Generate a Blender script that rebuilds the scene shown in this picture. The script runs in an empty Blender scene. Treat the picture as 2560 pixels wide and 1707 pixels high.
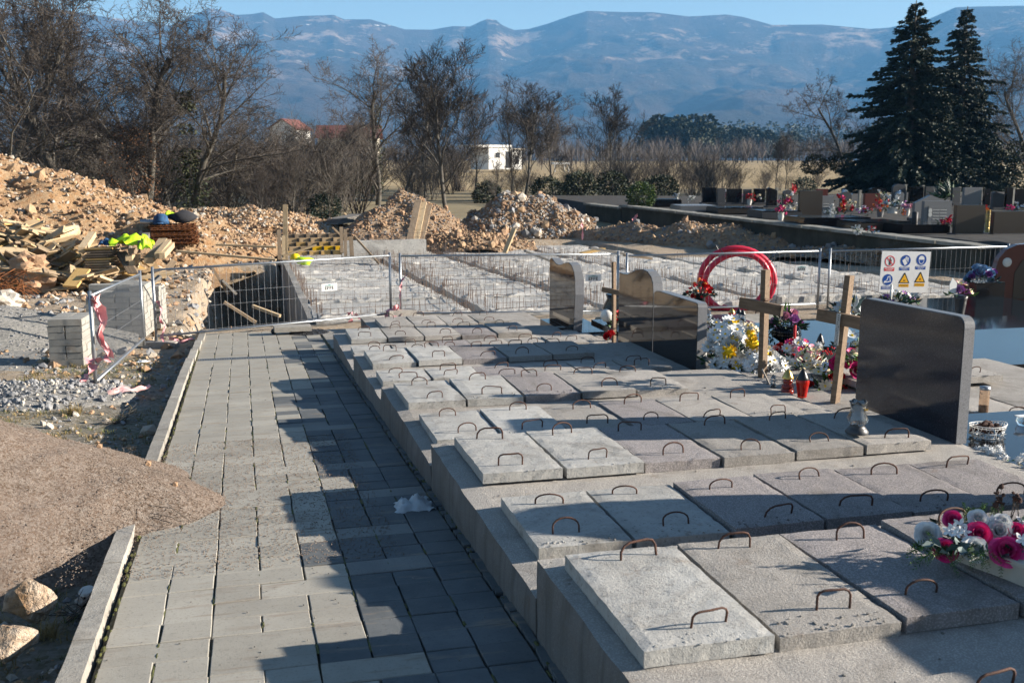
import bpy, math, random
import numpy as np
from mathutils import Vector, Matrix, noise

random.seed(7)
rng = np.random.default_rng(7)
scene = bpy.context.scene
R = math.radians

# ------------------------------------------------------------------ camera
# The world: +Y runs down the paved path, +X across it towards the graves, camera 1.75 m above the path.
F, CX, CY, VH, CAMH = 2600.0, 1280.0, 853.5, 405.0, 1.75
PITCH = math.atan((CY - VH) / F)
YAW = R(14.5135)
cam_data = bpy.data.cameras.new('camera')
cam = bpy.data.objects.new('camera', cam_data)
scene.collection.objects.link(cam)
cam.location = (0, 0, CAMH)
cam.rotation_euler = (R(90) - PITCH, 0, -YAW)
cam_data.sensor_width = 36.0
cam_data.lens = F / 2560.0 * 36.0
cam_data.clip_start = 0.1
cam_data.clip_end = 30000.0
cam_data.dof.use_dof = True
cam_data.dof.focus_distance = 7.5
cam_data.dof.aperture_fstop = 5.6
scene.camera = cam

# ------------------------------------------------------------------ world, sun, exposure
SUN_DIR = Vector((0.98, -0.20, 0.0)).normalized()      # horizontal direction towards the sun
SUN_EL = R(18.5)
world = bpy.data.worlds.new('World')
scene.world = world
world.use_nodes = True
wn = world.node_tree
wn.nodes.clear()
sky = wn.nodes.new('ShaderNodeTexSky')
sky.sky_type = 'NISHITA'
sky.sun_disc = False
sky.sun_elevation = SUN_EL
sky.sun_rotation = math.atan2(SUN_DIR.x, SUN_DIR.y)
sky.altitude = 300
sky.air_density = 0.85
sky.dust_density = 0.2
sky.ozone_density = 1.2
bg = wn.nodes.new('ShaderNodeBackground')
bg.inputs['Strength'].default_value = 0.05
wo = wn.nodes.new('ShaderNodeOutputWorld')
wn.links.new(sky.outputs[0], bg.inputs[0])
wn.links.new(bg.outputs[0], wo.inputs[0])
sun_data = bpy.data.lights.new('sun', 'SUN')
sun_data.energy = 5.0
sun_data.angle = R(0.53)
sun_data.color = (1.0, 0.94, 0.86)
sun = bpy.data.objects.new('sun', sun_data)
scene.collection.objects.link(sun)
sv = SUN_DIR * math.cos(SUN_EL) + Vector((0, 0, math.sin(SUN_EL)))
sun.rotation_euler = sv.to_track_quat('Z', 'Y').to_euler()
scene.view_settings.view_transform = 'Standard'
scene.view_settings.look = 'None'
scene.view_settings.exposure = 1.52
scene.view_settings.gamma = 1.0
scene.view_settings.use_curve_mapping = False
scene.render.engine = 'CYCLES'
scene.cycles.use_denoising = True
scene.cycles.max_bounces = 6
scene.cycles.transparent_max_bounces = 16
scene.cycles.volume_bounces = 0
scene.cycles.diffuse_bounces = 2
scene.cycles.caustics_reflective = False
scene.cycles.caustics_refractive = False
scene.cycles.sample_clamp_indirect = 4.0

# ------------------------------------------------------------------ measuring helper: a ray of the camera model
fw = np.array([math.sin(YAW) * math.cos(PITCH), math.cos(YAW) * math.cos(PITCH), -math.sin(PITCH)])
rt = np.array([math.cos(YAW), -math.sin(YAW), 0.0])
upv = np.cross(rt, fw)
CAMP = np.array([0, 0, CAMH])

def ray(u, v):
    return fw + rt * ((u - CX) / F) + upv * ((CY - v) / F)

def onz(u, v, z):
    d = ray(u, v)
    return CAMP + d * ((z - CAMH) / d[2])

def ondepth(u, v, dep):
    return CAMP + ray(u, v) * dep

def depth(p):
    return float((np.array(p) - CAMP) @ fw)

# ------------------------------------------------------------------ materials
MATS = {}

class NB:
    def __init__(s, name):
        s.m = bpy.data.materials.new(name)
        s.m.use_nodes = True
        s.t = s.m.node_tree
        s.t.nodes.clear()
        s.out = s.t.nodes.new('ShaderNodeOutputMaterial')
        s.b = s.t.nodes.new('ShaderNodeBsdfPrincipled')
        s.t.links.new(s.b.outputs[0], s.out.inputs[0])
        s.geo = s.t.nodes.new('ShaderNodeNewGeometry')
        MATS[name] = s.m

    def n(s, typ, **kw):
        nd = s.t.nodes.new(typ)
        for k, v in kw.items():
            setattr(nd, k, v)
        return nd

    def link(s, a, b):
        s.t.links.new(a, b)

    def pos(s, scale=(1, 1, 1)):
        mp = s.n('ShaderNodeMapping')
        mp.inputs['Scale'].default_value = scale
        s.link(s.geo.outputs['Position'], mp.inputs[0])
        return mp.outputs[0]

    def noise(s, scale, detail=4, rough=0.6, vec=None, dist=0.0):
        nd = s.n('ShaderNodeTexNoise')
        nd.inputs['Scale'].default_value = scale
        nd.inputs['Detail'].default_value = detail
        nd.inputs['Roughness'].default_value = rough
        nd.inputs['Distortion'].default_value = dist
        s.link(vec if vec is not None else s.geo.outputs['Position'], nd.inputs['Vector'])
        return nd.outputs['Fac']

    def vor(s, scale, feature='F1', vec=None):
        nd = s.n('ShaderNodeTexVoronoi', feature=feature)
        nd.inputs['Scale'].default_value = scale
        s.link(vec if vec is not None else s.geo.outputs['Position'], nd.inputs['Vector'])
        return nd

    def ramp(s, fac, lo, hi, c0=None, c1=None):
        nd = s.n('ShaderNodeMapRange')
        nd.inputs['From Min'].default_value = lo
        nd.inputs['From Max'].default_value = hi
        s.link(fac, nd.inputs['Value'])
        return nd.outputs[0]

    def mix(s, fac, a, b, mode='MIX'):
        nd = s.n('ShaderNodeMix', data_type='RGBA', blend_type=mode)
        if isinstance(fac, (int, float)):
            nd.inputs[0].default_value = fac
        else:
            s.link(fac, nd.inputs[0])
        for sock, val in ((nd.inputs[6], a), (nd.inputs[7], b)):
            if isinstance(val, tuple):
                sock.default_value = (*val, 1) if len(val) == 3 else val
            else:
                s.link(val, sock)
        return nd.outputs[2]

    def bump(s, fac, strength, dist=0.01, prev=None):
        nd = s.n('ShaderNodeBump')
        nd.inputs['Strength'].default_value = strength
        nd.inputs['Distance'].default_value = dist
        s.link(fac, nd.inputs['Height'])
        if prev is not None:
            s.link(prev, nd.inputs['Normal'])
        return nd.outputs[0]

    def done(s, col, rough=0.8, normal=None, metal=0.0, spec=0.5, **kw):
        if isinstance(col, tuple):
            s.b.inputs['Base Color'].default_value = (*col, 1)
        else:
            s.link(col, s.b.inputs['Base Color'])
        s.b.inputs['Roughness'].default_value = rough
        s.b.inputs['Metallic'].default_value = metal
        s.b.inputs['Specular IOR Level'].default_value = spec
        if normal is not None:
            s.link(normal, s.b.inputs['Normal'])
        for k, v in kw.items():
            s.b.inputs[k].default_value = v
        return s.m

def dk(c, f):
    return tuple(x * f for x in c)

def M(name, c, c2=None, scale=4, rough=0.85, bscale=0, bump=0.0, bdist=0.01, fine=0, rnd=0.0, metal=0.0, spec=0.4, vec=None, **kw):
    """general procedural material: two tones of noise, optional fine speckle, per-object brightness, bump"""
    if name in MATS:
        return MATS[name]
    b = NB(name)
    c2 = c2 or dk(c, 0.7)
    vecs = b.pos(vec) if vec else None
    col = b.mix(b.ramp(b.noise(scale, 5, 0.65, vecs), 0.35, 0.65), c, c2)
    if fine:
        col = b.mix(b.ramp(b.noise(fine, 2, 0.7), 0.45, 0.75), col, b.mix(0.55, col, (0.0, 0.0, 0.0)))
    if rnd:
        oi = b.n('ShaderNodeObjectInfo')
        hs = b.n('ShaderNodeHueSaturation')
        b.link(col, hs.inputs['Color'])
        b.link(b.ramp_to(oi.outputs['Random'], 1 - rnd, 1 + rnd), hs.inputs['Value'])
        col = hs.outputs[0]
    nm = b.bump(b.noise(bscale, 4, 0.7), bump, bdist) if bump else None
    return b.done(col, rough, nm, metal, spec, **kw)

def _ramp_to(s, fac, lo, hi):
    nd = s.n('ShaderNodeMapRange')
    nd.inputs['To Min'].default_value = lo
    nd.inputs['To Max'].default_value = hi
    s.link(fac, nd.inputs['Value'])
    return nd.outputs[0]
NB.ramp_to = _ramp_to

def make_concrete(name, base, alt, pit, rough_amt, pitscale=55, streak=False, coarse=0.0):
    b = NB(name)
    col = b.mix(b.ramp(b.noise(3.2, 6, 0.7), 0.35, 0.7), base, alt)
    col = b.mix(b.ramp(b.noise(14, 4, 0.7), 0.5, 0.75), col, dk(base, 0.72))
    v = b.noise(pitscale, 3, 0.75)
    pits = b.ramp(v, 0.56, 0.72)
    col = b.mix(pits, col, dk(base, 0.42))
    if coarse:
        vv = b.vor(125)
        sp = b.ramp(vv.outputs['Distance'], 0.15, 0.6)
        col = b.mix(sp, col, dk(base, coarse))
    if streak:
        st = b.noise(9, 4, 0.7, b.pos((1, 1, 0.06)))
        col = b.mix(b.ramp(st, 0.48, 0.68), col, dk(base, 0.5))
        wet = b.noise(2.0, 3, 0.6, b.pos((1, 1, 0.3)))
        col = b.mix(b.ramp(wet, 0.56, 0.7), col, dk(alt, 1.35))
    col = b.mix(b.ramp(b.noise(1.9, 6, 0.72, None, 0.8), 0.50, 0.66), col, b.mix(0.45, col, (0.10, 0.085, 0.065)))
    col = b.mix(b.ramp(b.noise(5.5, 5, 0.75), 0.62, 0.70), col, b.mix(0.4, col, (0.16, 0.10, 0.06)))
    oi = b.n('ShaderNodeObjectInfo')
    hs = b.n('ShaderNodeHueSaturation')
    b.link(col, hs.inputs['Color'])
    b.link(b.ramp_to(oi.outputs['Random'], 0.86, 1.14), hs.inputs['Value'])
    nm = b.bump(b.noise(pitscale * 1.3, 4, 0.8), min(1, rough_amt * 1.2), 0.009)
    nm = b.bump(b.noise(16, 5, 0.75), 0.22, 0.015, nm)
    nm = b.bump(pits, -0.9, 0.008, nm)
    if not streak:
        big = b.ramp(b.noise(26, 3, 0.8), 0.60, 0.66)
        nm = b.bump(big, -0.7, 0.010, nm)
    if coarse:
        nm = b.bump(vv.outputs['Distance'], -0.9, 0.006, nm)
    return b.done(hs.outputs[0], 0.9, nm, spec=0.25)

make_concrete('concrete_smooth', (0.44, 0.43, 0.40), (0.36, 0.345, 0.315), 1, 0.5)
make_concrete('concrete_worn', (0.49, 0.455, 0.41), (0.40, 0.37, 0.33), 1, 0.8, 70, coarse=0.62)
make_concrete('concrete_purple', (0.45, 0.41, 0.395), (0.36, 0.325, 0.315), 1, 0.8, 80, coarse=0.5)
make_concrete('concrete_block', (0.33, 0.315, 0.29), (0.25, 0.235, 0.215), 1, 0.8, 60, streak=True, coarse=0.7)
make_concrete('concrete_fresh', (0.47, 0.455, 0.42), (0.38, 0.36, 0.33), 1, 0.7, 22)
make_concrete('formwork_shaded', (0.24, 0.225, 0.205), (0.17, 0.16, 0.15), 1, 0.8, 60, streak=True, coarse=0.7)  # form-board streaks, with the side faces' shade darkened into the colour
make_concrete('kerb_concrete', (0.36, 0.335, 0.29), (0.27, 0.25, 0.22), 1, 0.4, 70)

def paver_mat(name, base, alt):
    b = NB(name)
    col = b.mix(b.ramp(b.noise(2.3, 5, 0.7), 0.35, 0.68), base, alt)
    col = b.mix(b.ramp(b.noise(70, 3, 0.7), 0.55, 0.75), col, dk(base, 0.55))
    col = b.mix(b.ramp(b.noise(6, 5, 0.7, b.pos((0.4, 2.2, 1))), 0.56, 0.72), col, (0.23, 0.185, 0.14))
    oi = b.n('ShaderNodeObjectInfo')
    hs = b.n('ShaderNodeHueSaturation')
    b.link(col, hs.inputs['Color'])
    b.link(b.ramp_to(oi.outputs['Random'], 0.90, 1.10), hs.inputs['Value'])
    nm = b.bump(b.noise(120, 3, 0.7), 0.35, 0.004)
    return b.done(hs.outputs[0], 0.85, nm, spec=0.3)
paver_mat('paver', (0.34, 0.318, 0.27), (0.275, 0.255, 0.215))
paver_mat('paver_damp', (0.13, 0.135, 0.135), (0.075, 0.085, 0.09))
paver_mat('paver_shaded', (0.20, 0.20, 0.185), (0.15, 0.15, 0.145))  # wide pavers in the shadow zone, shade put into their colour
paver_mat('paver_block', (0.33, 0.315, 0.28), (0.26, 0.245, 0.215))
M('joint_sand', (0.16, 0.15, 0.11), (0.06, 0.06, 0.035), 12, bscale=90, bump=0.6)
M('moss', (0.10, 0.105, 0.02), (0.05, 0.05, 0.02), 20, bscale=80, bump=0.8)
M('rust', (0.115, 0.05, 0.03), (0.05, 0.026, 0.02), 40, rough=0.8, bscale=300, bump=0.5, bdist=0.002)
M('rust_orange', (0.21, 0.075, 0.02), (0.10, 0.035, 0.012), 10, rough=0.9, bscale=100, bump=0.6)

def granite(name, c, c2, rough, speck, sc=170):
    b = NB(name)
    col = b.mix(b.ramp(b.noise(sc, 2, 0.7), 0.42, 0.66), c, c2)
    col = b.mix(b.ramp(b.noise(sc * 0.45, 2, 0.7), 0.6, 0.75), col, speck)
    return b.done(col, rough, None if rough < 0.2 else b.bump(b.noise(sc, 2), 0.5, 0.001), spec=0.36 if rough < 0.2 else 0.5)
granite('granite_polished', (0.016, 0.013, 0.013), (0.030, 0.025, 0.025), 0.045, (0.05, 0.045, 0.045))
granite('granite_bluish', (0.020, 0.020, 0.026), (0.045, 0.044, 0.052), 0.09, (0.085, 0.085, 0.095))
granite('granite_black', (0.006, 0.007, 0.009), (0.012, 0.013, 0.016), 0.10, (0.015, 0.016, 0.02))
granite('granite_sawn', (0.16, 0.16, 0.165), (0.24, 0.24, 0.25), 0.6, (0.06, 0.06, 0.07))
granite('granite_dark_rough', (0.035, 0.035, 0.037), (0.055, 0.055, 0.058), 0.45, (0.07, 0.07, 0.075))
granite('granite_grey', (0.15, 0.15, 0.15), (0.2, 0.2, 0.2), 0.35, (0.08, 0.08, 0.08))
granite('granite_brown', (0.045, 0.037, 0.03), (0.07, 0.058, 0.048), 0.2, (0.05, 0.04, 0.035))
granite('granite_red', (0.10, 0.035, 0.028), (0.16, 0.06, 0.05), 0.12, (0.05, 0.02, 0.02))

def wood(name, c, c2, sc=(1, 1, 1), rnd=0.25):
    b = NB(name)
    tc = b.n('ShaderNodeTexCoord')
    mp = b.n('ShaderNodeMapping')
    mp.inputs['Scale'].default_value = (2.0, 28, 28)
    b.link(tc.outputs['Object'], mp.inputs[0])
    g = b.noise(1.6, 5, 0.7, mp.outputs[0], 0.6)
    col = b.mix(b.ramp(g, 0.35, 0.68), c, c2)
    col = b.mix(b.ramp(b.noise(5, 4, 0.7), 0.55, 0.75), col, dk(c2, 0.6))
    oi = b.n('ShaderNodeObjectInfo')
    hs = b.n('ShaderNodeHueSaturation')
    b.link(col, hs.inputs['Color'])
    b.link(b.ramp_to(oi.outputs['Random'], 1 - rnd, 1 + rnd), hs.inputs['Value'])
    return b.done(hs.outputs[0], 0.8, b.bump(g, 0.4, 0.003), spec=0.25)
wood('wood_pale', (0.52, 0.40, 0.25), (0.36, 0.26, 0.15))
wood('wood_weathered', (0.30, 0.225, 0.15), (0.18, 0.13, 0.085))
wood('wood_cross', (0.215, 0.15, 0.10), (0.11, 0.075, 0.048), rnd=0.15)
wood('wood_yellow', (0.52, 0.34, 0.13), (0.38, 0.24, 0.09))
wood('wood_painted', (0.70, 0.42, 0.01), (0.60, 0.34, 0.01), rnd=0.1)
wood('wood_tan', (0.46, 0.33, 0.19), (0.30, 0.21, 0.12))
wood('wood_grey', (0.24, 0.22, 0.19), (0.14, 0.13, 0.12))
M('steel_galvanised', (0.36, 0.38, 0.40), (0.27, 0.29, 0.31), 30, rough=0.42, metal=0.75)
M('steel_wire', (0.30, 0.31, 0.33), (0.24, 0.25, 0.26), 10, rough=0.5, metal=0.6)
M('wire_rusty', (0.26, 0.20, 0.16), (0.14, 0.08, 0.05), 9, rough=0.8)
M('cast_iron', (0.03, 0.03, 0.032), None, 20, rough=0.6)
M('white_plastic', (0.78, 0.78, 0.76), (0.72, 0.72, 0.70), 5, rough=0.4)
M('black_plastic', (0.012, 0.012, 0.014), (0.02, 0.02, 0.02), 5, rough=0.35)
M('red_hose', (0.60, 0.025, 0.06), (0.50, 0.02, 0.05), 6, rough=0.4)
M('ribbon_pink', (0.72, 0.22, 0.26), (0.62, 0.36, 0.36), 8, rough=0.5)
M('ribbon_pale', (0.72, 0.47, 0.44), (0.70, 0.36, 0.36), 8, rough=0.5)
M('hivis', (0.50, 0.78, 0.02), (0.42, 0.65, 0.02), 6, rough=0.6)
M('blue_cloth', (0.02, 0.09, 0.20), (0.01, 0.02, 0.06), 8, rough=0.8)
M('teal_cloth', (0.0, 0.22, 0.35), None, 8, rough=0.7)
M('yellow_plastic', (0.80, 0.58, 0.01), None, 8, rough=0.35)
M('dark_cloth', (0.03, 0.03, 0.035), None, 8, rough=0.9)
M('sign_red', (0.62, 0.03, 0.04), (0.60, 0.03, 0.04), 3, rough=0.4)
M('sign_blue', (0.0, 0.06, 0.30), (0.0, 0.055, 0.28), 3, rough=0.4)
M('sign_yellow', (0.80, 0.42, 0.01), (0.78, 0.40, 0.01), 3, rough=0.4)
M('sign_black', (0.015, 0.02, 0.018), None, 3, rough=0.4)
M('sign_teal', (0.0, 0.22, 0.20), None, 3, rough=0.4)
for nm, c in dict(white=(0.78, 0.78, 0.76), yellow=(0.80, 0.52, 0.01), pink=(0.75, 0.06, 0.24), magenta=(0.60, 0.02, 0.16), red=(0.50, 0.008, 0.015),
                  lilac=(0.46, 0.20, 0.45), purple=(0.20, 0.06, 0.26), cream=(0.72, 0.62, 0.42), orange=(0.70, 0.18, 0.02), palepink=(0.68, 0.30, 0.38),
                  blue=(0.25, 0.38, 0.55), silver=(0.50, 0.53, 0.54)).items():
    b_ = NB('petal_' + nm)
    b_.done(b_.mix(b_.ramp(b_.noise(60, 3), 0.4, 0.65), c, dk(c, 0.78)), 0.6, None, spec=0.3)
M('leaf_green', (0.045, 0.11, 0.025), (0.02, 0.06, 0.015), 30, rough=0.55)
M('leaf_bright', (0.14, 0.27, 0.035), (0.07, 0.16, 0.02), 30, rough=0.55)
M('leaf_dark', (0.022, 0.05, 0.028), (0.012, 0.028, 0.018), 30, rough=0.55)
M('leaf_grey', (0.11, 0.16, 0.15), (0.06, 0.10, 0.10), 30, rough=0.6)
M('leaf_brown', (0.20, 0.095, 0.045), (0.12, 0.06, 0.03), 12, rough=0.8)
M('dry_brown', (0.075, 0.035, 0.025), (0.03, 0.018, 0.012), 20, rough=0.9)
M('grass_dry', (0.30, 0.22, 0.09), (0.16, 0.12, 0.05), 8, rough=0.9)
M('grass_green', (0.10, 0.13, 0.03), (0.15, 0.13, 0.045), 8, rough=0.9)
M('bark_dark', (0.060, 0.050, 0.041), (0.13, 0.12, 0.10), 2.0, rough=0.9, bscale=25, bump=0.6, bdist=0.03)
M('bark_brown', (0.08, 0.066, 0.054), (0.048, 0.04, 0.035), 0.5, rough=0.9)
M('bark_grey', (0.15, 0.125, 0.108), (0.10, 0.085, 0.075), 0.3, rough=0.9)
M('bark_pale', (0.13, 0.115, 0.095), (0.075, 0.065, 0.055), 3.0, rough=0.9)
M('ivy_leaf', (0.075, 0.08, 0.03), (0.035, 0.045, 0.018), 1.2, rough=0.6)
M('conifer_needle', (0.016, 0.032, 0.018), (0.040, 0.052, 0.022), 0.9, rough=0.7)
M('conifer_dark', (0.010, 0.020, 0.013), (0.02, 0.03, 0.016), 0.9, rough=0.7)
M('bush_leaf', (0.10, 0.15, 0.02), (0.025, 0.055, 0.012), 3, rough=0.5)
M('shrub_evergreen', (0.012, 0.022, 0.010), (0.02, 0.028, 0.012), 2, rough=0.7)

def earth(name, a, b2, c3, sc=1.5, bs=12, bst=0.8, bd=0.06, speck=None):
    b = NB(name)
    col = b.mix(b.ramp(b.noise(sc, 6, 0.7), 0.38, 0.64), a, b2)
    col = b.mix(b.ramp(b.noise(sc * 7, 4, 0.75), 0.55, 0.72), col, c3)
    if speck:
        v = b.vor(speck)
        h = b.n('ShaderNodeSeparateColor')
        b.link(v.outputs['Color'], h.inputs[0])
        col = b.mix(b.ramp_to(h.outputs[0], 0.0, 0.75), col, c3)
    nm = b.bump(b.noise(bs, 6, 0.8), bst, bd)
    if speck:
        nm = b.bump(v.outputs['Distance'], -0.8, 0.5 / speck, nm)
    return b.done(col, 0.95, nm, spec=0.15)
earth('dirt_orange', (0.36, 0.185, 0.08), (0.44, 0.27, 0.14), (0.48, 0.36, 0.23), 0.9, 9, 1.0, 0.12, speck=9)
earth('dirt_brown', (0.24, 0.15, 0.09), (0.32, 0.22, 0.14), (0.42, 0.33, 0.24), 0.9, 9, 1.0, 0.12, speck=8)
earth('dirt_site', (0.25, 0.19, 0.125), (0.34, 0.26, 0.18), (0.40, 0.34, 0.27), 0.8, 14, 0.9, 0.05, speck=16)
earth('verge', (0.20, 0.17, 0.125), (0.13, 0.115, 0.06), (0.34, 0.31, 0.27), 2.2, 30, 1.0, 0.03, speck=34)
earth('gravel_fine', (0.25, 0.245, 0.225), (0.19, 0.185, 0.17), (0.36, 0.34, 0.31), 2.0, 30, 1.0, 0.03, speck=30)
earth('sand_grit', (0.235, 0.165, 0.12), (0.14, 0.098, 0.07), (0.40, 0.335, 0.28), 2.2, 60, 1.0, 0.03, speck=85)
earth('meadow', (0.22, 0.18, 0.115), (0.28, 0.23, 0.14), (0.16, 0.145, 0.085), 0.25, 2, 0.5, 0.05)
earth('field', (0.36, 0.27, 0.15), (0.30, 0.23, 0.125), (0.40, 0.31, 0.185), 0.03, 1, 0.3, 0.05)
earth('cemetery_gravel', (0.045, 0.043, 0.04), (0.07, 0.065, 0.06), (0.03, 0.03, 0.028), 2, 20, 0.6, 0.02)
M('stone_tan', (0.40, 0.275, 0.165), (0.30, 0.195, 0.11), 5, bscale=14, bump=0.6, bdist=0.03, rnd=0.28)
M('stone_white', (0.50, 0.46, 0.40), (0.36, 0.30, 0.23), 4, bscale=14, bump=0.6, bdist=0.03, rnd=0.22)
M('stone_brown', (0.26, 0.155, 0.09), (0.33, 0.215, 0.13), 5, bscale=14, bump=0.6, bdist=0.03, rnd=0.3)
M('stone_grey', (0.24, 0.24, 0.24), (0.17, 0.17, 0.175), 9, bscale=30, bump=0.5, bdist=0.01, rnd=0.3)
M('stone_boulder', (0.52, 0.44, 0.35), (0.36, 0.21, 0.10), 7, bscale=26, bump=1.0, bdist=0.05, fine=30)
M('plaster_white', (0.74, 0.74, 0.72), (0.68, 0.68, 0.66), 1, rough=0.8)
M('plaster_cream', (0.55, 0.50, 0.42), (0.48, 0.44, 0.37), 0.5, rough=0.8)
M('roof_red', (0.17, 0.065, 0.052), (0.13, 0.05, 0.042), 0.6, rough=0.8)
M('window_dark', (0.03, 0.035, 0.045), None, 1, rough=0.15)
M('mossy_wall', (0.022, 0.024, 0.016), (0.06, 0.057, 0.045), 1.4, bscale=12, bump=0.8, bdist=0.03)
M('wall_top', (0.27, 0.26, 0.23), (0.14, 0.135, 0.11), 2.2, bscale=20, bump=0.6)
M('terracotta', (0.28, 0.11, 0.08), None, 6)
M('planter_beige', (0.56, 0.50, 0.42), (0.48, 0.43, 0.36), 9, rough=0.7, bscale=60, bump=0.3, bdist=0.003)
M('gold_cap', (0.55, 0.38, 0.12), None, 6, rough=0.3, metal=0.9)
M('ceramic_white', (0.72, 0.70, 0.64), None, 6, rough=0.25)
M('ash_panel', (0.20, 0.17, 0.14), None, 6)
def glass(name, col, rough=0.08, trans=0.85):
    b = NB(name)
    return b.done(col, rough, b.bump(b.noise(35, 2), 0.25, 0.01), spec=0.6, **{'Transmission Weight': trans, 'IOR': 1.4})
glass('glass_clear', (0.95, 0.97, 0.97), 0.03, 0.95)
glass('glass_red', (0.75, 0.02, 0.01), 0.12, 0.6)
glass('glass_darkred', (0.40, 0.05, 0.035), 0.15, 0.5)
glass('glass_amber', (0.88, 0.62, 0.42), 0.06, 0.85)
b_ = NB('plastic_bag')
b_.done((0.62, 0.66, 0.68), 0.3, b_.bump(b_.noise(30, 4), 0.6, 0.01), spec=0.5, **{'Transmission Weight': 0.35})

# ------------------------------------------------------------------ mesh builder
class MB:
    """collects verts / faces (with a material slot per face); build() links them as ONE mesh object"""
    def __init__(s):
        s.v, s.f, s.m = [], [], []

    def add(s, verts, faces, mi=0):
        o = len(s.v)
        s.v.extend([tuple(map(float, p)) for p in verts])
        s.f.extend([tuple(i + o for i in f) for f in faces])
        s.m.extend([mi] * len(faces))
        return s

    def box(s, c, size, rot=None, mi=0, taper=1.0):
        hx, hy, hz = size[0] / 2, size[1] / 2, size[2] / 2
        vs = [Vector((x * hx * (taper if z > 0 else 1), y * hy * (taper if z > 0 else 1), z * hz)) for z in (-1, 1) for x, y in ((-1, -1), (1, -1), (1, 1), (-1, 1))]
        if rot is not None:
            vs = [rot @ v for v in vs]
        c = Vector(c)
        return s.add([v + c for v in vs], [(3, 2, 1, 0), (4, 5, 6, 7), (0, 1, 5, 4), (1, 2, 6, 5), (2, 3, 7, 6), (3, 0, 4, 7)], mi)

    def bar(s, a, b, w, h, mi=0):
        """a board from a to b"""
        a, b = Vector(a), Vector(b)
        d = b - a
        q = d.to_track_quat('X', 'Z').to_matrix()
        return s.box((a + b) / 2, (d.length, w, h), q, mi)

    def tube(s, pts, r, n=6, mi=0, cap=True):
        pts = [Vector(p) for p in pts]
        rs = r if isinstance(r, (list, tuple)) else [r] * len(pts)
        vs, fs = [], []
        side = None
        for i, p in enumerate(pts):
            t = (pts[min(i + 1, len(pts) - 1)] - pts[max(i - 1, 0)])
            t = t.normalized() if t.length > 1e-9 else Vector((0, 0, 1))
            if side is None:
                side = t.orthogonal().normalized()
            else:
                side = side - t * side.dot(t)
                side = side.normalized() if side.length > 1e-6 else t.orthogonal().normalized()
            w = t.cross(side)
            for k in range(n):
                a = 2 * math.pi * k / n
                vs.append(p + (side * math.cos(a) + w * math.sin(a)) * rs[i])
        for i in range(len(pts) - 1):
            for k in range(n):
                a, b2 = i * n + k, i * n + (k + 1) % n
                fs.append((a, b2, b2 + n, a + n))
        if cap:
            fs.append(tuple(reversed(range(n))))
            fs.append(tuple((len(pts) - 1) * n + k for k in range(n)))
        return s.add(vs, fs, mi)

    def lathe(s, prof, c=(0, 0, 0), n=18, mi=0, close=False):
        c = Vector(c)
        vs, fs = [], []
        for r, z in prof:
            for k in range(n):
                a = 2 * math.pi * k / n
                vs.append(c + Vector((r * math.cos(a), r * math.sin(a), z)))
        for i in range(len(prof) - 1):
            for k in range(n):
                a, b2 = i * n + k, i * n + (k + 1) % n
                fs.append((a, b2, b2 + n, a + n))
        if close:
            fs.append(tuple(reversed(range(n))))
            fs.append(tuple((len(prof) - 1) * n + k for k in range(n)))
        return s.add(vs, fs, mi)

    def prism(s, outline, axis, lo, hi, mi=0):
        """extrude a 2D outline; axis 'x': outline is (y, z); 'y': (x, z); 'z': (x, y)"""
        def p3(p, t):
            return {'x': (t, p[0], p[1]), 'y': (p[0], t, p[1]), 'z': (p[0], p[1], t)}[axis]
        n = len(outline)
        vs = [p3(p, lo) for p in outline] + [p3(p, hi) for p in outline]
        fs = [tuple(range(n)), tuple(reversed(range(n, 2 * n)))]
        fs += [(i, i + n, (i + 1) % n + n, (i + 1) % n) for i in range(n)]
        return s.add(vs, fs, mi)

    def blob(s, c, r, mi=0, sub=1, squash=(1, 1, 1), jit=0.15):
        vs, fs = ICO[sub]
        c = Vector(c)
        sd = random.random() * 50
        out = []
        for v in vs:
            k = r * (1 + jit * 2 * noise.noise(Vector(v) * 1.7 + Vector((sd, sd, sd))))
            out.append(c + Vector((v[0] * k * squash[0], v[1] * k * squash[1], v[2] * k * squash[2])))
        return s.add(out, fs, mi)

    def leaf(s, base, d, length, width, mi=0, bend=0.25):
        d = Vector(d).normalized()
        base = Vector(base)
        side = d.cross(Vector((random.uniform(-1, 1), random.uniform(-1, 1), random.uniform(-.3, 1)))).normalized()
        nrm = side.cross(d)
        mid = base + d * length * 0.5 + nrm * length * bend * 0.3
        tip = base + d * length - nrm * length * bend * 0.3
        return s.add([base, mid + side * width / 2, tip, mid - side * width / 2], [(0, 1, 2, 3)], mi)

    def mesh(s, name, mats, smooth=False):
        me = bpy.data.meshes.new(name)
        me.from_pydata(s.v, [], s.f)
        for m in (mats if isinstance(mats, (list, tuple)) else [mats]):
            me.materials.append(MATS[m])
        me.polygons.foreach_set('material_index', s.m)
        if smooth:
            me.polygons.foreach_set('use_smooth', [True] * len(s.f))
        me.update()
        return me

    def build(s, name, mats, parent=None, smooth=False, loc=None, rot=None):
        return obj(name, s.mesh(name, mats, smooth), parent, loc, rot)

COL = scene.collection

def obj(name, me, parent=None, loc=None, rot=None):
    o = bpy.data.objects.new(name, me)
    COL.objects.link(o)
    if parent is not None:
        o.parent = parent
    if loc is not None:
        o.location = loc
    if rot is not None:
        o.rotation_euler = rot
    return o

def tag(o, label, cat, group=None, kind=None):
    o['label'] = label
    if cat:
        o['category'] = cat
    if group:
        o['group'] = group
    if kind:
        o['kind'] = kind
    return o

def thing(name, label, cat, loc=(0, 0, 0), rz=0.0, group=None):
    o = bpy.data.objects.new(name, None)
    o.empty_display_size = 0.1
    COL.objects.link(o)
    o.location = loc
    o.rotation_euler = (0, 0, rz)
    return tag(o, label, cat, group)

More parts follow.
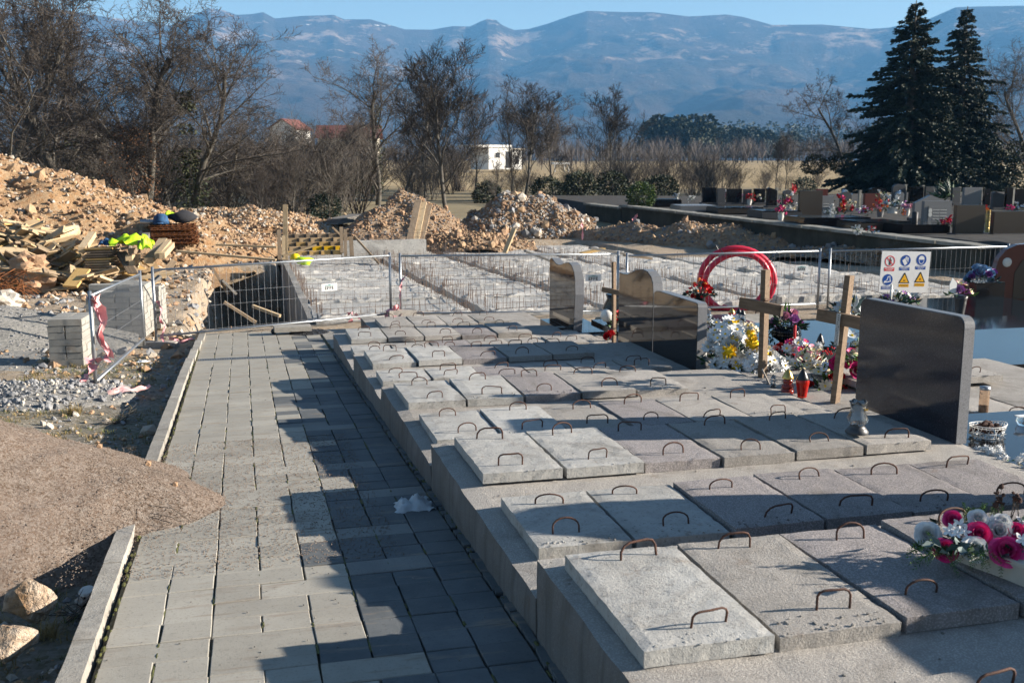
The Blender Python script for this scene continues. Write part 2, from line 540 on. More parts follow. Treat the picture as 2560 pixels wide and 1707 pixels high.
def struct(o, label=None):
    o['kind'] = 'structure'
    if label:
        o['label'] = label
    return o

def stuff(o):
    o['kind'] = 'stuff'
    return o

def copytree(o, parent=None):
    c = o.copy()
    COL.objects.link(c)
    if parent is not None:
        c.parent = parent
    for ch in list(o.children):
        copytree(ch, c)
    return c

def make_ico(sub):
    import bmesh
    bm = bmesh.new()
    bmesh.ops.create_icosphere(bm, subdivisions=sub, radius=1)
    vs = [tuple(v.co) for v in bm.verts]
    fs = [tuple(v.index for v in f.verts) for f in bm.faces]
    bm.free()
    return vs, fs
ICO = {1: make_ico(1), 2: make_ico(2), 3: make_ico(3)}

def nz(x, y, z=0.0):
    return noise.noise(Vector((x, y, z)))

def rough_box(size, step, amp, seed=0.0, edge=0.0):
    """box with a subdivided, slightly uneven surface; its base centre is the origin"""
    sx, sy, sz = size
    mb = MB()
    idx = {}
    nx, ny, nzz = max(1, round(sx / step)), max(1, round(sy / step)), max(1, round(sz / step))
    def vid(i, j, k):
        key = (i, j, k)
        if key not in idx:
            x, y, z = (i / nx - .5) * sx, (j / ny - .5) * sy, k / nzz * sz
            on = (i in (0, nx)) + (j in (0, ny)) + (k in (0, nzz))
            p = Vector((x, y, z))
            q = p * (1.0 / max(step, 1e-3)) * 0.55 + Vector((seed, seed * 1.7, seed * .3))
            d = Vector((noise.noise(q), noise.noise(q + Vector((9, 0, 0))), noise.noise(q + Vector((0, 9, 0))))) * amp
            if on >= 2:
                cdir = Vector((0 if i not in (0, nx) else (1 if i == 0 else -1), 0 if j not in (0, ny) else (1 if j == 0 else -1), 0 if k not in (0, nzz) else (1 if k == 0 else -1)))
                d += cdir * edge * (0.45 + 0.9 * abs(noise.noise(q * 2.3)))
            if k == 0:
                d.z = 0
            idx[key] = len(mb.v)
            mb.v.append(tuple(p + d))
        return idx[key]
    for i in range(nx):
        for j in range(ny):
            for k, fl in ((0, 1), (nzz, 0)):
                q = (vid(i, j, k), vid(i + 1, j, k), vid(i + 1, j + 1, k), vid(i, j + 1, k))
                mb.f.append(q[::-1] if fl else q)
    for i in range(nx):
        for k in range(nzz):
            for j, fl in ((0, 0), (ny, 1)):
                q = (vid(i, j, k), vid(i + 1, j, k), vid(i + 1, j, k + 1), vid(i, j, k + 1))
                mb.f.append(q[::-1] if fl else q)
    for j in range(ny):
        for k in range(nzz):
            for i, fl in ((0, 1), (nx, 0)):
                q = (vid(i, j, k), vid(i, j + 1, k), vid(i, j + 1, k + 1), vid(i, j, k + 1))
                mb.f.append(q[::-1] if fl else q)
    mb.m = [0] * len(mb.f)
    return mb

def grid_mesh(name, xs, ys, zf, mats, matf=None, smooth=True):
    X, Y = np.meshgrid(xs, ys)
    Z = zf(X, Y)
    nx, ny = len(xs), len(ys)
    co = np.stack([X.ravel(), Y.ravel(), Z.ravel()], 1)
    i = np.arange((ny - 1) * (nx - 1))
    r, c = i // (nx - 1), i % (nx - 1)
    a = r * nx + c
    fa = np.stack([a, a + 1, a + nx + 1, a + nx], 1)
    me = bpy.data.meshes.new(name)
    me.vertices.add(len(co))
    me.vertices.foreach_set('co', co.ravel())
    me.loops.add(fa.size)
    me.loops.foreach_set('vertex_index', fa.ravel().astype(np.int32))
    me.polygons.add(len(fa))
    me.polygons.foreach_set('loop_start', (np.arange(len(fa)) * 4).astype(np.int32))
    for m in mats:
        me.materials.append(MATS[m])
    if matf is not None:
        cx, cy = X.ravel()[fa].mean(1), Y.ravel()[fa].mean(1)
        me.polygons.foreach_set('material_index', matf(cx, cy).astype(np.int32))
    me.polygons.foreach_set('use_smooth', np.full(len(fa), smooth))
    me.update()
    me.validate()
    return me

def sstep(a, b, x):
    t = np.clip((x - a) / (b - a), 0, 1)
    return t * t * (3 - 2 * t)

_P = rng.integers(0, 1 << 30, 4096)
def vnoise(x, y, seed=0):
    """cheap vectorised value noise, -1..1"""
    xi, yi = np.floor(x).astype(np.int64), np.floor(y).astype(np.int64)
    xf, yf = x - xi, y - yi
    xf, yf = xf * xf * (3 - 2 * xf), yf * yf * (3 - 2 * yf)
    def h(a, b):
        k = (a * 374761393 + b * 668265263 + seed * 974711) & 0x7fffffff
        k = (k ^ (k >> 13)) * 1274126177 & 0x7fffffff
        return ((k ^ (k >> 16)) & 0xffff) / 32767.5 - 1
    return (h(xi, yi) * (1 - xf) + h(xi + 1, yi) * xf) * (1 - yf) + (h(xi, yi + 1) * (1 - xf) + h(xi + 1, yi + 1) * xf) * yf

def fbm(x, y, oct=5, seed=0, gain=0.5):
    s, a, t = 0, 1, 0
    for k in range(oct):
        s = s + a * vnoise(x * 2 ** k + 17.3 * k, y * 2 ** k - 9.1 * k, seed + k)
        t += a
        a *= gain
    return s / t

# ================================================================== GROUND
SLOPE = -0.052
def path_z(y):
    return SLOPE * y

TRX0, TRX1, TRY0, TRY1 = -0.62, 1.02, 17.35, 31.0
def ground_z(x, y):
    x = np.asarray(x, float)
    y = np.asarray(y, float)
    z = SLOPE * np.minimum(y, 17) - 0.028 * np.clip(y - 17, 0, 13)
    z = z + 0.0075 * np.clip(y - 90, 0, 500)
    verge = sstep(-0.70, -0.80, x) * sstep(19, 16, y)
    z = z - verge * (0.13 + 0.05 * sstep(8, 3, y))
    z = z + verge * sstep(-1.0, -4.0, x) * 0.12
    rough = np.where(x < -0.8, 0.035, 0.012) * sstep(120, 40, y)
    site = sstep(15, 18, y) * sstep(60, 40, y)
    z = z + (rough + 0.05 * site) * fbm(x * 1.7, y * 1.7, 4, 3) + 0.25 * sstep(40, 80, y) * fbm(x * .06, y * .06, 3, 9)
    pit = sstep(0.9, 1.3, x) * sstep(15.8, 15.2, x) * sstep(17.4, 17.9, y) * sstep(38.6, 37.6, y) * (1 - sstep(12.4, 13.0, x) * sstep(28.5, 30, y))
    z = z - 0.75 * pit
    tr = sstep(TRX0 - 0.45 - 0.15 * vnoise(x * 0, y * 1.3), TRX0 + 0.15, x) * sstep(TRX1 + 0.2, TRX1, x) * sstep(TRY0 - 0.1, TRY0 + 0.1, y) * sstep(TRY1 + 1, TRY1, y)
    z = z - 1.7 * tr
    cem = sstep(17.95, 18.05, x) * sstep(20, 22, y) * sstep(75, 66, y)
    z = z + 0.8 * cem
    # bed below the pavers and the graves
    bed = sstep(-0.80, -0.76, x) * sstep(16.6, 16.4, y) * sstep(8.8, 8.3, x)
    z = z - 0.12 * bed
    return z

def gz(x, y):
    return float(ground_z(x, y))

def axis(segs):
    out = []
    for a, b, st in segs:
        out += list(np.arange(a, b - 1e-6, st))
    return np.array(out + [segs[-1][1]])
gx = axis([(-4000, -600, 400), (-600, -100, 50), (-100, -14, 3), (-14, -6, .3), (-6, 1.4, .1), (1.4, 19, .35), (19, 60, 2), (60, 150, 8), (150, 700, 50), (700, 4000, 300)])
gy = axis([(-60, 0, 10), (0, 2, .5), (2, 19, .12), (19, 45, .3), (45, 70, 1.2), (70, 150, 6), (150, 700, 40), (700, 4500, 250)])
def ground_mat(x, y):
    n = fbm(x * .9, y * .9, 3, 21)
    m = np.full(len(x), 0)                                        # verge
    m[(y > 15.0 + n) | ((x < -1.9 + .4 * n) & (y > 12.5))] = 1      # building site dirt
    m[(x < -1.6 + .3 * n) & (y > 13.3 + .5 * n) & (y < 19 + n)] = 2      # fine gravel
    m[(y > 44 + 3 * n)] = 3
    m[(y > 108 + 6 * n)] = 4
    m[(x > 18) & (y > 21) & (y < 72)] = 5
    m[(x > 4.4) & (y < 17) & (x < 12)] = 1
    return m
ground = struct(obj('ground', grid_mesh('ground', gx, gy, ground_z, ['verge', 'dirt_site', 'gravel_fine', 'meadow', 'field', 'cemetery_gravel'], ground_mat)))

# ================================================================== MOUNTAINS (a ridge about 7 km away)
SKY = [(-2600, 60), (-1400, 45), (-600, 50), (-200, 35), (0, 24), (110, 20), (180, 30), (256, 42), (365, 56), (431, 64), (480, 40), (523, 21), (560, 27), (592, 38), (630, 36), (658, 31), (687, 47),
       (750, 41), (834, 38), (861, 49), (927, 49), (1011, 74), (1080, 75), (1131, 66), (1175, 67), (1200, 55), (1219, 48), (1241, 51), (1256, 64), (1285, 76), (1322, 73), (1369, 60),
       (1420, 42), (1468, 28), (1559, 31), (1632, 31), (1722, 42), (1815, 37), (1858, 43), (1930, 63), (2057, 62), (2176, 73), (2223, 70), (2325, 47), (2389, 19), (2444, 17), (2560, 15), (2900, 30), (3600, 50), (5200, 40)]
def build_mountains():
    su = np.array([p[0] for p in SKY], float)
    saz, sel = [], []
    for u, v in SKY:
        d = ray(u, v)
        saz.append(math.atan2(d[0], d[1]))
        sel.append(d[2] / math.hypot(d[0], d[1]))
    saz, sel = np.array(saz), np.array(sel)
    az = np.concatenate([np.linspace(saz[0], -0.34, 60), np.linspace(-0.335, 0.80, 760), np.linspace(0.805, saz[-1], 60)])
    rr = np.concatenate([np.linspace(1900, 6800, 200), np.linspace(6850, 9500, 14)])
    A_, R_ = np.meshgrid(az, rr)
    X, Y = R_ * np.sin(A_), R_ * np.cos(A_)
    E_ = np.interp(A_, saz, sel)
    sp = 0.5 + 0.5 * np.sin(A_ * 23 + 1.3 * fbm(A_ * 9, R_ * .0003, 3, 5))
    R0 = 2100 + 500 * vnoise(A_ * 6, A_ * 0, 4)
    t = np.clip((R_ - R0) / (6800 - R0), 0, 1)
    ang = E_ * (t ** 1.25)
    mid = np.sin(np.pi * t)
    n1 = fbm(X * .0011, Y * .0011, 6, 31)
    rid = 1 - np.abs(fbm(X * .0008, Y * .0008, 5, 77))
    ang = ang * (1 - 0.16 * mid * (0.5 - n1) - 0.10 * mid * sp) + 0.060 * mid * (rid - 0.80) + 0.022 * mid * (1 - np.abs(fbm(X * .0022, Y * .0022, 4, 91)) - .85)
    # a secondary shoulder in the middle distance with a cliffy front
    ang += 0.022 * np.exp(-((t - 0.62) / 0.13) ** 2) * np.exp(-((A_ - 0.015) / 0.10) ** 2)
    ang = np.minimum(ang, E_)
    back = np.clip((R_ - 6800) / 2700, 0, 1)
    ang = np.where(R_ > 6800, E_ * (1 - 0.5 * back), ang)
    Z = CAMH + ang * R_
    Z = np.where(t <= 0, 2.0, np.maximum(Z, 2.0))
    fine = fbm(X * .006, Y * .006, 4, 12)
    Z = Z + 14 * fine * np.clip(t * 3, 0, 1) * np.clip((1 - t) * 8, 0, 1)
    ny, nx = X.shape
    co = np.stack([X.ravel(), Y.ravel(), Z.ravel()], 1)
    i = np.arange((ny - 1) * (nx - 1))
    r, c = i // (nx - 1), i % (nx - 1)
    a = r * nx + c
    fa = np.stack([a, a + 1, a + nx + 1, a + nx], 1)
    me = bpy.data.meshes.new('mountains')
    me.vertices.add(len(co)); me.vertices.foreach_set('co', co.ravel())
    me.loops.add(fa.size); me.loops.foreach_set('vertex_index', fa.ravel().astype(np.int32))
    me.polygons.add(len(fa)); me.polygons.foreach_set('loop_start', (np.arange(len(fa)) * 4).astype(np.int32))
    me.polygons.foreach_set('use_smooth', np.full(len(fa), True))
    me.update(); me.validate()
    b = NB('mountain')
    p = b.pos()
    col = b.mix(b.ramp(b.noise(.0022, 6, .65), .42, .62), (0.085, 0.062, 0.048), (0.040, 0.038, 0.028))
    sep = b.n('ShaderNodeSeparateXYZ')
    b.link(b.geo.outputs['Position'], sep.inputs[0])
    hi = b.ramp(sep.outputs[2], 250, 620)
    def both(f1, f2):
        m = b.n('ShaderNodeMath', operation='MULTIPLY')
        b.link(f1, m.inputs[0]); b.link(f2, m.inputs[1])
        return m.outputs[0]
    pal = both(hi, b.ramp(b.noise(.0035, 8, .72), .535, .61))
    col = b.mix(pal, col, (0.38, 0.29, 0.23))
    lime = both(hi, b.ramp(b.noise(.007, 8, .75, b.pos((1, 1, 2.5))), .64, .68))
    col = b.mix(lime, col, (0.9, 0.88, 0.85))
    nm = b.bump(b.noise(.006, 9, .78), 1.0, 120)
    b.done(col, 0.95, nm, spec=0.1)
    me.materials.append(MATS['mountain'])
    return struct(obj('mountains', me))
mountains = build_mountains()

# ------------------------------------------------------------------ the hazy air
hz = MB()
hz.box((800, 4700, 545), (15000, 10200, 1130))
hb = NB('haze')
hb.t.nodes.clear()
ho = hb.n('ShaderNodeOutputMaterial')
hv = hb.n('ShaderNodeVolumePrincipled')
hv.inputs['Color'].default_value = (0.18, 0.50, 1.0, 1)
hv.inputs['Density'].default_value = 0.000105
hv.inputs['Anisotropy'].default_value = 0.0
hv.inputs['Absorption Color'].default_value = (0.16, 0.16, 0.16, 1)
hb.link(hv.outputs[0], ho.inputs['Volume'])
haze = hz.build('haze', 'haze')
haze['kind'] = 'stuff'
haze.location.z = 0

# ================================================================== PATH
pm = []
def paver_mesh(w, d, seed):
    m = MB()
    W, D, h, bv = w - 0.0075, d - 0.003, 0.07, 0.0035
    def j():
        return random.uniform(-.002, .002)
    ring = [(-W/2 + j(), -D/2 + j()), (W/2 + j(), -D/2 + j()), (W/2 + j(), D/2 + j()), (-W/2 + j(), D/2 + j())]
    vs = [(x, y, -h) for x, y in ring] + [(x, y, -bv) for x, y in ring] + [(x * (1 - 2*bv/W), y * (1 - 2*bv/D), 0) for x, y in ring]
    fs = [(8, 9, 10, 11)]
    for L in (0, 4):
        fs += [(L + i, L + (i+1) % 4, L + 4 + (i+1) % 4, L + 4 + i) for i in range(4)]
    m.add(vs, fs)
    return m
CW = 0.2115
COLX = [-0.62 + CW * k for k in range(9)]
pave_thing = MB()
pave_thing.add([(COLX[0] - .02, 1.0, path_z(1.0) - .022), (1.115, 1.0, path_z(1.0) - .022), (1.115, 16.6, path_z(16.6) - .022), (COLX[0] - .02, 16.6, path_z(16.6) - .022)], [(0, 1, 2, 3)])
path = struct(pave_thing.build('path', 'joint_sand'))
pv_mesh = {}
for wv in (1, 2):
    for k in range(5):
        for mt in ('paver', 'paver_damp', 'paver_shaded'):
            mbm = paver_mesh(CW * wv, 0.2, k)
            pv_mesh[(wv, k, mt)] = mbm.mesh('paver', mt)
far = {'paver': MB(), 'paver_damp': MB(), 'paver_shaded': MB()}
cnt = 0
y = 1.9
row = 0
tilt = math.atan(SLOPE)
while y < 16.45:
    k = 0
    dr = random.uniform(-.004, .004)
    while k < 8:
        wv = 2 if (k < 7 and random.random() < (0.13 if k < 4 else 0.07)) else 1
        x0 = COLX[k]
        xc = x0 + CW * wv / 2
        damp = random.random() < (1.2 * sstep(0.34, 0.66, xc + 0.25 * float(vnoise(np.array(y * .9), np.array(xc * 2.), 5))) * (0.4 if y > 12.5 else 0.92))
        mt = ('paver_damp' if wv == 1 else 'paver_shaded') if damp else 'paver'
        px, py = xc + random.uniform(-.003, .003), y + 0.1 + dr
        pz = path_z(py) + random.uniform(-.004, .003)
        if 13.28 < py < 13.46:
            k += wv
            continue
        if cnt < 300 and py > 2.5:
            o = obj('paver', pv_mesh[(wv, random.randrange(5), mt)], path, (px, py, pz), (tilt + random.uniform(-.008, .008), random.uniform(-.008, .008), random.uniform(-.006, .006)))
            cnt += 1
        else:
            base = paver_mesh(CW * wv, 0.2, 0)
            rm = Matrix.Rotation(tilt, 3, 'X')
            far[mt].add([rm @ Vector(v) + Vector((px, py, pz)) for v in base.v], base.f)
        k += wv
    y += 0.2
    row += 1
for mt in far:
    stuff(far[mt].build('paver_field', mt, path))

# moss tufts in the long joints
ms = MB()
for k in range(0, 9):
    yy = 2.4
    while yy < 14:
        if random.random() < 0.35:
            L = random.uniform(.03, .14)
            x0 = COLX[k] + random.uniform(-.003, .003)
            w = random.uniform(.004, .009)
            zz = path_z(yy) - .004
            ms.add([(x0 - w, yy, zz), (x0 + w, yy, zz), (x0 + w * .8, yy + L, zz + SLOPE * L), (x0 - w * .8, yy + L, zz + SLOPE * L), (x0, yy + L / 2, zz + .006 + SLOPE * L / 2)],
                   [(0, 1, 4), (1, 2, 4), (2, 3, 4), (3, 0, 4)])
        yy += random.uniform(.05, .25)
yy = 2.3
while yy < 15:
    for xb in (-0.628, 1.095):
        if random.random() < .6:
            r = random.uniform(.006, .018)
            ms.blob((xb + random.uniform(-.008, .012), yy, path_z(yy) + .002), r, squash=(.7, 1.8, .5))
    yy += random.uniform(.02, .09)
stuff(ms.build('joint_moss', 'moss', path))

# kerb: single stones, each one a piece of the path's edge
kerb_thing = struct(obj('kerb', None))
ky = 1.3
while ky < 16.0:
    L = 1.0
    ln = rough_box((0.095, L - .006, 0.24), 0.09, .004, ky, .004)
    ang = 0.0
    xk = -0.70 + (0.05 * max(0, ky - 12) / 3 if ky > 12 else 0) 
    o = ln.build('kerb_stone', 'kerb_concrete', kerb_thing, False, (xk, ky + L / 2, path_z(ky + L / 2) - .24 + .045), (tilt, 0, 0))
    ky += L

# drain channel grating across the path
t = thing('drain_grating', 'slotted steel drain channel crossing the paved path', 'drain', (0.245, 13.37, path_z(13.37)))
g1 = MB(); g1.box((0, -.055, -.02), (1.70, .008, .05)); g1.box((0, .055, -.02), (1.70, .008, .05)); g1.build('frame', 'steel_galvanised', t)
g2 = MB()
for k in range(56):
    g2.box((-.83 + k * .03, 0, -.012), (.013, .10, .02))
stuff(g2.build('bars', 'steel_galvanised', t))
# manhole with pebble ring and a concrete cover block lying on it
mh = onz(765, 828, path_z(15.6) + .02)
t = thing('manhole_cover', 'round dark manhole cover at the end of the path under a stone slab', 'manhole', (mh[0] + .05, mh[1] + .05, path_z(mh[1]) + .004))
m1 = MB(); m1.lathe([(.30, 0), (.30, .012), (.27, .014), (.0, .014)], n=28); m1.build('rim', 'cast_iron', t)
m2 = MB()
for k in range(150):
    a, r = random.uniform(0, 6.28), .27 * math.sqrt(random.random())
    m2.blob((r * math.cos(a), r * math.sin(a), .018), random.uniform(.01, .016), squash=(1, 1, .6))
stuff(m2.build('stud', 'cast_iron', t))
sl = rough_box((.56, .28, .075), .08, .004, 3, .005)
tag(sl.build('concrete_slab', 'kerb_concrete', None, False, (mh[0] - .20, mh[1] + .05, path_z(mh[1]) + .05), (0, 0, .05)), 'loose flat concrete slab lying on the manhole before the fence', 'slab')
rl = MB(); rl.lathe([(.0, -.03), (.035, -.03), (.045, 0), (.035, .03), (0, .03)], n=14)
p_ = onz(684, 826, path_z(15.7) + .04)
tag(rl.build('rubber_roller', 'black_plastic', None, True, (p_[0], p_[1], path_z(p_[1]) + .045), (R(90), 0, .4)), 'small black rubber roller on the path below the fence rail', 'roller')

m = rough_box((.66, 2.45, .12), .2, .004, 12, .006)
struct(m.build('path_apron', 'kerb_concrete', None, False, (1.44, 15.2, path_z(15.2) - .115), (tilt, 0, 0)))

# ================================================================== GRAVE TERRACES
# (y front, y back, top z) of the five stepped concrete blocks beside the path and the low one behind them
BL = {'A': (0.9, 3.91, 0.147), 'B': (3.91, 6.39, -0.027), 'C': (6.39, 8.91, -0.175), 'D': (8.91, 11.23, -0.308), 'E': (11.23, 13.84, -0.498), 'F': (13.84, 16.3, -0.66)}
BLAB = {'A': 'nearest and highest stepped concrete grave block beside the path, at the lower right', 'B': 'second stepped concrete grave block from the camera, holding the big dark headstone',
        'C': 'third stepped concrete grave block from the camera, in the middle of the terrace', 'D': 'fourth stepped concrete grave block from the camera along the path',
        'E': 'fifth stepped concrete grave block, below the small wavy headstone', 'F': 'lowest and farthest concrete grave block, right in front of the wire fence'}
for i, (k, (y0, y1, zt)) in enumerate(BL.items()):
    zb = path_z(y1) - .22
    x0 = 1.75 if k == 'F' else 1.11
    m = rough_box((4.44 - x0, y1 - y0 - .004, zt - zb), .10 if k in 'ABC' else .2, .008, i * 7.7, .012)
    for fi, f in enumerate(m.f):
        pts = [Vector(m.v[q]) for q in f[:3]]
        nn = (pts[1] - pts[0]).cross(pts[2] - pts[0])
        m.m[fi] = 1 if nn.length and abs(nn.normalized().z) < .6 else 0  # upright faces get the tone with shade painted in
    o = m.build('grave_terrace', ['concrete_worn', 'formwork_shaded'], None, False, ((x0 + 4.44) / 2, (y0 + y1) / 2, zb))
    tag(o, BLAB[k], 'grave terrace', 'stepped concrete grave blocks')
# crumbled mortar strip along the foot of the wall
ms = MB()
yy = 1.5
while yy < 13.6:
    ms.box((1.095, yy, path_z(yy) - .002), (random.uniform(.03, .05), random.uniform(.05, .14), random.uniform(.012, .03)), Matrix.Rotation(random.uniform(-.1, .1), 3, 'Z'))
    yy += random.uniform(.06, .15)
struct(stuff(ms.build('wall_foot', 'paver_damp'))); bpy.data.objects['wall_foot']['kind'] = 'structure'

def handle_mesh(kind, seed):
    random.seed(seed)
    w, h = random.uniform(.125, .15), random.uniform(.062, .075)
    lean = random.uniform(-.02, .02)
    skew = random.uniform(-.012, .012)
    pts = []
    if kind == 0:      # flat topped
        pts = [(-w/2, 0, -.02), (-w/2, 0, h * .72), (-w/2 + .008, 0, h * .9), (-w/2 + .025, 0, h + skew * .3), (0, 0, h + skew * .2), (w/2 - .025, 0, h - skew * .4), (w/2 - .008, 0, h * .9), (w/2, 0, h * .7), (w/2, 0, -.02)]
    elif kind == 1:    # arched
        for a in np.linspace(math.pi, 0, 9):
            pts.append((w/2 * math.cos(a), 0, h * (.45 + .55 * math.sin(a))))
        pts = [(-w/2, 0, -.02)] + pts + [(w/2, 0, -.02)]
    else:              # one soft shoulder
        pts = [(-w/2 - .006, 0, -.02), (-w/2, 0, h * .5), (-w/2 + .015, 0, h * .8), (-w/2 + .04, 0, h * .96), (w/2 - .03, 0, h), (w/2 - .01, 0, h * .92), (w/2, 0, h * .65), (w/2 + .002, 0, -.02)]
    pts = [(x, lean * max(z, 0) / h, z) for x, _, z in pts]
    m = MB()
    m.tube(pts, .0047, 7)
    return m.mesh('handle', 'rust', True)
HND = [handle_mesh(k % 3, 40 + k) for k in range(9)]
random.seed(11)

def cover_slab(x0, x1, yf, yb, ztop, mat, label, tilt=0.0, nh=2, th=.062):
    w, d = x1 - x0, yb - yf
    t = thing('cover_slab', label, 'grave cover', ((x0 + x1) / 2, (yf + yb) / 2, ztop - th), random.uniform(-.012, .012), 'concrete grave cover slabs')
    step = .045 if yb < 7 else .08
    rough_box((w - .014, d, th), step, .0035, x0 * 9 + yf * 3, .0055).build('slab', mat, t, False, (0, 0, .004), (tilt, 0, 0))
    for q in range(nh):
        hy = (-d / 2 + random.uniform(.11, .17)) if q == 0 else (d / 2 - random.uniform(.10, .17))
        ho = obj('handle', random.choice(HND), t, (random.uniform(-.06, .07), hy, th), (random.uniform(-.15, .15) if random.random() < .8 else random.uniform(-.9, .7), 0, random.uniform(-.22, .22)))
        ho.scale = (random.uniform(.85, 1.15), 1, random.uniform(.8, 1.12))
    # crumbs of mortar where the bars go in
    cm = MB()
    for q in range(26 if yb < 9 else 8):
        cm.blob((random.uniform(-.2, .2), -d / 2 + random.uniform(.008, .22) * random.random(), th + .003), random.uniform(.0025, .008), squash=(1, 1, .7))
    stuff(cm.build('mortar_crumb', mat, t))
    return t

ORD = ['first', 'second', 'third', 'fourth', 'fifth', 'sixth', 'seventh']
S, W_, P_ = 'concrete_smooth', 'concrete_worn', 'concrete_purple'
TXT = {S: 'pale smooth', W_: 'worn grey', P_: 'rough purplish grey'}
# rows: block, back y, depth, list of (x0, material), row name
ROWS = [('A', 2.61, .93, [(1.89, W_), (2.37, W_), (2.85, P_)], 'in the nearest row at the bottom edge'),
        ('A', 3.77, .86, [(1.18, S), (1.66, W_), (2.14, P_), (2.62, P_), (3.10, P_), (3.58, P_)], 'in the row with the flower box'),
        ('B', 5.04, .76, [(1.23, S), (1.70, S), (2.19, P_), (2.68, P_), (3.17, P_), (3.66, P_)], 'in the low row right behind the flower box'),
        ('B', 6.28, .86, [(1.23, S), (1.71, S), (2.20, P_), (2.69, W_), (3.17, W_), (3.64, W_)], 'in the row with the glass lantern'),
        ('C', 7.56, .79, [(1.22, S), (1.69, S), (2.17, W_), (2.65, P_), (3.13, W_), (3.61, W_)], 'in the row right behind the glass lantern row'),
        ('C', 8.76, .85, [(1.20, S), (1.68, S), (2.16, P_), (2.64, W_), (3.12, W_)], 'in the raised row of the third block'),
        ('D', 9.90, .54, [(1.19, S), (1.66, S), (2.14, P_), (2.63, W_), (3.12, W_), (3.60, W_)], 'in the low row of the fourth block'),
        ('D', 11.08, .80, [(1.21, S), (1.67, S), (2.14, P_), (2.62, W_), (3.10, W_)], 'in the raised row of the fourth block'),
        ('E', 12.50, .58, [(1.20, S), (1.68, W_), (2.16, P_), (2.64, W_), (3.12, W_), (3.60, W_)], 'in the low row of the fifth block'),
        ('E', 13.70, .82, [(1.26, S), (1.72, W_), (2.19, W_), (2.67, P_), (3.14, W_)], 'in the raised row of the fifth block'),
        ('F', 15.75, .90, [(1.9, W_), (2.38, W_), (2.86, W_), (3.34, W_)], 'in the farthest row before the fence')]
for blk, yb, d, sls, rowname in ROWS:
    zt = BL[blk][2] + (.064 if yb != 2.61 else .012)
    for i, (x0, mt) in enumerate(sls):
        x1 = sls[i + 1][0] if i + 1 < len(sls) else x0 + .475
        cover_slab(x0, x1, yb - d + random.uniform(-.015, .015), yb + random.uniform(-.02, .02), zt + random.uniform(-.012, .008), mt,
                   '%s concrete grave cover, %s from the path %s' % (TXT[mt], ORD[i], rowname), random.uniform(-.013, .013))

# gravel crumbs and small bits strewn on path and terraces
cr = MB()
for k in range(420):
    x, y = random.uniform(-.6, 1.0), 2.6 + 9 * random.random() ** 1.6
    cr.blob((x, y, path_z(y) + .002), random.uniform(.0015, .0055), squash=(1, 1, .7))
for k in range(260):
    b_ = random.choice('ABCD')
    y0, y1, zt = BL[b_]
    cr.blob((random.uniform(1.13, 4.3), random.uniform(max(y0, 2.2), y1), zt + .002), random.uniform(.003, .010), squash=(1, 1, .7))
struct(cr.build('scattered_grit', 'gravel_fine')); bpy.data.objects['scattered_grit']['kind'] = 'stuff'

# ================================================================== HEADSTONES beside the terrace
def headstone(name, label, outline, x, thick, plinth=None, face_mat='granite_polished', body='granite_sawn'):
    """outline is (y, z) in world units; the polished face looks at the path (-X)"""
    ys = [p[0] for p in outline]
    yc = (min(ys) + max(ys)) / 2
    zb = min(p[1] for p in outline)
    t = thing(name, label, 'headstone', (x, yc, zb), 0, 'granite headstones on the terrace')
    loc = [(p[0] - yc, p[1] - zb) for p in outline]
    m = MB(); m.prism(loc, 'x', 0, thick); m.build('stone_body', body, t)
    cy, cz = 0, (max(p[1] for p in loc)) / 2
    m = MB()
    ins = [(p[0] * .992, cz + (p[1] - cz) * .99) for p in loc]
    m.prism(ins, 'x', -.004, 0.02)
    m.build('polished_face', face_mat, t)
    # flat polished cap along the top edge
    m = MB()
    top = [p for p in loc if p[1] > 0.02]
    for a, b in zip(top[:-1], top[1:]):
        if abs(b[0] - a[0]) > abs(b[1] - a[1]) * .35:
            m.add([(.002, a[0], a[1] + .002), (thick - .002, a[0], a[1] + .002), (thick - .002, b[0], b[1] + .002), (.002, b[0], b[1] + .002)], [(0, 1, 2, 3)])
    m.build('top_edge', 'granite_grey', t)
    if plinth:
        (px, py, pz) = plinth
        m = MB(); m.box((thick / 2 + px[0], py, -pz / 2), (px[1], (max(ys) - min(ys)) + .12, pz)); m.build('plinth', 'granite_polished', t)
    return t

def arc(c, r, a0, a1, n=6):
    return [(c[0] + r * math.cos(a), c[1] + r * math.sin(a)) for a in np.linspace(R(a0), R(a1), n)]
# big foreground stone with rounded shoulders
zt = BL['B'][2]
o3 = [(6.66, zt), (6.66, .71)] + arc((6.61, .71), .05, 0, 90) + arc((5.58, .73), .06, 90, 180) + [(5.52, zt)]
o3 = [(6.66, zt)] + arc((6.60, .715), .06, 0, 90) + arc((5.585, .725), .065, 90, 180) + [(5.52, zt)]
headstone('headstone', 'large dark polished headstone with rounded corners behind the glass lantern', o3, 4.36, .075, None, 'granite_bluish')
# double stone: tall curved half and low sloping wing
zt = BL['D'][2]
o2 = [(11.62, -.42)] + [(11.62, .455), (11.5, .45), (11.36, .46), (11.22, .50), (11.05, .545), (10.88, .565), (10.74, .555), (10.63, .51), (10.57, .44), (10.55, .34), (10.55, -.42)]
headstone('headstone', 'tall wave-topped brown polished headstone beside the low sloping wing stone', o2, 4.33, .11, ((-.02, .30), 0, .12))
o2b = [(10.53, -.42), (10.53, .345), (10.47, .37), (10.38, .378), (9.47, .375)] + arc((9.43, .335), .04, 80, 180, 4) + [(9.39, -.24), (9.39, -.42)]
headstone('headstone', 'low dark polished wing headstone with a straight sloping top, beside the white flowers', o2b, 4.33, .10)
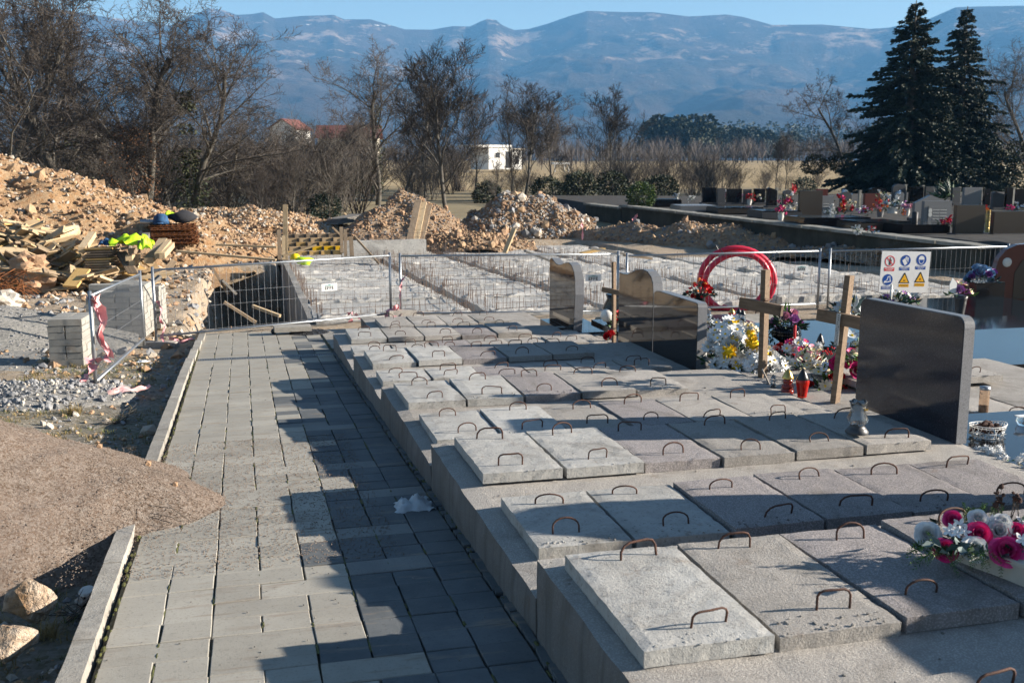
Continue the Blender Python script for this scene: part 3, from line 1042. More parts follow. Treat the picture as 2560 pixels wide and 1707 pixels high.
# small stone with a dipping top
o1 = [(14.35, -.50), (14.35, .37), (14.27, .395), (14.18, .375), (14.05, .335), (13.93, .33), (13.78, .35), (13.60, .39), (13.45, .405), (13.33, .38), (13.22, .30), (13.17, .2), (13.15, 0), (13.19, -.3), (13.22, -.50)]
headstone('headstone', 'small grey wavy-topped headstone on a wide plinth near the fence', o1, 4.28, .12, ((.12, .62), -.02, .10))
# the neighbour's stone just outside the picture, whose shadow falls on the second block
headstone('headstone', 'narrow dark headstone at the right edge of the nearest block', [(4.30, .14), (4.30, .86)] + arc((4.0, .86), .3, 0, 180, 8) + [(3.70, .14)], 4.42, .09)
headstone('headstone', 'plain dark headstone at the far right of the nearest block', [(2.75, .14), (2.75, .95), (1.9, .95), (1.9, .14)], 4.4, .09)

# ================================================================== WOODEN CROSSES
def cross(label, base, top_z, arm_z, post_w, arm_l, lean, rz, plate=None, wire=False):
    h = top_z - base[2]
    t = thing('wooden_cross', label, 'cross', tuple(base), rz, 'wooden grave crosses')
    m = MB(); m.box((0, 0, h / 2 - .06), (h + .1, post_w, post_w * .55), Matrix.Rotation(R(90), 3, 'Y'))
    m.build('post', 'wood_cross', t, False, None, (lean[1], lean[0], 0))
    m = MB(); m.box((0, 0, 0), (arm_l, post_w * .55, post_w * 1.15))
    m.build('crossbar', 'wood_cross', t, False, (lean[0] * (arm_z - base[2]), -post_w * .78 - lean[1] * (arm_z - base[2]), arm_z - base[2]), (0, .10, .04))
    if plate:
        m = MB(); m.box((0, 0, 0), (.035, .004, .26))
        for k in range(14):
            m.box((random.uniform(-.012, .012), -.003, -.12 + k * .018), (.006, .002, .006), None, 1)
        m.build('metal_strap', ['steel_galvanised', 'sign_black'], t, False, (lean[0] * .55, -post_w * 1.2 - lean[1] * .5, plate - base[2]), (0, -lean[0] * -1, 0))
    if wire:
        m = MB()
        a = arm_z - base[2]
        for k in range(3):
            m.tube([(-.05, -post_w * 1.1, a - .07 + k * .012), (.05, -post_w * 1.1, a + .08 - k * .01), (.055, .04, a + .06), (-.055, .04, a - .05), (-.05, -post_w * 1.1, a - .07 + k * .012)], .0022, 4)
        m.build('binding_wire', 'rust', t)
    return t
cross('weathered wooden cross at the left end of the wave-topped headstone', onz(1535, 842, -.45), .52, .14, .055, .30, (0, .03), -1.0)
cross('wooden cross bound with wire, standing left of the red lanterns', onz(1905, 968, -.30), .80, .46, .085, .42, (0.0, .02), -1.0, wire=True)
cross('tilted wooden cross with a perforated metal strap beside the large dark headstone', onz(2088, 1000, -.18), .86, .50, .085, .40, (0.04, -.05), -1.0, plate=.42)
# short dark plank leaning at the middle cross
pl = MB(); p0 = onz(1935, 985, -.30)
pl.bar((0, 0, 0), (-.10, .05, .22), .07, .012)
tag(pl.build('leaning_plank', 'wood_grey', None, False, tuple(p0)), 'short dark plank leaning against the wire-bound cross', 'plank')

# ================================================================== WIRE FENCE
def fence_panel(a, b, label, h=1.10, plate=None, gap=.10, hook=True):
    a, b = Vector(a), Vector(b)
    L = (b.xy - a.xy).length
    rz = math.atan2(b.y - a.y, b.x - a.x)
    t = thing('wire_fence', label, 'fence', tuple(a), rz, 'low wire mesh fence panels round the building site')
    dz = b.z - a.z
    def P(x, z):
        return (x, 0, z + dz * x / L)
    for x in (.02, L - .02):
        m = MB(); m.tube([P(x, .0), P(x, h + .02)], .021, 10); m.build('post', 'steel_galvanised', t, True)
    for z in (.09, h - .03):
        m = MB(); m.tube([P(.02, z), P(L - .02, z)], .0165, 8); m.build('rail', 'steel_galvanised', t, True)
    m = MB()
    x = .02 + gap
    while x < L - .04:
        m.tube([P(x, .09), P(x, h - .03)], .0021, 4, cap=False)
        x += gap
    for k in range(1, 5):
        z = .09 + (h - .12) * k / 5 if k in (2, 3) else (.09 + .03 if k == 1 else h - .06)
        m.tube([P(.02, z), P(L - .02, z)], .0022, 4, cap=False)
    stuff(m.build('wire_mesh', 'steel_wire', t))
    if plate:
        px, pz, w, hh = plate
        m = MB(); m.box((0, 0, 0), (w, .004, hh)); pl = m.build('name_plate', 'white_plastic', t, False, P(px, pz), (R(90) * 0, 0, 0))
        # lettering: the word and the little roof line above it
        m = MB()
        s = w / .30
        def bx(x0, z0, x1, z1, mi=0):
            m.box(((x0 + x1) / 2 * s, -.0035, (z0 + z1) / 2 * s), ((x1 - x0) * s, .003, (z1 - z0) * s), None, mi)
        for k, ch in enumerate('EFFE'):
            x0 = -.088 + k * .046
            bx(x0, -.045, x0 + .011, .012)
            bx(x0 + .0112, .002, x0 + .036, .012)
            bx(x0 + .0112, -.021, x0 + .032, -.011)
            if ch == 'E':
                bx(x0 + .0112, -.045, x0 + .036, -.035)
        for k in range(11):
            x0 = -.088 + k * .0162
            bx(x0, .024, x0 + .012, .036, 1)
        bx(-.025, .040, .025, .046, 1)
        m.build('lettering', ['sign_black', 'sign_teal'], pl)
    return t

def fz(u, v, hpx=None):
    pass
zb = -.87
FL0 = onz(240, 974, -.70); FL1 = onz(361, 862, -.86)
FA = onz(388, 856, -.88); FB = onz(980, 797, -.86); FC = onz(1000, 797, -.86); FD = onz(1546, 790, -.85); FE = onz(1562, 790, -.85); FF = onz(2046, 772, -.83); FG = onz(2066, 772, -.83)
FH = FG + (FF - FE) * 1.0
fence_panel(FL0, FL1, 'wire fence panel turned towards the camera beside the stacked paving blocks', 1.06, None, .05)
fence_panel(FA, FB, 'wire fence panel across the end of the path and the trench', 1.10, (2.86 / 3.66 * 3.66 - .05, .62, .27, .115))
fence_panel(FC, FD, 'wire fence panel in the middle, behind the lowest grave block', 1.09, (3.28, .66, .27, .115))
fence_panel(FE, FF, 'wire fence panel with the red hose coil standing at it', 1.06, (3.25, .73, .25, .115))
fence_panel(FG, FH, 'wire fence panel carrying the white safety sign', 1.06)
for (p, lab) in ((FA, 'grey concrete fence foot at the left end of the path fence'), (FB + np.array([.07, -.05, 0]), 'concrete fence foot under the pink ribbon at the middle posts'), (FD + np.array([.05, 0, 0]), 'concrete fence foot at the posts left of the hose coil')):
    m = rough_box((.50, .22, .13), .09, .008, p[0], .015)
    tag(m.build('concrete_block', 'concrete_worn', None, False, (p[0] + .08, p[1], gz(p[0], p[1]) - .02 + (.10 if p[1] > 16.3 and p[0] < 3 else 0)), (0, 0, random.uniform(-.3, .3))), lab, 'fence foot', 'concrete fence feet')

def ribbon(label, pts, w, mat='ribbon_pink', loc=(0, 0, 0), twist=1.2):
    m = MB()
    vs, fs = [], []
    pts = [Vector(p) for p in pts]
    dense = []
    for i in range(len(pts) - 1):
        for k in range(5):
            f = k / 5
            q = pts[i].lerp(pts[i + 1], f)
            q += Vector((nz(q.x * 9, q.z * 9, 1), nz(q.x * 9, q.z * 9, 5), nz(q.x * 7, q.y * 9, 3))) * w * .35
            dense.append(q)
    dense.append(pts[-1])
    for i, q in enumerate(dense):
        tdir = (dense[min(i + 1, len(dense) - 1)] - dense[max(0, i - 1)]).normalized()
        a = twist * math.sin(i * .7) + .4
        sd = tdir.orthogonal().normalized()
        sd = Matrix.Rotation(a, 3, tdir) @ sd
        cr_ = tdir.cross(sd)
        ww = w * (.75 + .4 * math.sin(i * 1.3))
        vs += [q - sd * ww / 2, q + cr_ * ww * .22, q + sd * ww / 2]
        if i:
            o = i * 3
            fs += [(o - 3, o - 2, o + 1, o), (o - 2, o - 1, o + 2, o + 1)]
    m.add(vs, fs)
    return tag(m.build('ribbon', mat, None, True, tuple(loc)), label, 'ribbon', 'pink warning ribbons')
b0 = FL0
ribbon('long pink warning ribbon wound down the nearest fence post', [b0 + np.array(q) for q in ((.02, 0, 1.02), (.06, .06, .95), (.09, .05, .6), (.14, .05, .36), (.05, -.02, .32), (-.05, -.04, .33), (.0, -.05, .28), (-.12, -.02, .12), (-.1, -.03, .02), (.02, -.05, -.02), (.05, -.02, 0.0))], .10)
ribbon('pale pink ribbon folded over the top of the nearest fence post', [b0 + np.array(q) for q in ((.0, -.02, 1.0), (.07, .02, 1.04), (.11, .08, .9), (.10, .06, .62), (.16, .07, .33))], .12, 'ribbon_pale')
for i, (uv, zz, lab) in enumerate((((865, 1005), -.72, 'pink ribbon strip lying on the dirt verge left of the path'), ((300, 985), -.70, 'short pink ribbon scrap lying below the long strip on the verge'))):
    pass
q = onz(318, 992, -.70)
ribbon('pale pink ribbon strip lying flat on the dirt verge left of the kerb', [q + np.array(v) for v in ((-.18, -.05, .05), (-.05, 0, .07), (.1, .06, .05), (.22, .16, .08))], .08, 'ribbon_pale')
ribbon('crumpled pale pink scrap lying behind the ribbon strip on the verge', [q + np.array(v) for v in ((-.17, .12, .05), (-.05, .14, .08), (.05, .16, .06))], .06, 'ribbon_pale')
ribbon('pink ribbon hanging down the fence post at the left end of the path', [FA + np.array(v) for v in ((.08, -.02, .62), (.11, -.03, .5), (.10, -.03, .3), (.16, -.03, .25), (.10, -.04, .1), (.13, -.1, -.0))], .06)
ribbon('pink ribbon lying on the fence foot at the left end of the path', [FA + np.array(v) for v in ((.2, -.1, .06), (.3, -.15, .08), (.38, -.22, .03), (.55, -.18, .06))], .07)
ribbon('bunched pink ribbon at the base of the middle fence posts', [FB + np.array(v) for v in ((-.1, -.08, .02), (-.08, -.10, .16), (.02, -.14, .2), (.1, -.12, .24), (.14, -.1, .08), (.0, -.16, .04), (.16, -.1, .06))], .13)
ribbon('narrow pink ribbon tied halfway up the middle fence post', [FC + np.array(v) for v in ((.0, -.03, .35), (.01, -.04, .5), (.04, -.03, .65), (.12, 0, .74))], .05)
ribbon('pink ribbon tied to the bottom rail left of the middle posts', [FB + np.array(v) for v in ((-.75, -.03, .12), (-.68, -.06, .15), (-.66, -.05, -.02), (-.74, -.08, -.08), (-.62, -.06, .14), (-.5, -.05, -.04))], .07)
q = onz(1580, 575, -1.1)
ribbon('small pink ribbon tied to a stake before the mossy wall', [q + np.array(v) for v in ((0, 0, 0), (.02, 0, .4), (.2, 0, .65), (.1, 0, .3))], .12)
q = onz(1456, 600, -1.1)
ribbon('small pink ribbon at the foot of the right rubble heap', [q + np.array(v) for v in ((0, 0, 0), (.0, 0, .5), (-.02, 0, .7))], .10)

# ================================================================== SAFETY SIGN
dirF = (FH - FG); Lf = np.linalg.norm(dirF[:2]); rzF = math.atan2(dirF[1], dirF[0])
sp = ondepth(2262, 680, depth(FG + dirF * .22) - .05)
SG = thing('safety_sign', 'white building site safety sign with six pictograms hung on the wire fence', 'sign', tuple(sp), rzF - .0)
m = MB(); m.box((0, 0, 0), (.97, .008, .74)); m.build('panel', 'white_plastic', SG, False, None, (0, .035, 0))
def disc(mb, c, r, y, mi=0, n=26, r0=0):
    vs, fs = [], []
    for k in range(n):
        a = 2 * math.pi * k / n
        vs.append((c[0] + r * math.cos(a), y, c[1] + r * math.sin(a)))
    if r0:
        for k in range(n):
            a = 2 * math.pi * k / n
            vs.append((c[0] + r0 * math.cos(a), y, c[1] + r0 * math.sin(a)))
        fs = [(k, (k + 1) % n, (k + 1) % n + n, k + n) for k in range(n)]
    else:
        fs = [tuple(range(n))]
    mb.add(vs, fs, mi)
def poly(mb, pts, y, mi=0):
    mb.add([(p[0], y, p[1]) for p in pts], [tuple(range(len(pts)))], mi)
def textbar(mb, c, w, h, mi, mt, two=True):
    poly(mb, [(c[0] - w/2, c[1] - h/2), (c[0] + w/2, c[1] - h/2), (c[0] + w/2, c[1] + h/2), (c[0] - w/2, c[1] + h/2)], -.0062, mi)
    for j, (zo, f) in enumerate(((h * .2, .88), (-h * .2, .55 if two else .8))):
        n = 15
        for k in range(n):
            x = c[0] + (k - (n - 1) / 2) * w * f / n
            poly(mb, [(x - w*f/n*.33, c[1] + zo - h*.1), (x + w*f/n*.33, c[1] + zo - h*.1), (x + w*f/n*.33, c[1] + zo + h*.1), (x - w*f/n*.33, c[1] + zo + h*.1)], -.0066, mt)
SM = ['sign_red', 'sign_blue', 'sign_yellow', 'sign_black', 'white_plastic']
m = MB()                                                # no entry for pedestrians
disc(m, (0, 0), .10, -.0062, 0, 30, .083)
disc(m, (0.005, .052), .014, -.0062, 3, 12)
poly(m, [(-.022, -.002), (.024, -.002), (.024, .034), (-.016, .034)], -.0062, 3)
poly(m, [(.024, .022), (.036, .026), (.03, -.02), (.024, -.02)], -.0062, 3)
poly(m, [(-.016, -.07), (.0, -.07), (.004, 0), (-.016, 0)], -.0063, 3)
poly(m, [(.004, -.07), (.016, -.07), (.02, 0), (.006, 0)], -.0063, 3)
poly(m, [(-.066, .055), (-.055, .066), (.066, -.055), (.055, -.066)], -.0068, 0)
textbar(m, (0, -.145), .20, .06, 0, 4)
m.build('no_entry_pictogram', SM, SG, False, (-.31, 0, .20), (0, .035, 0))
m = MB()                                                # protective gloves
disc(m, (0, 0), .10, -.0062, 1)
poly(m, [(-.07, .0), (-.02, .04), (.04, -.05), (-.012, -.09)], -.0066, 4)
for k in range(4):
    x = -.012 + k * .017
    poly(m, [(x, .02 - k * .014), (x + .011, .016 - k * .014), (x + .022, .07 - k * .006), (x + .010, .076 - k * .006)], -.0066, 4)
textbar(m, (-.01, -.145), .20, .06, 1, 4)
m.build('gloves_pictogram', SM, SG, False, (.0, 0, .205), (0, .035, 0))
m = MB()                                                # helmet
disc(m, (0, 0), .10, -.0062, 1)
poly(m, [(-.058 + 0, .0)] + [(.058 * math.cos(a), .02 + .055 * math.sin(a)) for a in np.linspace(0, math.pi, 12)][::-1][0:0] + [(.058, .0)] + [(.056 * math.cos(a), .02 + .05 * math.sin(a)) for a in np.linspace(0, math.pi, 12)], -.0066, 4)
vs = [(.052 * math.cos(a), -.005 + .075 * math.sin(a)) for a in np.linspace(math.pi, 2 * math.pi, 13)]
vi = [(.043 * math.cos(a), -.005 + .063 * math.sin(a)) for a in np.linspace(math.pi, 2 * math.pi, 13)]
for k in range(12):
    poly(m, [vs[k], vs[k + 1], vi[k + 1], vi[k]], -.0066, 4)
textbar(m, (-.005, -.145), .20, .06, 1, 4)
m.build('helmet_pictogram', SM, SG, False, (.315, 0, .215), (0, .035, 0))
m = MB()                                                # safety boots
disc(m, (0, 0), .10, -.0062, 1)
poly(m, [(-.072, -.05), (-.07, -.03), (-.02, -.005), (.0, .06), (.045, .065), (.055, .0), (.068, -.02), (.066, -.035), (.02, -.045), (-.02, -.05), (-.065, -.06)], -.0066, 4)
poly(m, [(-.05, -.03), (-.005, -.01), (.01, .045), (.036, .05), (.04, -.005), (.05, -.02), (-.0, -.032)], -.0070, 1)
textbar(m, (-.01, -.145), .20, .06, 1, 4, False)
m.build('boots_pictogram', SM, SG, False, (-.335, 0, -.13), (0, .035, 0))
for px, nm, pz in ((-.005, 'warning_pictogram', -.125), (.31, 'danger_pictogram', -.12)):
    m = MB()
    poly(m, [(-.11, -.075), (.11, -.075), (.01, .11), (-.002, .115), (-.01, .11)], -.0062, 3)
    poly(m, [(-.082, -.06), (.082, -.06), (0, .085)], -.0066, 2)
    if px < 0.2:
        poly(m, [(-.03, -.03), (-.005, -.04), (.028, -.032), (.018, -.02), (-.005, -.016), (-.022, -.022)], -.0070, 3)
    else:
        poly(m, [(-.01, -.035), (.008, -.035), (.012, -.005), (.0, .005), (-.012, -.005)], -.0070, 3)
        poly(m, [(.016, -.035), (.022, -.035), (.030, -.01), (.024, -.008)], -.0070, 0)
    poly(m, [(-.10, -.145), (.10, -.145), (.10, -.09), (-.10, -.09)], -.0062, 2)
    for j in (0, 1):
        for k in range(14):
            x = (k - 6.5) * .0125
            poly(m, [(x - .004, -.112 - j * .02), (x + .004, -.112 - j * .02), (x + .004, -.103 - j * .02), (x - .004, -.103 - j * .02)], -.0066, 3)
    m.build(nm, SM, SG, False, (px, 0, pz), (0, .035, 0))
for x, z in ((-.47, .35), (.47, .35), (-.47, -.35), (.47, -.35)):
    m = MB(); m.tube([(x, .0, z), (x, .03, z + .02), (x, .03, z + .05)], .003, 4)
    m.build('wire_tie', 'steel_wire', SG)

# ================================================================== RED HOSE COIL leaning on the fence
hc = ondepth(1842, 705, depth(FE + (FF - FE) * .57) + .35)
T_ = thing('hose_coil', 'big coil of thick red corrugated pipe standing upright behind the wire fence', 'hose', tuple(hc), -.25)
pts = []
for k in range(0, 150):
    a = -R(120) + k / 149 * 2 * math.pi * 2.15
    rr = .47 + .19 * (k / 149) + .02 * math.sin(a * 2.3)
    pts.append((rr * math.cos(a) * 1.07 + .05 * (k / 149), -.10 + .22 * k / 149, rr * math.sin(a) * 1.0))
m = MB()
rs = [.050 + (.004 if k % 2 else 0) for k in range(150)]
m.tube(pts, rs, 10)
m.build('pipe', 'red_hose', T_, True)
for a in (R(35), R(118), R(250)):
    m = MB()
    c, s_ = math.cos(a), math.sin(a)
    loop = [((.64 + q * .10) * c * 1.07, y_, (.64 + q * .10) * s_) for q, y_ in ((-1, -.16), (1, -.16), (1, .16), (-1, .16), (-1, -.16))]
    m.tube(loop, .007, 5); m.build('tie', 'black_plastic', T_)

# ================================================================== FOUNDATION: stepped concrete vault columns behind the fence
COLS = [(1.15, 4.0), (4.25, 6.3), (6.6, 9.85), (10.15, 12.6), (12.95, 15.1)]
FT = lambda y: -.95 - .025 * (y - 18)
NR = 9
for ci, (x0, x1) in enumerate(COLS):
    t = thing('concrete_foundation', 'raw stepped concrete grave foundation with rusty starter bars, %s from the trench' % ['strip next in line', 'second strip', 'third strip', 'fourth strip', 'fifth strip'][ci] if ci else
              'raw stepped concrete grave foundation with rusty starter bars, right beside the trench', 'foundation', (x0, 17.9, FT(17.9)), 0, 'stepped concrete foundations behind the fence')
    w = x1 - x0
    rb = MB()
    for r in range(NR):
        y0 = 17.9 + r * 2.45 + (0.0 if ci != 3 else .6)
        if y0 > 38 - (ci == 4) * 9:
            break
        z = FT(y0)
        blk = rough_box((w, 2.40, .32), .30, .035, ci * 5 + r * 3.1, .03)
        blk.build('concrete_step', 'concrete_fresh', t, False, (w / 2, y0 + 1.22 - 17.9, z - .30 - FT(17.9)))
        # a lower, rough strip between this step and the next
        lump = rough_box((w * .96, .55, .14), .12, .05, ci + r * 9.1, .03)
        lump.build('rough_ridge', 'concrete_fresh', t, False, (w / 2, y0 + .2 - 17.9, z - FT(17.9) - .05))
        yy = y0
        while yy < y0 + 2.4:
            for xe in (.10, w - .10) if ci < 3 else (.08,):
                hb_ = random.uniform(.16, .42) if ci < 3 else random.uniform(.12, .28)
                xx = xe + random.uniform(-.05, .05)
                rb.tube([(xx, yy - 17.9, z - FT(17.9) - .05), (xx + random.uniform(-.03, .03), yy - 17.9 + random.uniform(-.03, .03), z - FT(17.9) + hb_)], .0055, 4, cap=False)
            yy += .13 if ci < 3 else .22
        xx = .15
        while xx < w - .1:
            for yo in ((.05, .25) if (r == 0 and ci < 3) else (.12,)):
                hb_ = random.uniform(.1, .34)
                rb.tube([(xx, y0 + yo - 17.9, z - FT(17.9) - .05), (xx + random.uniform(-.02, .02), y0 + yo - 17.9, z - FT(17.9) + hb_)], .005, 4, cap=False)
            xx += .13 if ci < 3 else .25
        if ci < 2 or r == 0:
            for k in range(2):
                zz = z - FT(17.9) + .1 + .1 * k
                rb.tube([(.1, y0 + .1 - 17.9, zz), (w - .1, y0 + .12 - 17.9, zz + random.uniform(-.03, .03))], .005, 4, cap=False)
                rb.tube([(w - .1, y0 - 17.9, zz), (w - .08, y0 + 2.4 - 17.9, zz - .05)], .005, 4, cap=False)
    stuff(rb.build('starter_bars', 'wire_rusty', t))
    if ci == 0:   # the high wall on the trench side and the front face under the fence
        m = rough_box((.16, 13.2, 1.5), .35, .012, 3, .015)
        m.build('trench_wall', 'concrete_block', t, False, (-.02, 6.6, -1.5))
    m = rough_box((w, .18, .75), .3, .012, ci, .02)
    m.build('front_wall', 'concrete_fresh', t, False, (w / 2, -.06, -.72))
    # sloping corridors left of each strip
    if ci:
        for r in range(NR):
            y0 = 17.9 + r * 2.45
            if y0 > 37:
                break
            z = FT(y0)
            gw = COLS[ci][0] - COLS[ci - 1][1] + .05
            sl = MB()
            sl.prism([(y0 - 17.9, z - FT(17.9) - .02), (y0 + 2.44 - 17.9, z - FT(17.9) - .24), (y0 + 2.44 - 17.9, z - .6 - FT(17.9)), (y0 - 17.9, z - .6 - FT(17.9))], 'x', -gw, -.005)
            sl.build('sloping_strip', 'concrete_fresh', t)
# far end wall with a mesh on top, next to the planks
t = thing('concrete_wall', 'pale concrete wall with a wire grid on top in front of the planked heap', 'wall', (3.0, 33.0, -1.30))
m = rough_box((2.7, .25, .62), .4, .02, 8, .02); m.build('wall_slab', 'concrete_fresh', t, False, (1.35, 0, 0))
m = MB()
for k in range(19):
    m.tube([(.05 + k * .14, 0, .6), (.05 + k * .14, 0, .86)], .008, 4)
for zz in (.68, .82):
    m.tube([(0, 0, zz), (2.7, 0, zz)], .008, 4)
stuff(m.build('wire_grid', 'wire_rusty', t))

# ================================================================== TIMBER
def plank(a, b, w, h, mat, label, group=None, name='plank'):
    a, b = Vector(a), Vector(b)
    m = MB(); m.box((0, 0, 0), ((b - a).length, w, h))
    o = m.build(name, mat, None, False, (a + b) / 2)
    o.rotation_mode = 'XYZ'
    o.rotation_euler = (b - a).to_track_quat('X', 'Z').to_euler()
    return tag(o, label, 'plank' if name == 'plank' else name.replace('_', ' '), group)
def pxd(u, v, d):
    return Vector(ondepth(u, v, d))
# planks leaning on the middle heap
for i, (u0, v0, u1, v1, w, mt, lab) in enumerate(((1020, 622, 1046, 500, .22, 'wood_weathered', 'long plank on the left of the bundle leaning on the middle heap'), (1034, 624, 1058, 506, .24, 'wood_pale', 'pale plank in the middle of the bundle leaning on the middle heap'),
                                         (1044, 627, 1072, 515, .24, 'wood_weathered', 'plank on the right of the bundle leaning on the middle heap'), (1000, 605, 1036, 560, .15, 'wood_weathered', 'short plank stub behind the leaning bundle at the middle heap'))):
    plank(pxd(u0, v0, 34.0), pxd(u1, v1, 36.5), w, .05, mt, lab, 'planks leaning on the middle heap')
# stakes and boards round the trench end
for (u0, v0, u1, v1, d, w, mt, lab) in ((714, 650, 713, 512, 28.5, .13, 'wood_pale', 'tallest wooden stake standing at the far end of the trench'), (699, 650, 697, 575, 28, .10, 'wood_weathered', 'short stake left of the tallest stake at the trench'), (709, 650, 708, 590, 27.5, .08, 'wood_pale', 'thin pale stake in front of the tallest stake'),
                                     (855, 632, 853, 568, 31, .10, 'wood_weathered', 'upright stake right of the yellow boards'), (864, 640, 863, 574, 31, .09, 'wood_weathered', 'second upright stake right of the yellow boards'), (880, 640, 877, 592, 31, .12, 'wood_weathered', 'broad short stake right of the yellow boards'),
                                     (885, 590, 948, 660, 30, .16, 'wood_weathered', 'board slanting down to the right beside the upright stakes'), (830, 568, 856, 592, 31.5, .10, 'wood_weathered', 'short board slanting behind the upright stakes'),
                                     (708, 640, 791, 612, 27.5, .11, 'wood_pale', 'bright pale board rising to the right across the trench end'), (440, 628, 690, 650, 26.5, .16, 'wood_pale', 'long pale board lying across the trench end'), (540, 612, 692, 618, 30, .14, 'wood_pale', 'upper pale board lying above the trench end'),
                                     (1262, 632, 1286, 572, 31, .16, 'wood_pale', 'pale board standing alone in the foundation left of the small headstone'), (1312, 628, 1384, 656, 25, .18, 'wood_grey', 'grey board lying on the foundation behind the small headstone'), (1475, 620, 1560, 634, 24, .20, 'wood_grey', 'grey board lying beyond the middle fence posts'),
                                     (1560, 638, 1628, 646, 23, .16, 'wood_weathered', 'short board lying on the foundation beyond the middle fence posts'), (1452, 634, 1510, 622, 25, .2, 'wood_yellow', 'yellowish board lying on the foundation beyond the fence'),
                                     (860, 532, 880, 552, 44, .14, 'wood_pale', 'pale board sticking up beside the middle heap'), (600, 780, 650, 816, 19.6, .10, 'wood_grey', 'grey plank lying down in the trench'), (560, 755, 640, 806, 19.0, .09, 'wood_weathered', 'brown plank slanting down into the trench'),
                                     (530, 668, 570, 735, 22, .14, 'wood_weathered', 'weathered plank leaning on the left bank of the trench'), (555, 700, 590, 735, 22, .10, 'wood_grey', 'thin grey plank on the left bank of the trench'), (372, 715, 400, 690, 21, .1, 'wood_grey', 'grey slat beside the first paving stack'),
                                     (700, 790, 632, 765, 18.3, .06, 'wood_pale', 'pale lath lying in the trench')):
    plank(pxd(u0, v0, d), pxd(u1, v1, d + .2), w, .05, mt, lab)
# sheets lying left of the middle heap
for k in range(5):
    plank(pxd(826 + k * 2, 560 - k * 3, 41 + k * .1), pxd(914 - k * 4, 548 - k * 3, 43), .7, .03, 'wood_grey', 'grey sheet in the low stack left of the middle heap', 'grey sheets left of the middle heap', 'sheet')
# yellow formwork boards in rows at the far trench end
fo = thing('formwork', 'rows of yellow formwork boards with dark spacers at the far end of the trench', 'formwork', tuple(onz(796, 640, -1.15)), .0)
for r in range(5):
    for k in range(6):
        m = MB(); m.box((0, 0, 0), (.34, .05, .13))
        mt = 'wood_painted' if r == 1 and k > 1 else ('wood_yellow' if r == 0 or (r == 2 and k % 2) else ('wood_tan' if r < 4 else 'wood_weathered'))
        m.build('board', mt, fo, False, (-.85 + k * .36 + (r % 2) * .12, .35 * r, .10 + .11 * r))
m = MB()
for r in range(5):
    for k in range(7):
        m.box((-1.03 + k * .36 + (r % 2) * .12, .35 * r - .03, .10 + .11 * r), (.07, .06, .12))
m.build('spacer', 'black_plastic', fo)
hm = MB(); hm.lathe([(.13, 0), (.125, .05), (.10, .10), (.06, .135), (0, .145)], n=14); 
tag(hm.build('hard_hat', 'yellow_plastic', None, True, tuple(pxd(738, 648, 25.5)), (0, 0, .3)), 'bright yellow hard hat on the concrete edge beside the trench', 'helmet')
hm = MB(); hm.blob((0, 0, .05), .13, 0, 2, (1.6, 1, .7), .4); 
tag(hm.build('hivis_cloth', 'hivis', None, True, tuple(pxd(762, 657, 25.2))), 'pale green cloth lying right of the yellow hard hat', 'cloth')

# jumbled offcuts
TC = onz(150, 712, -.85)
dep0 = depth(TC)
def jumble(n, u0, u1, v0, v1, lmin, lmax, mats, wmax=.30):
    for k in range(n):
        u = random.uniform(u0, u1)
        f = random.random()
        v = v1 + (v0 - v1) * f * (0.35 + 0.65 * math.sin(math.pi * min(1, max(0, (u - u0 + 60) / (u1 - u0 + 60)))))
        d = 23.0 + 2.6 * f + random.uniform(-.4, .4)
        c = pxd(u, v, d)
        L = random.uniform(lmin, lmax)
        yaw, pit = random.uniform(-1.2, 1.2), random.uniform(-.55, .55)
        dv = Vector((math.cos(yaw) * math.cos(pit), math.sin(yaw) * math.cos(pit), math.sin(pit)))
        o = plank(c - dv * L / 2, c + dv * L / 2, random.uniform(.09, wmax), random.uniform(.022, .06), random.choice(mats), 'timber offcut lying in the jumbled wood pile below the big heap', 'timber offcuts in the jumbled wood pile', 'timber_offcut')
        o.rotation_euler.rotate_axis('X', random.uniform(-.9, .9))
random.seed(23)
WM = ['wood_pale', 'wood_pale', 'wood_pale', 'wood_yellow', 'wood_tan', 'wood_weathered', 'wood_tan']
jumble(185, -30, 215, 560, 695, .6, 1.3, WM, .36)
jumble(34, 60, 330, 690, 722, .6, 1.6, ['wood_weathered', 'wood_grey', 'wood_pale'], .18)
jumble(26, 210, 420, 640, 690, .5, 1.1, WM, .2)
# tidy stack of thin panels, beams, leaning laths
for k in range(12):
    a, b2 = pxd(223 + random.uniform(-3, 3), 690 - k * 6.2, 23.4), pxd(286 + random.uniform(-4, 4), 688 - k * 6.2, 23.4)
    plank(a, b2, .55, .035, random.choice(['wood_weathered', 'wood_pale', 'wood_yellow']), 'thin panel in the tidy stack beside the jumbled wood pile', 'thin panels in the tidy stack', 'panel')
for k in range(7):
    plank(pxd(290 + k * 4, 630, 23.6), pxd(322 + k * 4, 684, 23.0), .04, .03, 'wood_weathered', 'dark lath leaning beside the tidy stack of panels', 'dark leaning laths', 'lath')
for (u0, v0, u1, v1, w, mt) in ((372, 652, 408, 602, .20, 'wood_pale'), (394, 640, 422, 605, .13, 'wood_pale'), (405, 640, 430, 612, .12, 'wood_pale'), (354, 610, 366, 588, .16, 'wood_grey'), (205, 625, 232, 585, .16, 'wood_pale'), (327, 628, 345, 626, .12, 'wood_weathered'), (322, 645, 344, 642, .14, 'wood_pale'), (330, 658, 350, 655, .13, 'wood_pale')):
    plank(pxd(u0, v0, 23.2), pxd(u1, v1, 25.6), w, .13, mt, 'squared timber beam lying by the bright work jackets', 'squared timber beams by the jackets', 'beam')
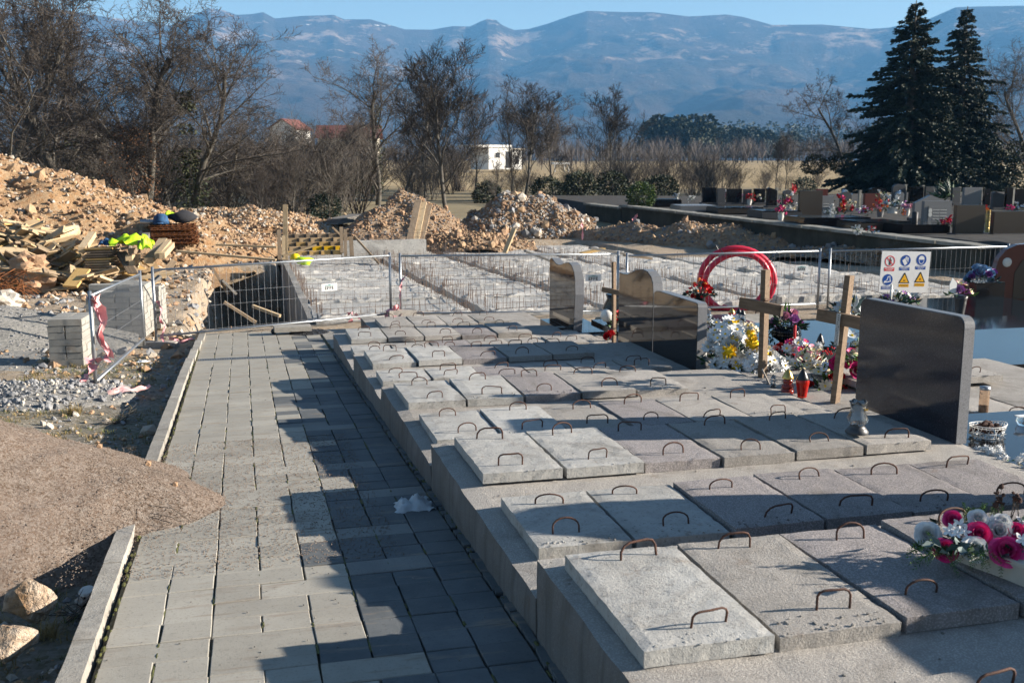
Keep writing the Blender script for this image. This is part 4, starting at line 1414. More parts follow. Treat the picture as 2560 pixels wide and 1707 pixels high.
for (u0, v0, u1, v1) in ((100, 590, 190, 572), (130, 592, 195, 578)):
    m = MB(); m.tube([pxd(u0, v0, 25.2), pxd(u1, v1, 25.8)], .10, 10)
    tag(m.build('log', 'wood_pale', None, True), 'peeled log lying on top of the wood pile', 'log', 'peeled logs on the wood pile')
# work jackets, cap, bag, rusty mesh stack
def cloth(label, name, cat, c, sx, sy, sz, mat, seed):
    m = MB()
    n = 14
    vs = []
    for i in range(n):
        for j in range(n):
            x, y = (i / (n - 1) - .5), (j / (n - 1) - .5)
            r = max(abs(x), abs(y)) * 2
            z = (1 - r ** 2) * .6 + .5 * nz(x * 5 + seed, y * 5, seed) + .2 * nz(x * 13, y * 13 + seed, 3)
            vs.append((x * sx * (1 + .3 * nz(y * 4, seed, 2)), y * sy * (1 + .3 * nz(x * 4, seed, 7)), max(0, z) * sz))
    m.add(vs, [(i * n + j, (i + 1) * n + j, (i + 1) * n + j + 1, i * n + j + 1) for i in range(n - 1) for j in range(n - 1)])
    return tag(m.build(name, mat, None, True, tuple(c)), label, cat)
cloth('bright yellow-green work jacket thrown over the timber beams', 'work_jacket', 'jacket', pxd(330, 612, 23.6), .95, .5, .36, 'hivis', 3)
cloth('end of the bright jacket hanging down over the beams at its right', 'work_jacket', 'jacket', pxd(362, 622, 23.2), .30, .35, .40, 'hivis', 5)
cloth('dark trousers lying left of the bright work jacket', 'work_trousers', 'trousers', pxd(268, 612, 23.6), .35, .4, .20, 'blue_cloth', 8)
RB = pxd(438, 604, 31)
rs_ = thing('rebar_mesh_stack', 'rust brown stack of steel reinforcing mats beside the wood pile', 'mesh stack', (RB.x, RB.y, RB.z - .05))
for k in range(11):
    m = MB()
    for q in range(9):
        m.tube([(-.65, -.5 + q * .12, 0), (.65, -.5 + q * .12, random.uniform(-.01, .01))], .015, 4)
        m.tube([(-.62 + q * .155, -.5, .02), (-.62 + q * .155, .5, .02)], .015, 4)
    m.build('mesh_mat', 'rust_orange', rs_, False, (random.uniform(-.05, .05), random.uniform(-.05, .05), k * .055))
m = MB(); m.lathe([(.0, .30), (.10, .29), (.19, .22), (.22, .10), (.23, 0), (0, 0)], n=14); m.box((-.05, -.24, .03), (.26, .2, .03))
tag(m.build('cap', 'blue_cloth', None, True, (RB.x - .35, RB.y - .3, RB.z + .55)), 'dark blue and teal cap on top of the rusty mesh stack', 'cap')
m = MB(); m.blob((0, 0, .16), .32, 0, 2, (1.3, .9, .6), .2)
tag(m.build('bag', 'dark_cloth', None, True, (RB.x + .25, RB.y, RB.z + .57)), 'round dark bag on top of the rusty mesh stack', 'bag')
cloth('small bright vest lying behind the blue cap', 'work_vest', 'vest', (RB.x - .15, RB.y + .25, RB.z + .72), .4, .3, .25, 'hivis', 12)
m = MB(); m.tube([(RB.x - .95, RB.y - .1, RB.z + .60), (RB.x - .35, RB.y - .05, RB.z + .58)], .08, 10)
tag(m.build('grey_pipe', 'steel_galvanised', None, True), 'short grey pipe beside the blue cap on the rusty stack', 'pipe')

# ================================================================== PAVING BLOCK STACKS
PB = [MB().box((0, 0, 0), (.205, .205, .082)).mesh('paving_block', 'paver_block')]
m_ = rough_box((.205, .205, .082), .07, .002, 2, .004); PB = [m_.mesh('paving_block', 'paver_block')]
m_ = rough_box((.41, .205, .082), .07, .002, 4, .004); PB.append(m_.mesh('paving_block', 'paver_block'))
def stack(origin, rz, nx, ny, nl, label, group, ragged=False):
    R_ = Matrix.Rotation(rz, 3, 'Z')
    for l in range(nl):
        for j in range(ny):
            i = 0
            while i < nx:
                wide = (i + 1 < nx) and ((l + j + i) % 3 == 0)
                top = ragged and l >= nl - int(3.5 * abs(nz(i * 1.7 + origin[0], j * 2.3, 4)) * 2)
                if not top and (j in (0, ny - 1) or i == 0 or i + (2 if wide else 1) >= nx or l >= nl - (4 if ragged else 1)):
                    q = R_ @ Vector(((i + (1 if wide else .5)) * .212 + random.uniform(-.006, .006), (j + .5) * .212 + random.uniform(-.006, .006), l * .086)) + Vector(origin)
                    o = obj('paving_block', PB[1 if wide else 0], None, q, (0, 0, rz + random.uniform(-.03, .03)))
                    tag(o, label, 'paving block', group)
                i += 2 if wide else 1
s1 = onz(122, 918, -.80)
stack((s1[0], s1[1] + .05, -.80), -.12, 2, 3, 7, 'grey paving block in the small tidy stack left of the turned fence panel', 'paving blocks in the small tidy stack')
s2 = onz(168, 868, -.82)
stack((s2[0] + .15, s2[1] + .9, -.84), -.12, 4, 4, 9, 'grey paving block in the big stack behind the turned fence panel', 'paving blocks in the big stack', True)
s3 = pxd(335, 836, 16.6)
stack((s3.x, s3.y, -.88), -.1, 2, 3, 8, 'grey paving block in the small stack at the far end of the turned fence panel', 'paving blocks in the far small stack', True)

# ================================================================== HEAPS AND STONES
def stone_mesh(name, mat, seed, sub=1):
    random.seed(seed)
    vs, fs = ICO[sub]
    m = MB()
    sq = (1, random.uniform(.65, .95), random.uniform(.5, .8))
    out = []
    for v in vs:
        p = Vector(v)
        k = 1 + .45 * noise.noise(p * 1.3 + Vector((seed * 3.1, seed, 0))) + .15 * noise.noise(p * 3 + Vector((seed, 0, 0)))
        q = p * k
        # facet: clamp along a few random planes
        out.append(Vector((q.x * sq[0], q.y * sq[1], q.z * sq[2])))
    for _ in range(4):
        n = Vector((random.uniform(-1, 1), random.uniform(-1, 1), random.uniform(-1, 1))).normalized()
        c = random.uniform(.5, .75)
        out = [p - n * max(0, p.dot(n) - c) for p in out]
    m.add(out, fs)
    return m.mesh(name, mat)
ST = {}
for mt in ('stone_tan', 'stone_white', 'stone_brown', 'stone_grey'):
    ST[mt] = [stone_mesh('stone', mt, 31 + k + len(mt), 1) for k in range(4)]
random.seed(5)

def heap(name, label, cat, loc, hf, rx, ry, mats, n_part, n_fine, smin, smax, smats, rz=0.0, res=70, bias=1.6, fine_mat=None, fsz=.8):
    t = thing(name, label, cat, loc, rz)
    xs = np.linspace(-rx, rx, res)
    ys = np.linspace(-ry, ry, max(20, int(res * ry / rx)))
    me = grid_mesh(name, xs, ys, hf, mats)
    obj('earth', me, t)
    pts = []
    tries = 0
    allx = rng.uniform(-rx, rx, 60000); ally = rng.uniform(-ry, ry, 60000)
    hz_ = hf(allx, ally)
    ok = np.where(hz_ > 0.04)[0]
    # the near face is what one sees
    k = 0
    for i in ok[:n_part]:
        s_ = smin + (smax - smin) * random.random() ** (bias * 2)
        mt = random.choice(smats)
        o = obj('stone', random.choice(ST[mt]), t, (allx[i], ally[i], hz_[i] + s_ * .15), (random.uniform(0, 6), random.uniform(0, 6), random.uniform(0, 6)))
        o.scale = (s_, s_, s_)
    if n_fine:
        fb = {}
        for i in ok[n_part:n_part + n_fine]:
            s_ = smin * random.uniform(.35, .95) * fsz / .6
            mt = random.choice(smats)
            mb = fb.setdefault(mt, MB())
            vs, fs = OCT
            rm = Matrix.Rotation(random.uniform(0, 6), 3, 'Z') @ Matrix.Rotation(random.uniform(0, 6), 3, 'X')
            mb.add([rm @ Vector((v[0] * s_ * random.uniform(.7, 1.2), v[1] * s_ * random.uniform(.6, 1.1), v[2] * s_ * random.uniform(.6, 1))) + Vector((allx[i], ally[i], hz_[i] + s_ * .2)) for v in vs], fs)
        for mt, mb in fb.items():
            stuff(mb.build('small_stones', mt, t))
    return t
OCT = ([(1, 0, 0), (-1, 0, 0), (0, 1, 0), (0, -1, 0), (0, 0, 1), (0, 0, -1), (.6, .6, .5), (-.6, -.55, .5)],
       [(0, 6, 4), (6, 2, 4), (2, 1, 4), (1, 7, 4), (7, 3, 4), (3, 0, 4), (0, 2, 6), (1, 3, 7), (2, 0, 5), (1, 2, 5), (3, 1, 5), (0, 3, 5)])

def cone(H, rx, ry, seed, nzamp=.25, p=1.0, flat=0.0):
    def f(x, y):
        a = np.arctan2(y / ry, x / rx)
        r = np.hypot(x / rx, y / ry) * (1 + .14 * np.sin(a * 3 + seed) + .08 * np.sin(a * 5 + seed * 2))
        h = H * np.clip((1 - r) / (1 - flat), 0, 1 if flat else 2) ** p
        h = h + nzamp * fbm(x * 1.3, y * 1.3, 5, seed) * np.clip(h * 1.5, 0, 1) - .12 * (r > .98)
        return np.where(r > 1.05, -.3, h)
    return f
c1 = ondepth(-190, 470, 33)
heap('rubble_heap', 'huge orange heap of dug-out earth and pale stones at the left edge', 'earth heap', (c1[0], c1[1], -1.15), cone(3.7, 11.0, 8.5, 3, .55, 1.05), 11.0, 8.5, ['dirt_orange'], 300, 11000, .08, .30, ['stone_tan', 'stone_brown', 'stone_white', 'stone_brown', 'stone_tan'], YAW * -1, 110)
c2 = ondepth(590, 580, 41)
heap('rubble_heap', 'long low ridge of orange earth and stones behind the trench', 'earth heap', (c2[0], c2[1], -1.2), cone(1.15, 5.2, 3.0, 8, .30, .62), 5.4, 3.4, ['dirt_orange'], 300, 5000, .08, .24, ['stone_tan', 'stone_tan', 'stone_white', 'stone_brown'], -YAW, 80)
c3 = ondepth(1008, 585, 41)
heap('rubble_heap', 'steep brown heap in the middle with the bundle of planks leaning on it', 'earth heap', (c3[0], c3[1], -1.3), cone(1.95, 3.1, 2.8, 5, .3, 1.0), 3.4, 3.0, ['dirt_brown'], 300, 4200, .05, .17, ['stone_brown', 'stone_tan', 'stone_brown', 'stone_grey'], -YAW, 70)
c4 = ondepth(1308, 580, 43)
heap('rubble_heap', 'broad flat-topped stony heap right of the planked heap', 'earth heap', (c4[0], c4[1], -1.3), cone(1.55, 3.0, 2.6, 11, .35, .75, .35), 3.0, 2.6, ['dirt_brown'], 300, 6500, .07, .30, ['stone_tan', 'stone_brown', 'stone_white', 'stone_brown', 'stone_grey'], -YAW, 80, 1.2)
c4b = ondepth(1165, 600, 37.3)
heap('rubble_heap', 'low stony saddle between the two middle heaps', 'earth heap', (c4b[0], c4b[1], -1.3), cone(.60, 2.6, 1.8, 15, .25, .7), 3.0, 2.0, ['dirt_brown'], 160, 900, .07, .24, ['stone_tan', 'stone_brown'], -YAW, 50)
c5 = onz(1740, 600, -1.2)
heap('rubble_heap', 'low reddish earth bank at the foot of the mossy cemetery wall', 'earth heap', (c5[0] - .5, c5[1] - 1.5, -1.25), cone(.75, 6.5, 1.6, 19, .3, .7), 6.5, 1.6, ['dirt_brown'], 220, 1500, .06, .22, ['stone_brown', 'stone_grey', 'stone_tan'], R(-58), 80)
c6 = onz(2200, 660, -1.1)
heap('rubble_heap', 'dark stony bank behind the fence with the safety sign', 'earth heap', (c6[0] + 1.2, c6[1] + 1.0, -1.2), cone(.6, 5.0, 1.8, 23, .25, .7), 5.0, 1.8, ['dirt_brown'], 160, 900, .05, .2, ['stone_brown', 'stone_grey'], R(-60), 70)
# grey gravel and crushed stone
g1 = onz(40, 985, -.62)
heap('stone_heap', 'spread of grey crushed stone at the left edge before the paving stacks', 'stone heap', (g1[0] + .1, g1[1] + .15, gz(g1[0], g1[1]) - .04), cone(.16, 1.15, .85, 2, .05, .6), 1.15, .85, ['gravel_fine'], 300, 900, .018, .055, ['stone_grey', 'stone_grey', 'stone_grey', 'stone_grey', 'stone_white'], -.5, 50, .8)
g2 = onz(40, 830, -.7)
heap('gravel_heap', 'mound of fine grey gravel behind the crushed stone at the left edge', 'gravel heap', (g2[0] - .3, g2[1] + .5, gz(g2[0], g2[1]) - .05), cone(.62, 2.0, 1.5, 6, .08, .8), 2.0, 1.5, ['gravel_fine'], 0, 900, .02, .05, ['stone_grey'], 0, 50)
# the sandy heap that spills over the kerb on to the path
def sandf(x, y):
    a = np.arctan2(y / 1.35, x / 2.0)
    xx = np.where(x > 0, x / 2.12, x / 3.2)
    r = np.hypot(xx, y / 1.32) * (1 + .06 * np.sin(a * 3 + 1) + .04 * np.sin(a * 7))
    h = .86 * np.clip(1 - r, 0, 1) ** .95
    h = np.where(x < -.6, h + .06, h)
    wx, wy = x, y
    return h - .055 + .05 * fbm(x * 2.2, y * 2.2, 5, 41) * np.clip(h * 8, 0, 1) + .014 * fbm(x * 9, y * 9, 3, 43)
SX, SY = -2.15, 6.72
t = thing('sand_heap', 'brown grit sand heap spilling over the kerb on to the path', 'sand heap', (SX, SY, path_z(SY) - .0))
sand_me = grid_mesh('sand_heap', np.linspace(-2.6, 2.2, 170), np.linspace(-1.5, 1.5, 120), lambda x, y: sandf(x, y) + SLOPE * y - .12 * sstep(1.42, 1.25, x) * sstep(.05, -.05, sandf(x, y)) , ['sand_grit'])
obj('sand', sand_me, t)
gm = MB()
for k in range(24000):
    x = random.uniform(-1.6, 2.9) if k % 2 else random.uniform(1.2, 2.9); y = random.uniform(-1.6, 1.6)
    h = float(sandf(np.array(x), np.array(y)))
    edge = random.random()
    if h > 0 or (x > 1.0 and h > -.26 and edge < .95 * (1 + h / .26) ** 2.2):
        vs, fs = OCT
        s_ = random.uniform(.002, .0045) if h < .01 else random.uniform(.002, .0055)
        gm.add([(v[0] * s_ + x, v[1] * s_ + y, v[2] * s_ * .8 + max(h, 0.002) + SLOPE * y + .002) for v in vs], fs)
stuff(gm.build('grit', 'sand_grit', t))
for (u, v, s_) in ((168, 1108, .055), (252, 1148, .03), (372, 1158, .03), (440, 1222, .025)):
    p = onz(u, v, path_z(6.5) + .12)
    hh = float(sandf(np.array(p[0] - SX), np.array(p[1] - SY)))
    o = obj('clod', ST['stone_brown'][0], t, (p[0] - SX, p[1] - SY, max(0, hh) + SLOPE * (p[1] - SY) + s_ * .4), (1, 2, 3)); o.scale = (s_, s_, s_ * 1.2)

def boulder(label, u, v, r, sq, mat='stone_boulder', seed=1, rot=(0, 0, 0)):
    c = onz(u, v, -.40)
    for _ in range(4):
        zz = max(gz(c[0], c[1]), path_z(SY) + SLOPE * (c[1] - SY) + float(sandf(np.array(c[0] - SX), np.array(c[1] - SY))))
        c = onz(u, v, zz)
    m = MB()
    vs, fs = ICO[3]
    out = []
    random.seed(seed)
    pl = [(Vector((random.uniform(-1, 1), random.uniform(-1, 1), random.uniform(-.4, 1))).normalized(), random.uniform(.62, .85)) for _ in range(9)]
    for q in vs:
        p = Vector(q)
        p = p * (1 + .42 * noise.noise(p * 1.4 + Vector((seed, 0, 0))) + .20 * noise.noise(p * 3.4 + Vector((0, seed, 0))) + .08 * noise.noise(p * 8))
        for n, cc in pl:
            p = p - n * max(0, p.dot(n) - cc) * .9
        out.append(Vector((p.x * r * sq[0], p.y * r * sq[1], p.z * r * sq[2])))
    m.add(out, fs)
    return tag(m.build('boulder', mat, None, False, (c[0], c[1], zz + r * sq[2] * .55), rot), label, 'boulder')
boulder('rounded orange-white boulder at the lower left, the upper of the two', 78, 1520, .10, (1.15, .9, .95), seed=4)
boulder('whitish boulder at the lower left corner, below the orange one', 32, 1622, .095, (1.15, .9, .8), seed=9, rot=(0, 0, 1.2))
for (u, v, r, lab) in ((95, 705, .30, 'dark boulder at the foot of the wood pile, left one'), (350 / 4.7, 660, .28, 'brown boulder among the timber offcuts near the left edge')):
    c = pxd(u, v, 22.8)
    m = MB(); m.blob((0, 0, 0), r, 0, 3, (1.2, 1, .9), .35)
    tag(m.build('boulder', 'stone_brown', None, False, tuple(c)), lab, 'boulder')
c = pxd(14, 750, 20.0)
m = MB(); m.blob((0, 0, 0), .22, 0, 3, (1.3, 1, .7), .35)
tag(m.build('boulder', 'stone_white', None, False, tuple(c)), 'pale boulder at the left edge above the fine gravel', 'boulder')
# tangle of rusty wire by the boulder
m = MB()
for k in range(70):
    c = pxd(12, 715, 21.5) + Vector((random.uniform(-.5, .4), random.uniform(-.2, .2), random.uniform(-.18, .25)))
    d = Vector((random.uniform(-1, 1), random.uniform(-1, 1), random.uniform(-.6, .6))) * .35
    m.tube([c - d, c + Vector((0, 0, .08)), c + d], .008, 3, cap=False)
tag(stuff(m.build('wire_tangle', 'rust_orange')), 'tangle of rusty wire at the left edge below the wood pile', 'wire tangle')
bpy.data.objects['wire_tangle']['kind'] = 'stuff'

# the verge left of the kerb: stones, clods, dry grass
def verge_pt():
    while True:
        y = 3.2 + 11.5 * random.random()
        x = random.uniform(-.84, -2.6)
        if (x - SX) ** 2 / 2.0 ** 2 + (y - SY) ** 2 / 1.25 ** 2 > 1:
            return x, y
vb = {m_: MB() for m_ in ('stone_white', 'stone_grey', 'stone_tan', 'stone_brown')}
for k in range(2600):
    x, y = verge_pt()
    s_ = .006 + .035 * random.random() ** 5
    mt = random.choice(list(vb))
    vs, fs = OCT
    rm = Matrix.Rotation(random.uniform(0, 6), 3, 'Z') @ Matrix.Rotation(random.uniform(0, 6), 3, 'X')
    z0 = gz(x, y) + s_ * .3
    vb[mt].add([rm @ Vector((v[0] * s_, v[1] * s_ * .8, v[2] * s_ * .7)) + Vector((x, y, z0)) for v in vs], fs)
for mt, mb in vb.items():
    o = mb.build('verge_pebbles', mt); o['kind'] = 'stuff'
    o['label'] = 'pebbles strewn over the dirt verge'
VS = [(108, 1062, .05), (125, 1070, .06), (135, 1050, .035), (150, 1068, .03), (190, 1040, .05), (178, 1075, .04), (205, 1012, .05), (250, 968, .05), (262, 972, .06), (305, 940, .045), (428, 912, .04), (340, 908, .03), (410, 962, .06), (268, 1058, .05), (370, 1085, .09), (165, 950, .03)]
for i, (u, v, s_) in enumerate(VS):
    c = onz(u, v, -.62); c = onz(u, v, gz(c[0], c[1]))
    o = obj('field_stone', ST[random.choice(['stone_white', 'stone_tan', 'stone_white', 'stone_grey'])][i % 4], None, (c[0], c[1], gz(c[0], c[1]) + s_ * .3), (random.uniform(0, 6), 0.3, random.uniform(0, 6)))
    o.scale = (s_, s_, s_)
    tag(o, 'loose pale stone lying on the dirt verge left of the path', 'stone', 'loose stones on the verge')
# grass tufts
def tuft(mb, x, y, n, L, spread, mi=0):
    z = gz(x, y)
    for k in range(n):
        a = random.uniform(0, 6.28)
        tilt_ = random.uniform(.1, spread)
        l = L * random.uniform(.5, 1.1)
        d = Vector((math.cos(a) * math.sin(tilt_), math.sin(a) * math.sin(tilt_), math.cos(tilt_)))
        b = Vector((x + random.uniform(-1, 1) * L * .35, y + random.uniform(-1, 1) * L * .35, z - .005))
        s_ = Vector((-math.sin(a), math.cos(a), 0)) * .0022
        m1 = b + d * l * .55
        tip = b + d * l + Vector((math.cos(a), math.sin(a), -.5)) * l * .25
        mb.add([b - s_, b + s_, m1 + s_ * .8, m1 - s_ * .8, tip], [(0, 1, 2, 3), (3, 2, 4)], mi)
gm = MB()
for k in range(1300):
    x, y = verge_pt()
    if x > -.95 and random.random() < .5:
        continue
    nnn = float(fbm(np.array(x * 1.1), np.array(y * 1.1), 3, 60))
    if nnn < -.1:
        continue
    tuft(gm, x, y, random.randint(8, 18), random.uniform(.04, .10), 1.2, 0 if random.random() < .55 else 1)
o = gm.build('verge_grass', ['grass_dry', 'grass_green']); tag(o, 'short dry grass on the dirt verge', None, None, 'stuff')
t_ = MB(); c = onz(185, 1028, -.62); tuft(t_, c[0], c[1], 170, .15, 1.25)
tag(t_.build('dry_grass_tuft', 'grass_dry'), 'straw-coloured dry grass tuft beside the grey crushed stone', 'grass tuft')
t_ = MB(); c = onz(120, 1580, -.40); tuft(t_, c[0], c[1], 120, .13, 1.3)
tag(t_.build('dry_grass_tuft', 'grass_dry'), 'dry brown grass tuft beside the whitish boulder at the lower left', 'grass tuft')
def twigs(label, u, v, n, L, seed, z0=-.5):
    random.seed(seed)
    c = onz(u, v, z0); c = Vector((c[0], c[1], max(gz(c[0], c[1]), z0 - .2)))
    m = MB()
    for k in range(n):
        a = random.uniform(0, 6.28)
        d = Vector((math.cos(a), math.sin(a), random.uniform(.05, .7)))
        b = c + Vector((random.uniform(-.06, .06), random.uniform(-.06, .06), 0))
        m.tube([b, b + d * L * .5 + Vector((0, 0, .02)), b + d * L * random.uniform(.8, 1.1) - Vector((0, 0, .02))], [.003, .002, .001], 4, cap=False)
    return tag(m.build('dry_twigs', 'bark_pale'), label, 'twigs')
twigs('dry branching twigs on the verge below the ribbon strip', 300, 1045, 26, .22, 2, -.62)
twigs('dry thistle twigs beside the lower left boulders', 195, 1540, 22, .2, 3, -.42)
m = MB()
q = onz(375, 1262, path_z(5.6) + .06)
for (du0, dv0, du1, dv1, du2, dv2) in ((0, 0, 60, 8, 108, 42), (5, 20, 60, 30, 92, 42), (0, 28, 60, 45, 115, 56)):
    pts = [onz(370 + du0, 1262 + dv0, path_z(5.7) + .10), onz(370 + du1, 1262 + dv1, path_z(5.6) + .10), onz(370 + du2, 1262 + dv2, path_z(5.5) + .01)]
    m.tube(pts, .0016, 5)
tag(m.build('bent_twig', 'bark_dark'), 'thin dark bent twigs lying across the edge of the sand heap', 'twig')
# litter
m = MB(); m.lathe([(0, .03), (.035, .03), (.042, .02), (.042, 0), (.040, 0)], n=20)
for k in range(14):
    a = k / 14 * 6.283
    m.box((.0415 * math.cos(a), .0415 * math.sin(a), .010), (.004, .009, .012), Matrix.Rotation(a, 3, 'Z'), 1)
c = onz(218, 1462, -.36)
tag(m.build('lantern_lid', ['ceramic_white', 'black_plastic'], None, False, (c[0], c[1], gz(c[0], c[1]) + .03), (.25, -.1, 0)), 'small white perforated lantern lid lying beside the sand heap', 'lid')
cloth('crumpled clear plastic bag lying on the shaded path by the wall', 'plastic_bag', 'plastic bag', (onz(1034, 1268, path_z(6.05)) + np.array([0, 0, .004])), .22, .20, .085, 'plastic_bag', 6)
cloth('scrap of white paper lying on the verge behind the ribbon strip', 'paper_scrap', 'litter', (onz(360, 908, -.72) + np.array([0, 0, .02])), .16, .08, .03, 'white_plastic', 9)

sb = {m_: MB() for m_ in ('stone_white', 'stone_tan', 'stone_brown', 'stone_grey')}
for k in range(6500):
    x, y = random.uniform(-7.5, 1.0), random.uniform(13.5, 34)
    if TRX0 < x < TRX1 and TRY0 < y < TRY1 and random.random() < .8:
        continue
    if x > -.75 and y < 17.2:
        continue
    s_ = .012 + .10 * random.random() ** 4
    mt = random.choice(list(sb))
    rm = Matrix.Rotation(random.uniform(0, 6), 3, 'Z') @ Matrix.Rotation(random.uniform(0, 6), 3, 'X')
    vs, fs = OCT
    z0 = gz(x, y) + s_ * .25
    sb[mt].add([rm @ Vector((v[0] * s_, v[1] * s_ * .8, v[2] * s_ * .7)) + Vector((x, y, z0)) for v in vs], fs)
for mt, mb in sb.items():
    o = mb.build('site_pebbles', mt); o['kind'] = 'stuff'
    o['label'] = 'stones strewn over the building site ground'

# ================================================================== FLOWERS AND GRAVES ON THE RIGHT
def petal(mb, c, out, up, L, W, cup, mi=0, nx=2, ny=3):
    """curved petal starting at c, running along 'out' and curling towards 'up'"""
    out, up = Vector(out).normalized(), Vector(up).normalized()
    sd = out.cross(up).normalized()
    vs = []
    for j in range(ny + 1):
        f = j / ny
        a = cup * f
        p = Vector(c) + (out * math.cos(a) + up * math.sin(a)) * L * f
        w = W * math.sin(math.pi * (0.18 + 0.72 * f)) 
        for i in range(nx + 1):
            g = i / nx - .5
            vs.append(p + sd * w * g + up * (abs(g) * 2) ** 2 * W * .18)
    n = nx + 1
    mb.add(vs, [(j * n + i, j * n + i + 1, (j + 1) * n + i + 1, (j + 1) * n + i) for j in range(ny) for i in range(nx)], mi)

def rose(mb, c, r, axis, mi=0, fine=True):
    """concentric cupped petals with flared, uneven lips"""
    ax = Vector(axis).normalized()
    a0 = ax.orthogonal().normalized()
    b0 = ax.cross(a0)
    c = Vector(c)
    rings = ((2, .10, .50, .10), (3, .27, .50, .25), (4, .47, .38, .55), (5, .72, .14, 1.0), (5, .92, -.12, 1.3)) if fine else ((3, .2, .6, .2), (4, .45, .45, .5), (5, .75, .2, .9))
    nu, nv = (6, 3) if fine else (4, 2)
    for ri, (n, rad, top, fl) in enumerate(rings):
        for k in range(n):
            am = 2 * math.pi * k / n + ri * .9 + random.uniform(-.2, .2)
            span = 2 * math.pi / n * 1.3
            hj = random.uniform(-.06, .06)
            vs = []
            for j in range(nv + 1):
                h = j / nv
                for i in range(nu + 1):
                    g = i / nu * 2 - 1
                    a = am + g * span / 2
                    rr = rad * (.55 + .45 * h ** .6) + fl * .22 * h ** 3 * (1 - .5 * g * g) + .03 * g
                    z = -.45 + (top + hj + .45 - .20 * g * g) * h - fl * .10 * h ** 4 * (1 - g * g)
                    vs.append(c + (a0 * math.cos(a) + b0 * math.sin(a)) * rr * r + ax * z * r)
            m = nu + 1
            mb.add(vs, [(j * m + i, j * m + i + 1, (j + 1) * m + i + 1, (j + 1) * m + i) for j in range(nv) for i in range(nu)], mi if not fine else ri % 2)
    mb.blob(c - ax * r * .35, r * .38, mi, 1)

def daisy(mb, c, r, axis, mi=0, mc=None, n=9):
    ax = Vector(axis).normalized()
    a0 = ax.orthogonal().normalized()
    b0 = ax.cross(a0)
    for k in range(n):
        a = 2 * math.pi * k / n
        d = a0 * math.cos(a) + b0 * math.sin(a)
        petal(mb, Vector(c) + d * r * .12, d, ax, r * .9, r * .55, .3, mi, 1, 2)
    mb.blob(Vector(c) + ax * r * .1, r * .24, mi if mc is None else mc, 1)

def pom(mb, c, r, mi=0):
    for k in range(40):
        d = Vector((random.gauss(0, 1), random.gauss(0, 1), random.gauss(0.2, 1))).normalized()
        mb.leaf(Vector(c) + d * r * .3, d, r * .75, r * .28, mi, .3)
    mb.blob(c, r * .62, mi, 1)

def upish(s=.7):
    return Vector((random.uniform(-s, s), random.uniform(-s, s) - .35, 1)).normalized()

def bouquet(parent, c, spread, flowers, leaf_mats=('leaf_green',), nleaf=40, leaf_len=.06, name='blossom', droop=0.0):
    """blossoms as parts of the arrangement and one foliage part"""
    c = Vector(c)
    for (kind, col, r, n) in flowers:
        for k in range(n):
            a, q = random.uniform(0, 6.283), math.sqrt(random.random())
            p = c + Vector((spread[0] * q * math.cos(a), spread[1] * q * math.sin(a), spread[2] * (1 - q * q) * random.uniform(.75, 1.1)))
            ax = (p - c) * Vector((1, 1, 1)) if False else ((p - c).normalized() + Vector((-.25, -.6, .5))).normalized()
            mb = MB()
            rr = r * random.uniform(.85, 1.15)
            if kind == 'rose':
                rose(mb, (0, 0, 0), rr * 1.15, ax, 0, False)
                mats = ['petal_' + col]
            elif kind == 'daisy':
                daisy(mb, (0, 0, 0), rr, ax, 0, 1)
                mats = ['petal_' + col, 'petal_yellow']
            elif kind == 'pom':
                pom(mb, (0, 0, 0), rr)
                mats = ['petal_' + col]
            else:
                mb.blob((0, 0, 0), rr, 0, 1, (1, 1, .8), .4)
                mats = ['petal_' + col]
            mb.build(name, mats, parent, False, p)
    mb = MB()
    for k in range(nleaf):
        a, q = random.uniform(0, 6.283), math.sqrt(random.random())
        p = c + Vector((spread[0] * q * math.cos(a) * 1.05, spread[1] * q * math.sin(a) * 1.05, spread[2] * (1 - q) * random.uniform(.1, .9) - .01))
        d = (p - c).normalized() + Vector((random.uniform(-.5, .5), random.uniform(-.5, .5), random.uniform(-.2 - droop, .7)))
        mb.leaf(p, d, leaf_len * random.uniform(.6, 1.3), leaf_len * random.uniform(.25, .45), random.randrange(len(leaf_mats)))
    stuff(mb.build('foliage', list(leaf_mats), parent))

def vase(parent, prof, mat, name='vase', n=18):
    m = MB(); m.lathe(prof, n=n)
    return m.build(name, mat, parent, True)

def grave(label, x0, x1, y0, y1, zt, h, lid='granite_black', side='granite_dark_rough', lip=.03, z0=None):
    t = thing('grave', label, 'grave', ((x0 + x1) / 2, (y0 + y1) / 2, zt - h), 0, 'polished graves behind the headstones')
    w, d = x1 - x0, y1 - y0
    m = MB(); m.box((0, 0, (h - .045) / 2), (w, d, h - .045)); m.build('surround', side, t)
    m = MB(); m.prism([(-w/2 + .02 - .02, -d/2 - .0 + .01), (w/2 - .01, -d/2 + .01), (w/2 - .01, d/2 - .01), (-w/2 + .01, d/2 - .01)], 'z', h - .044, h); m.build('cover_plate', lid, t)
    return t
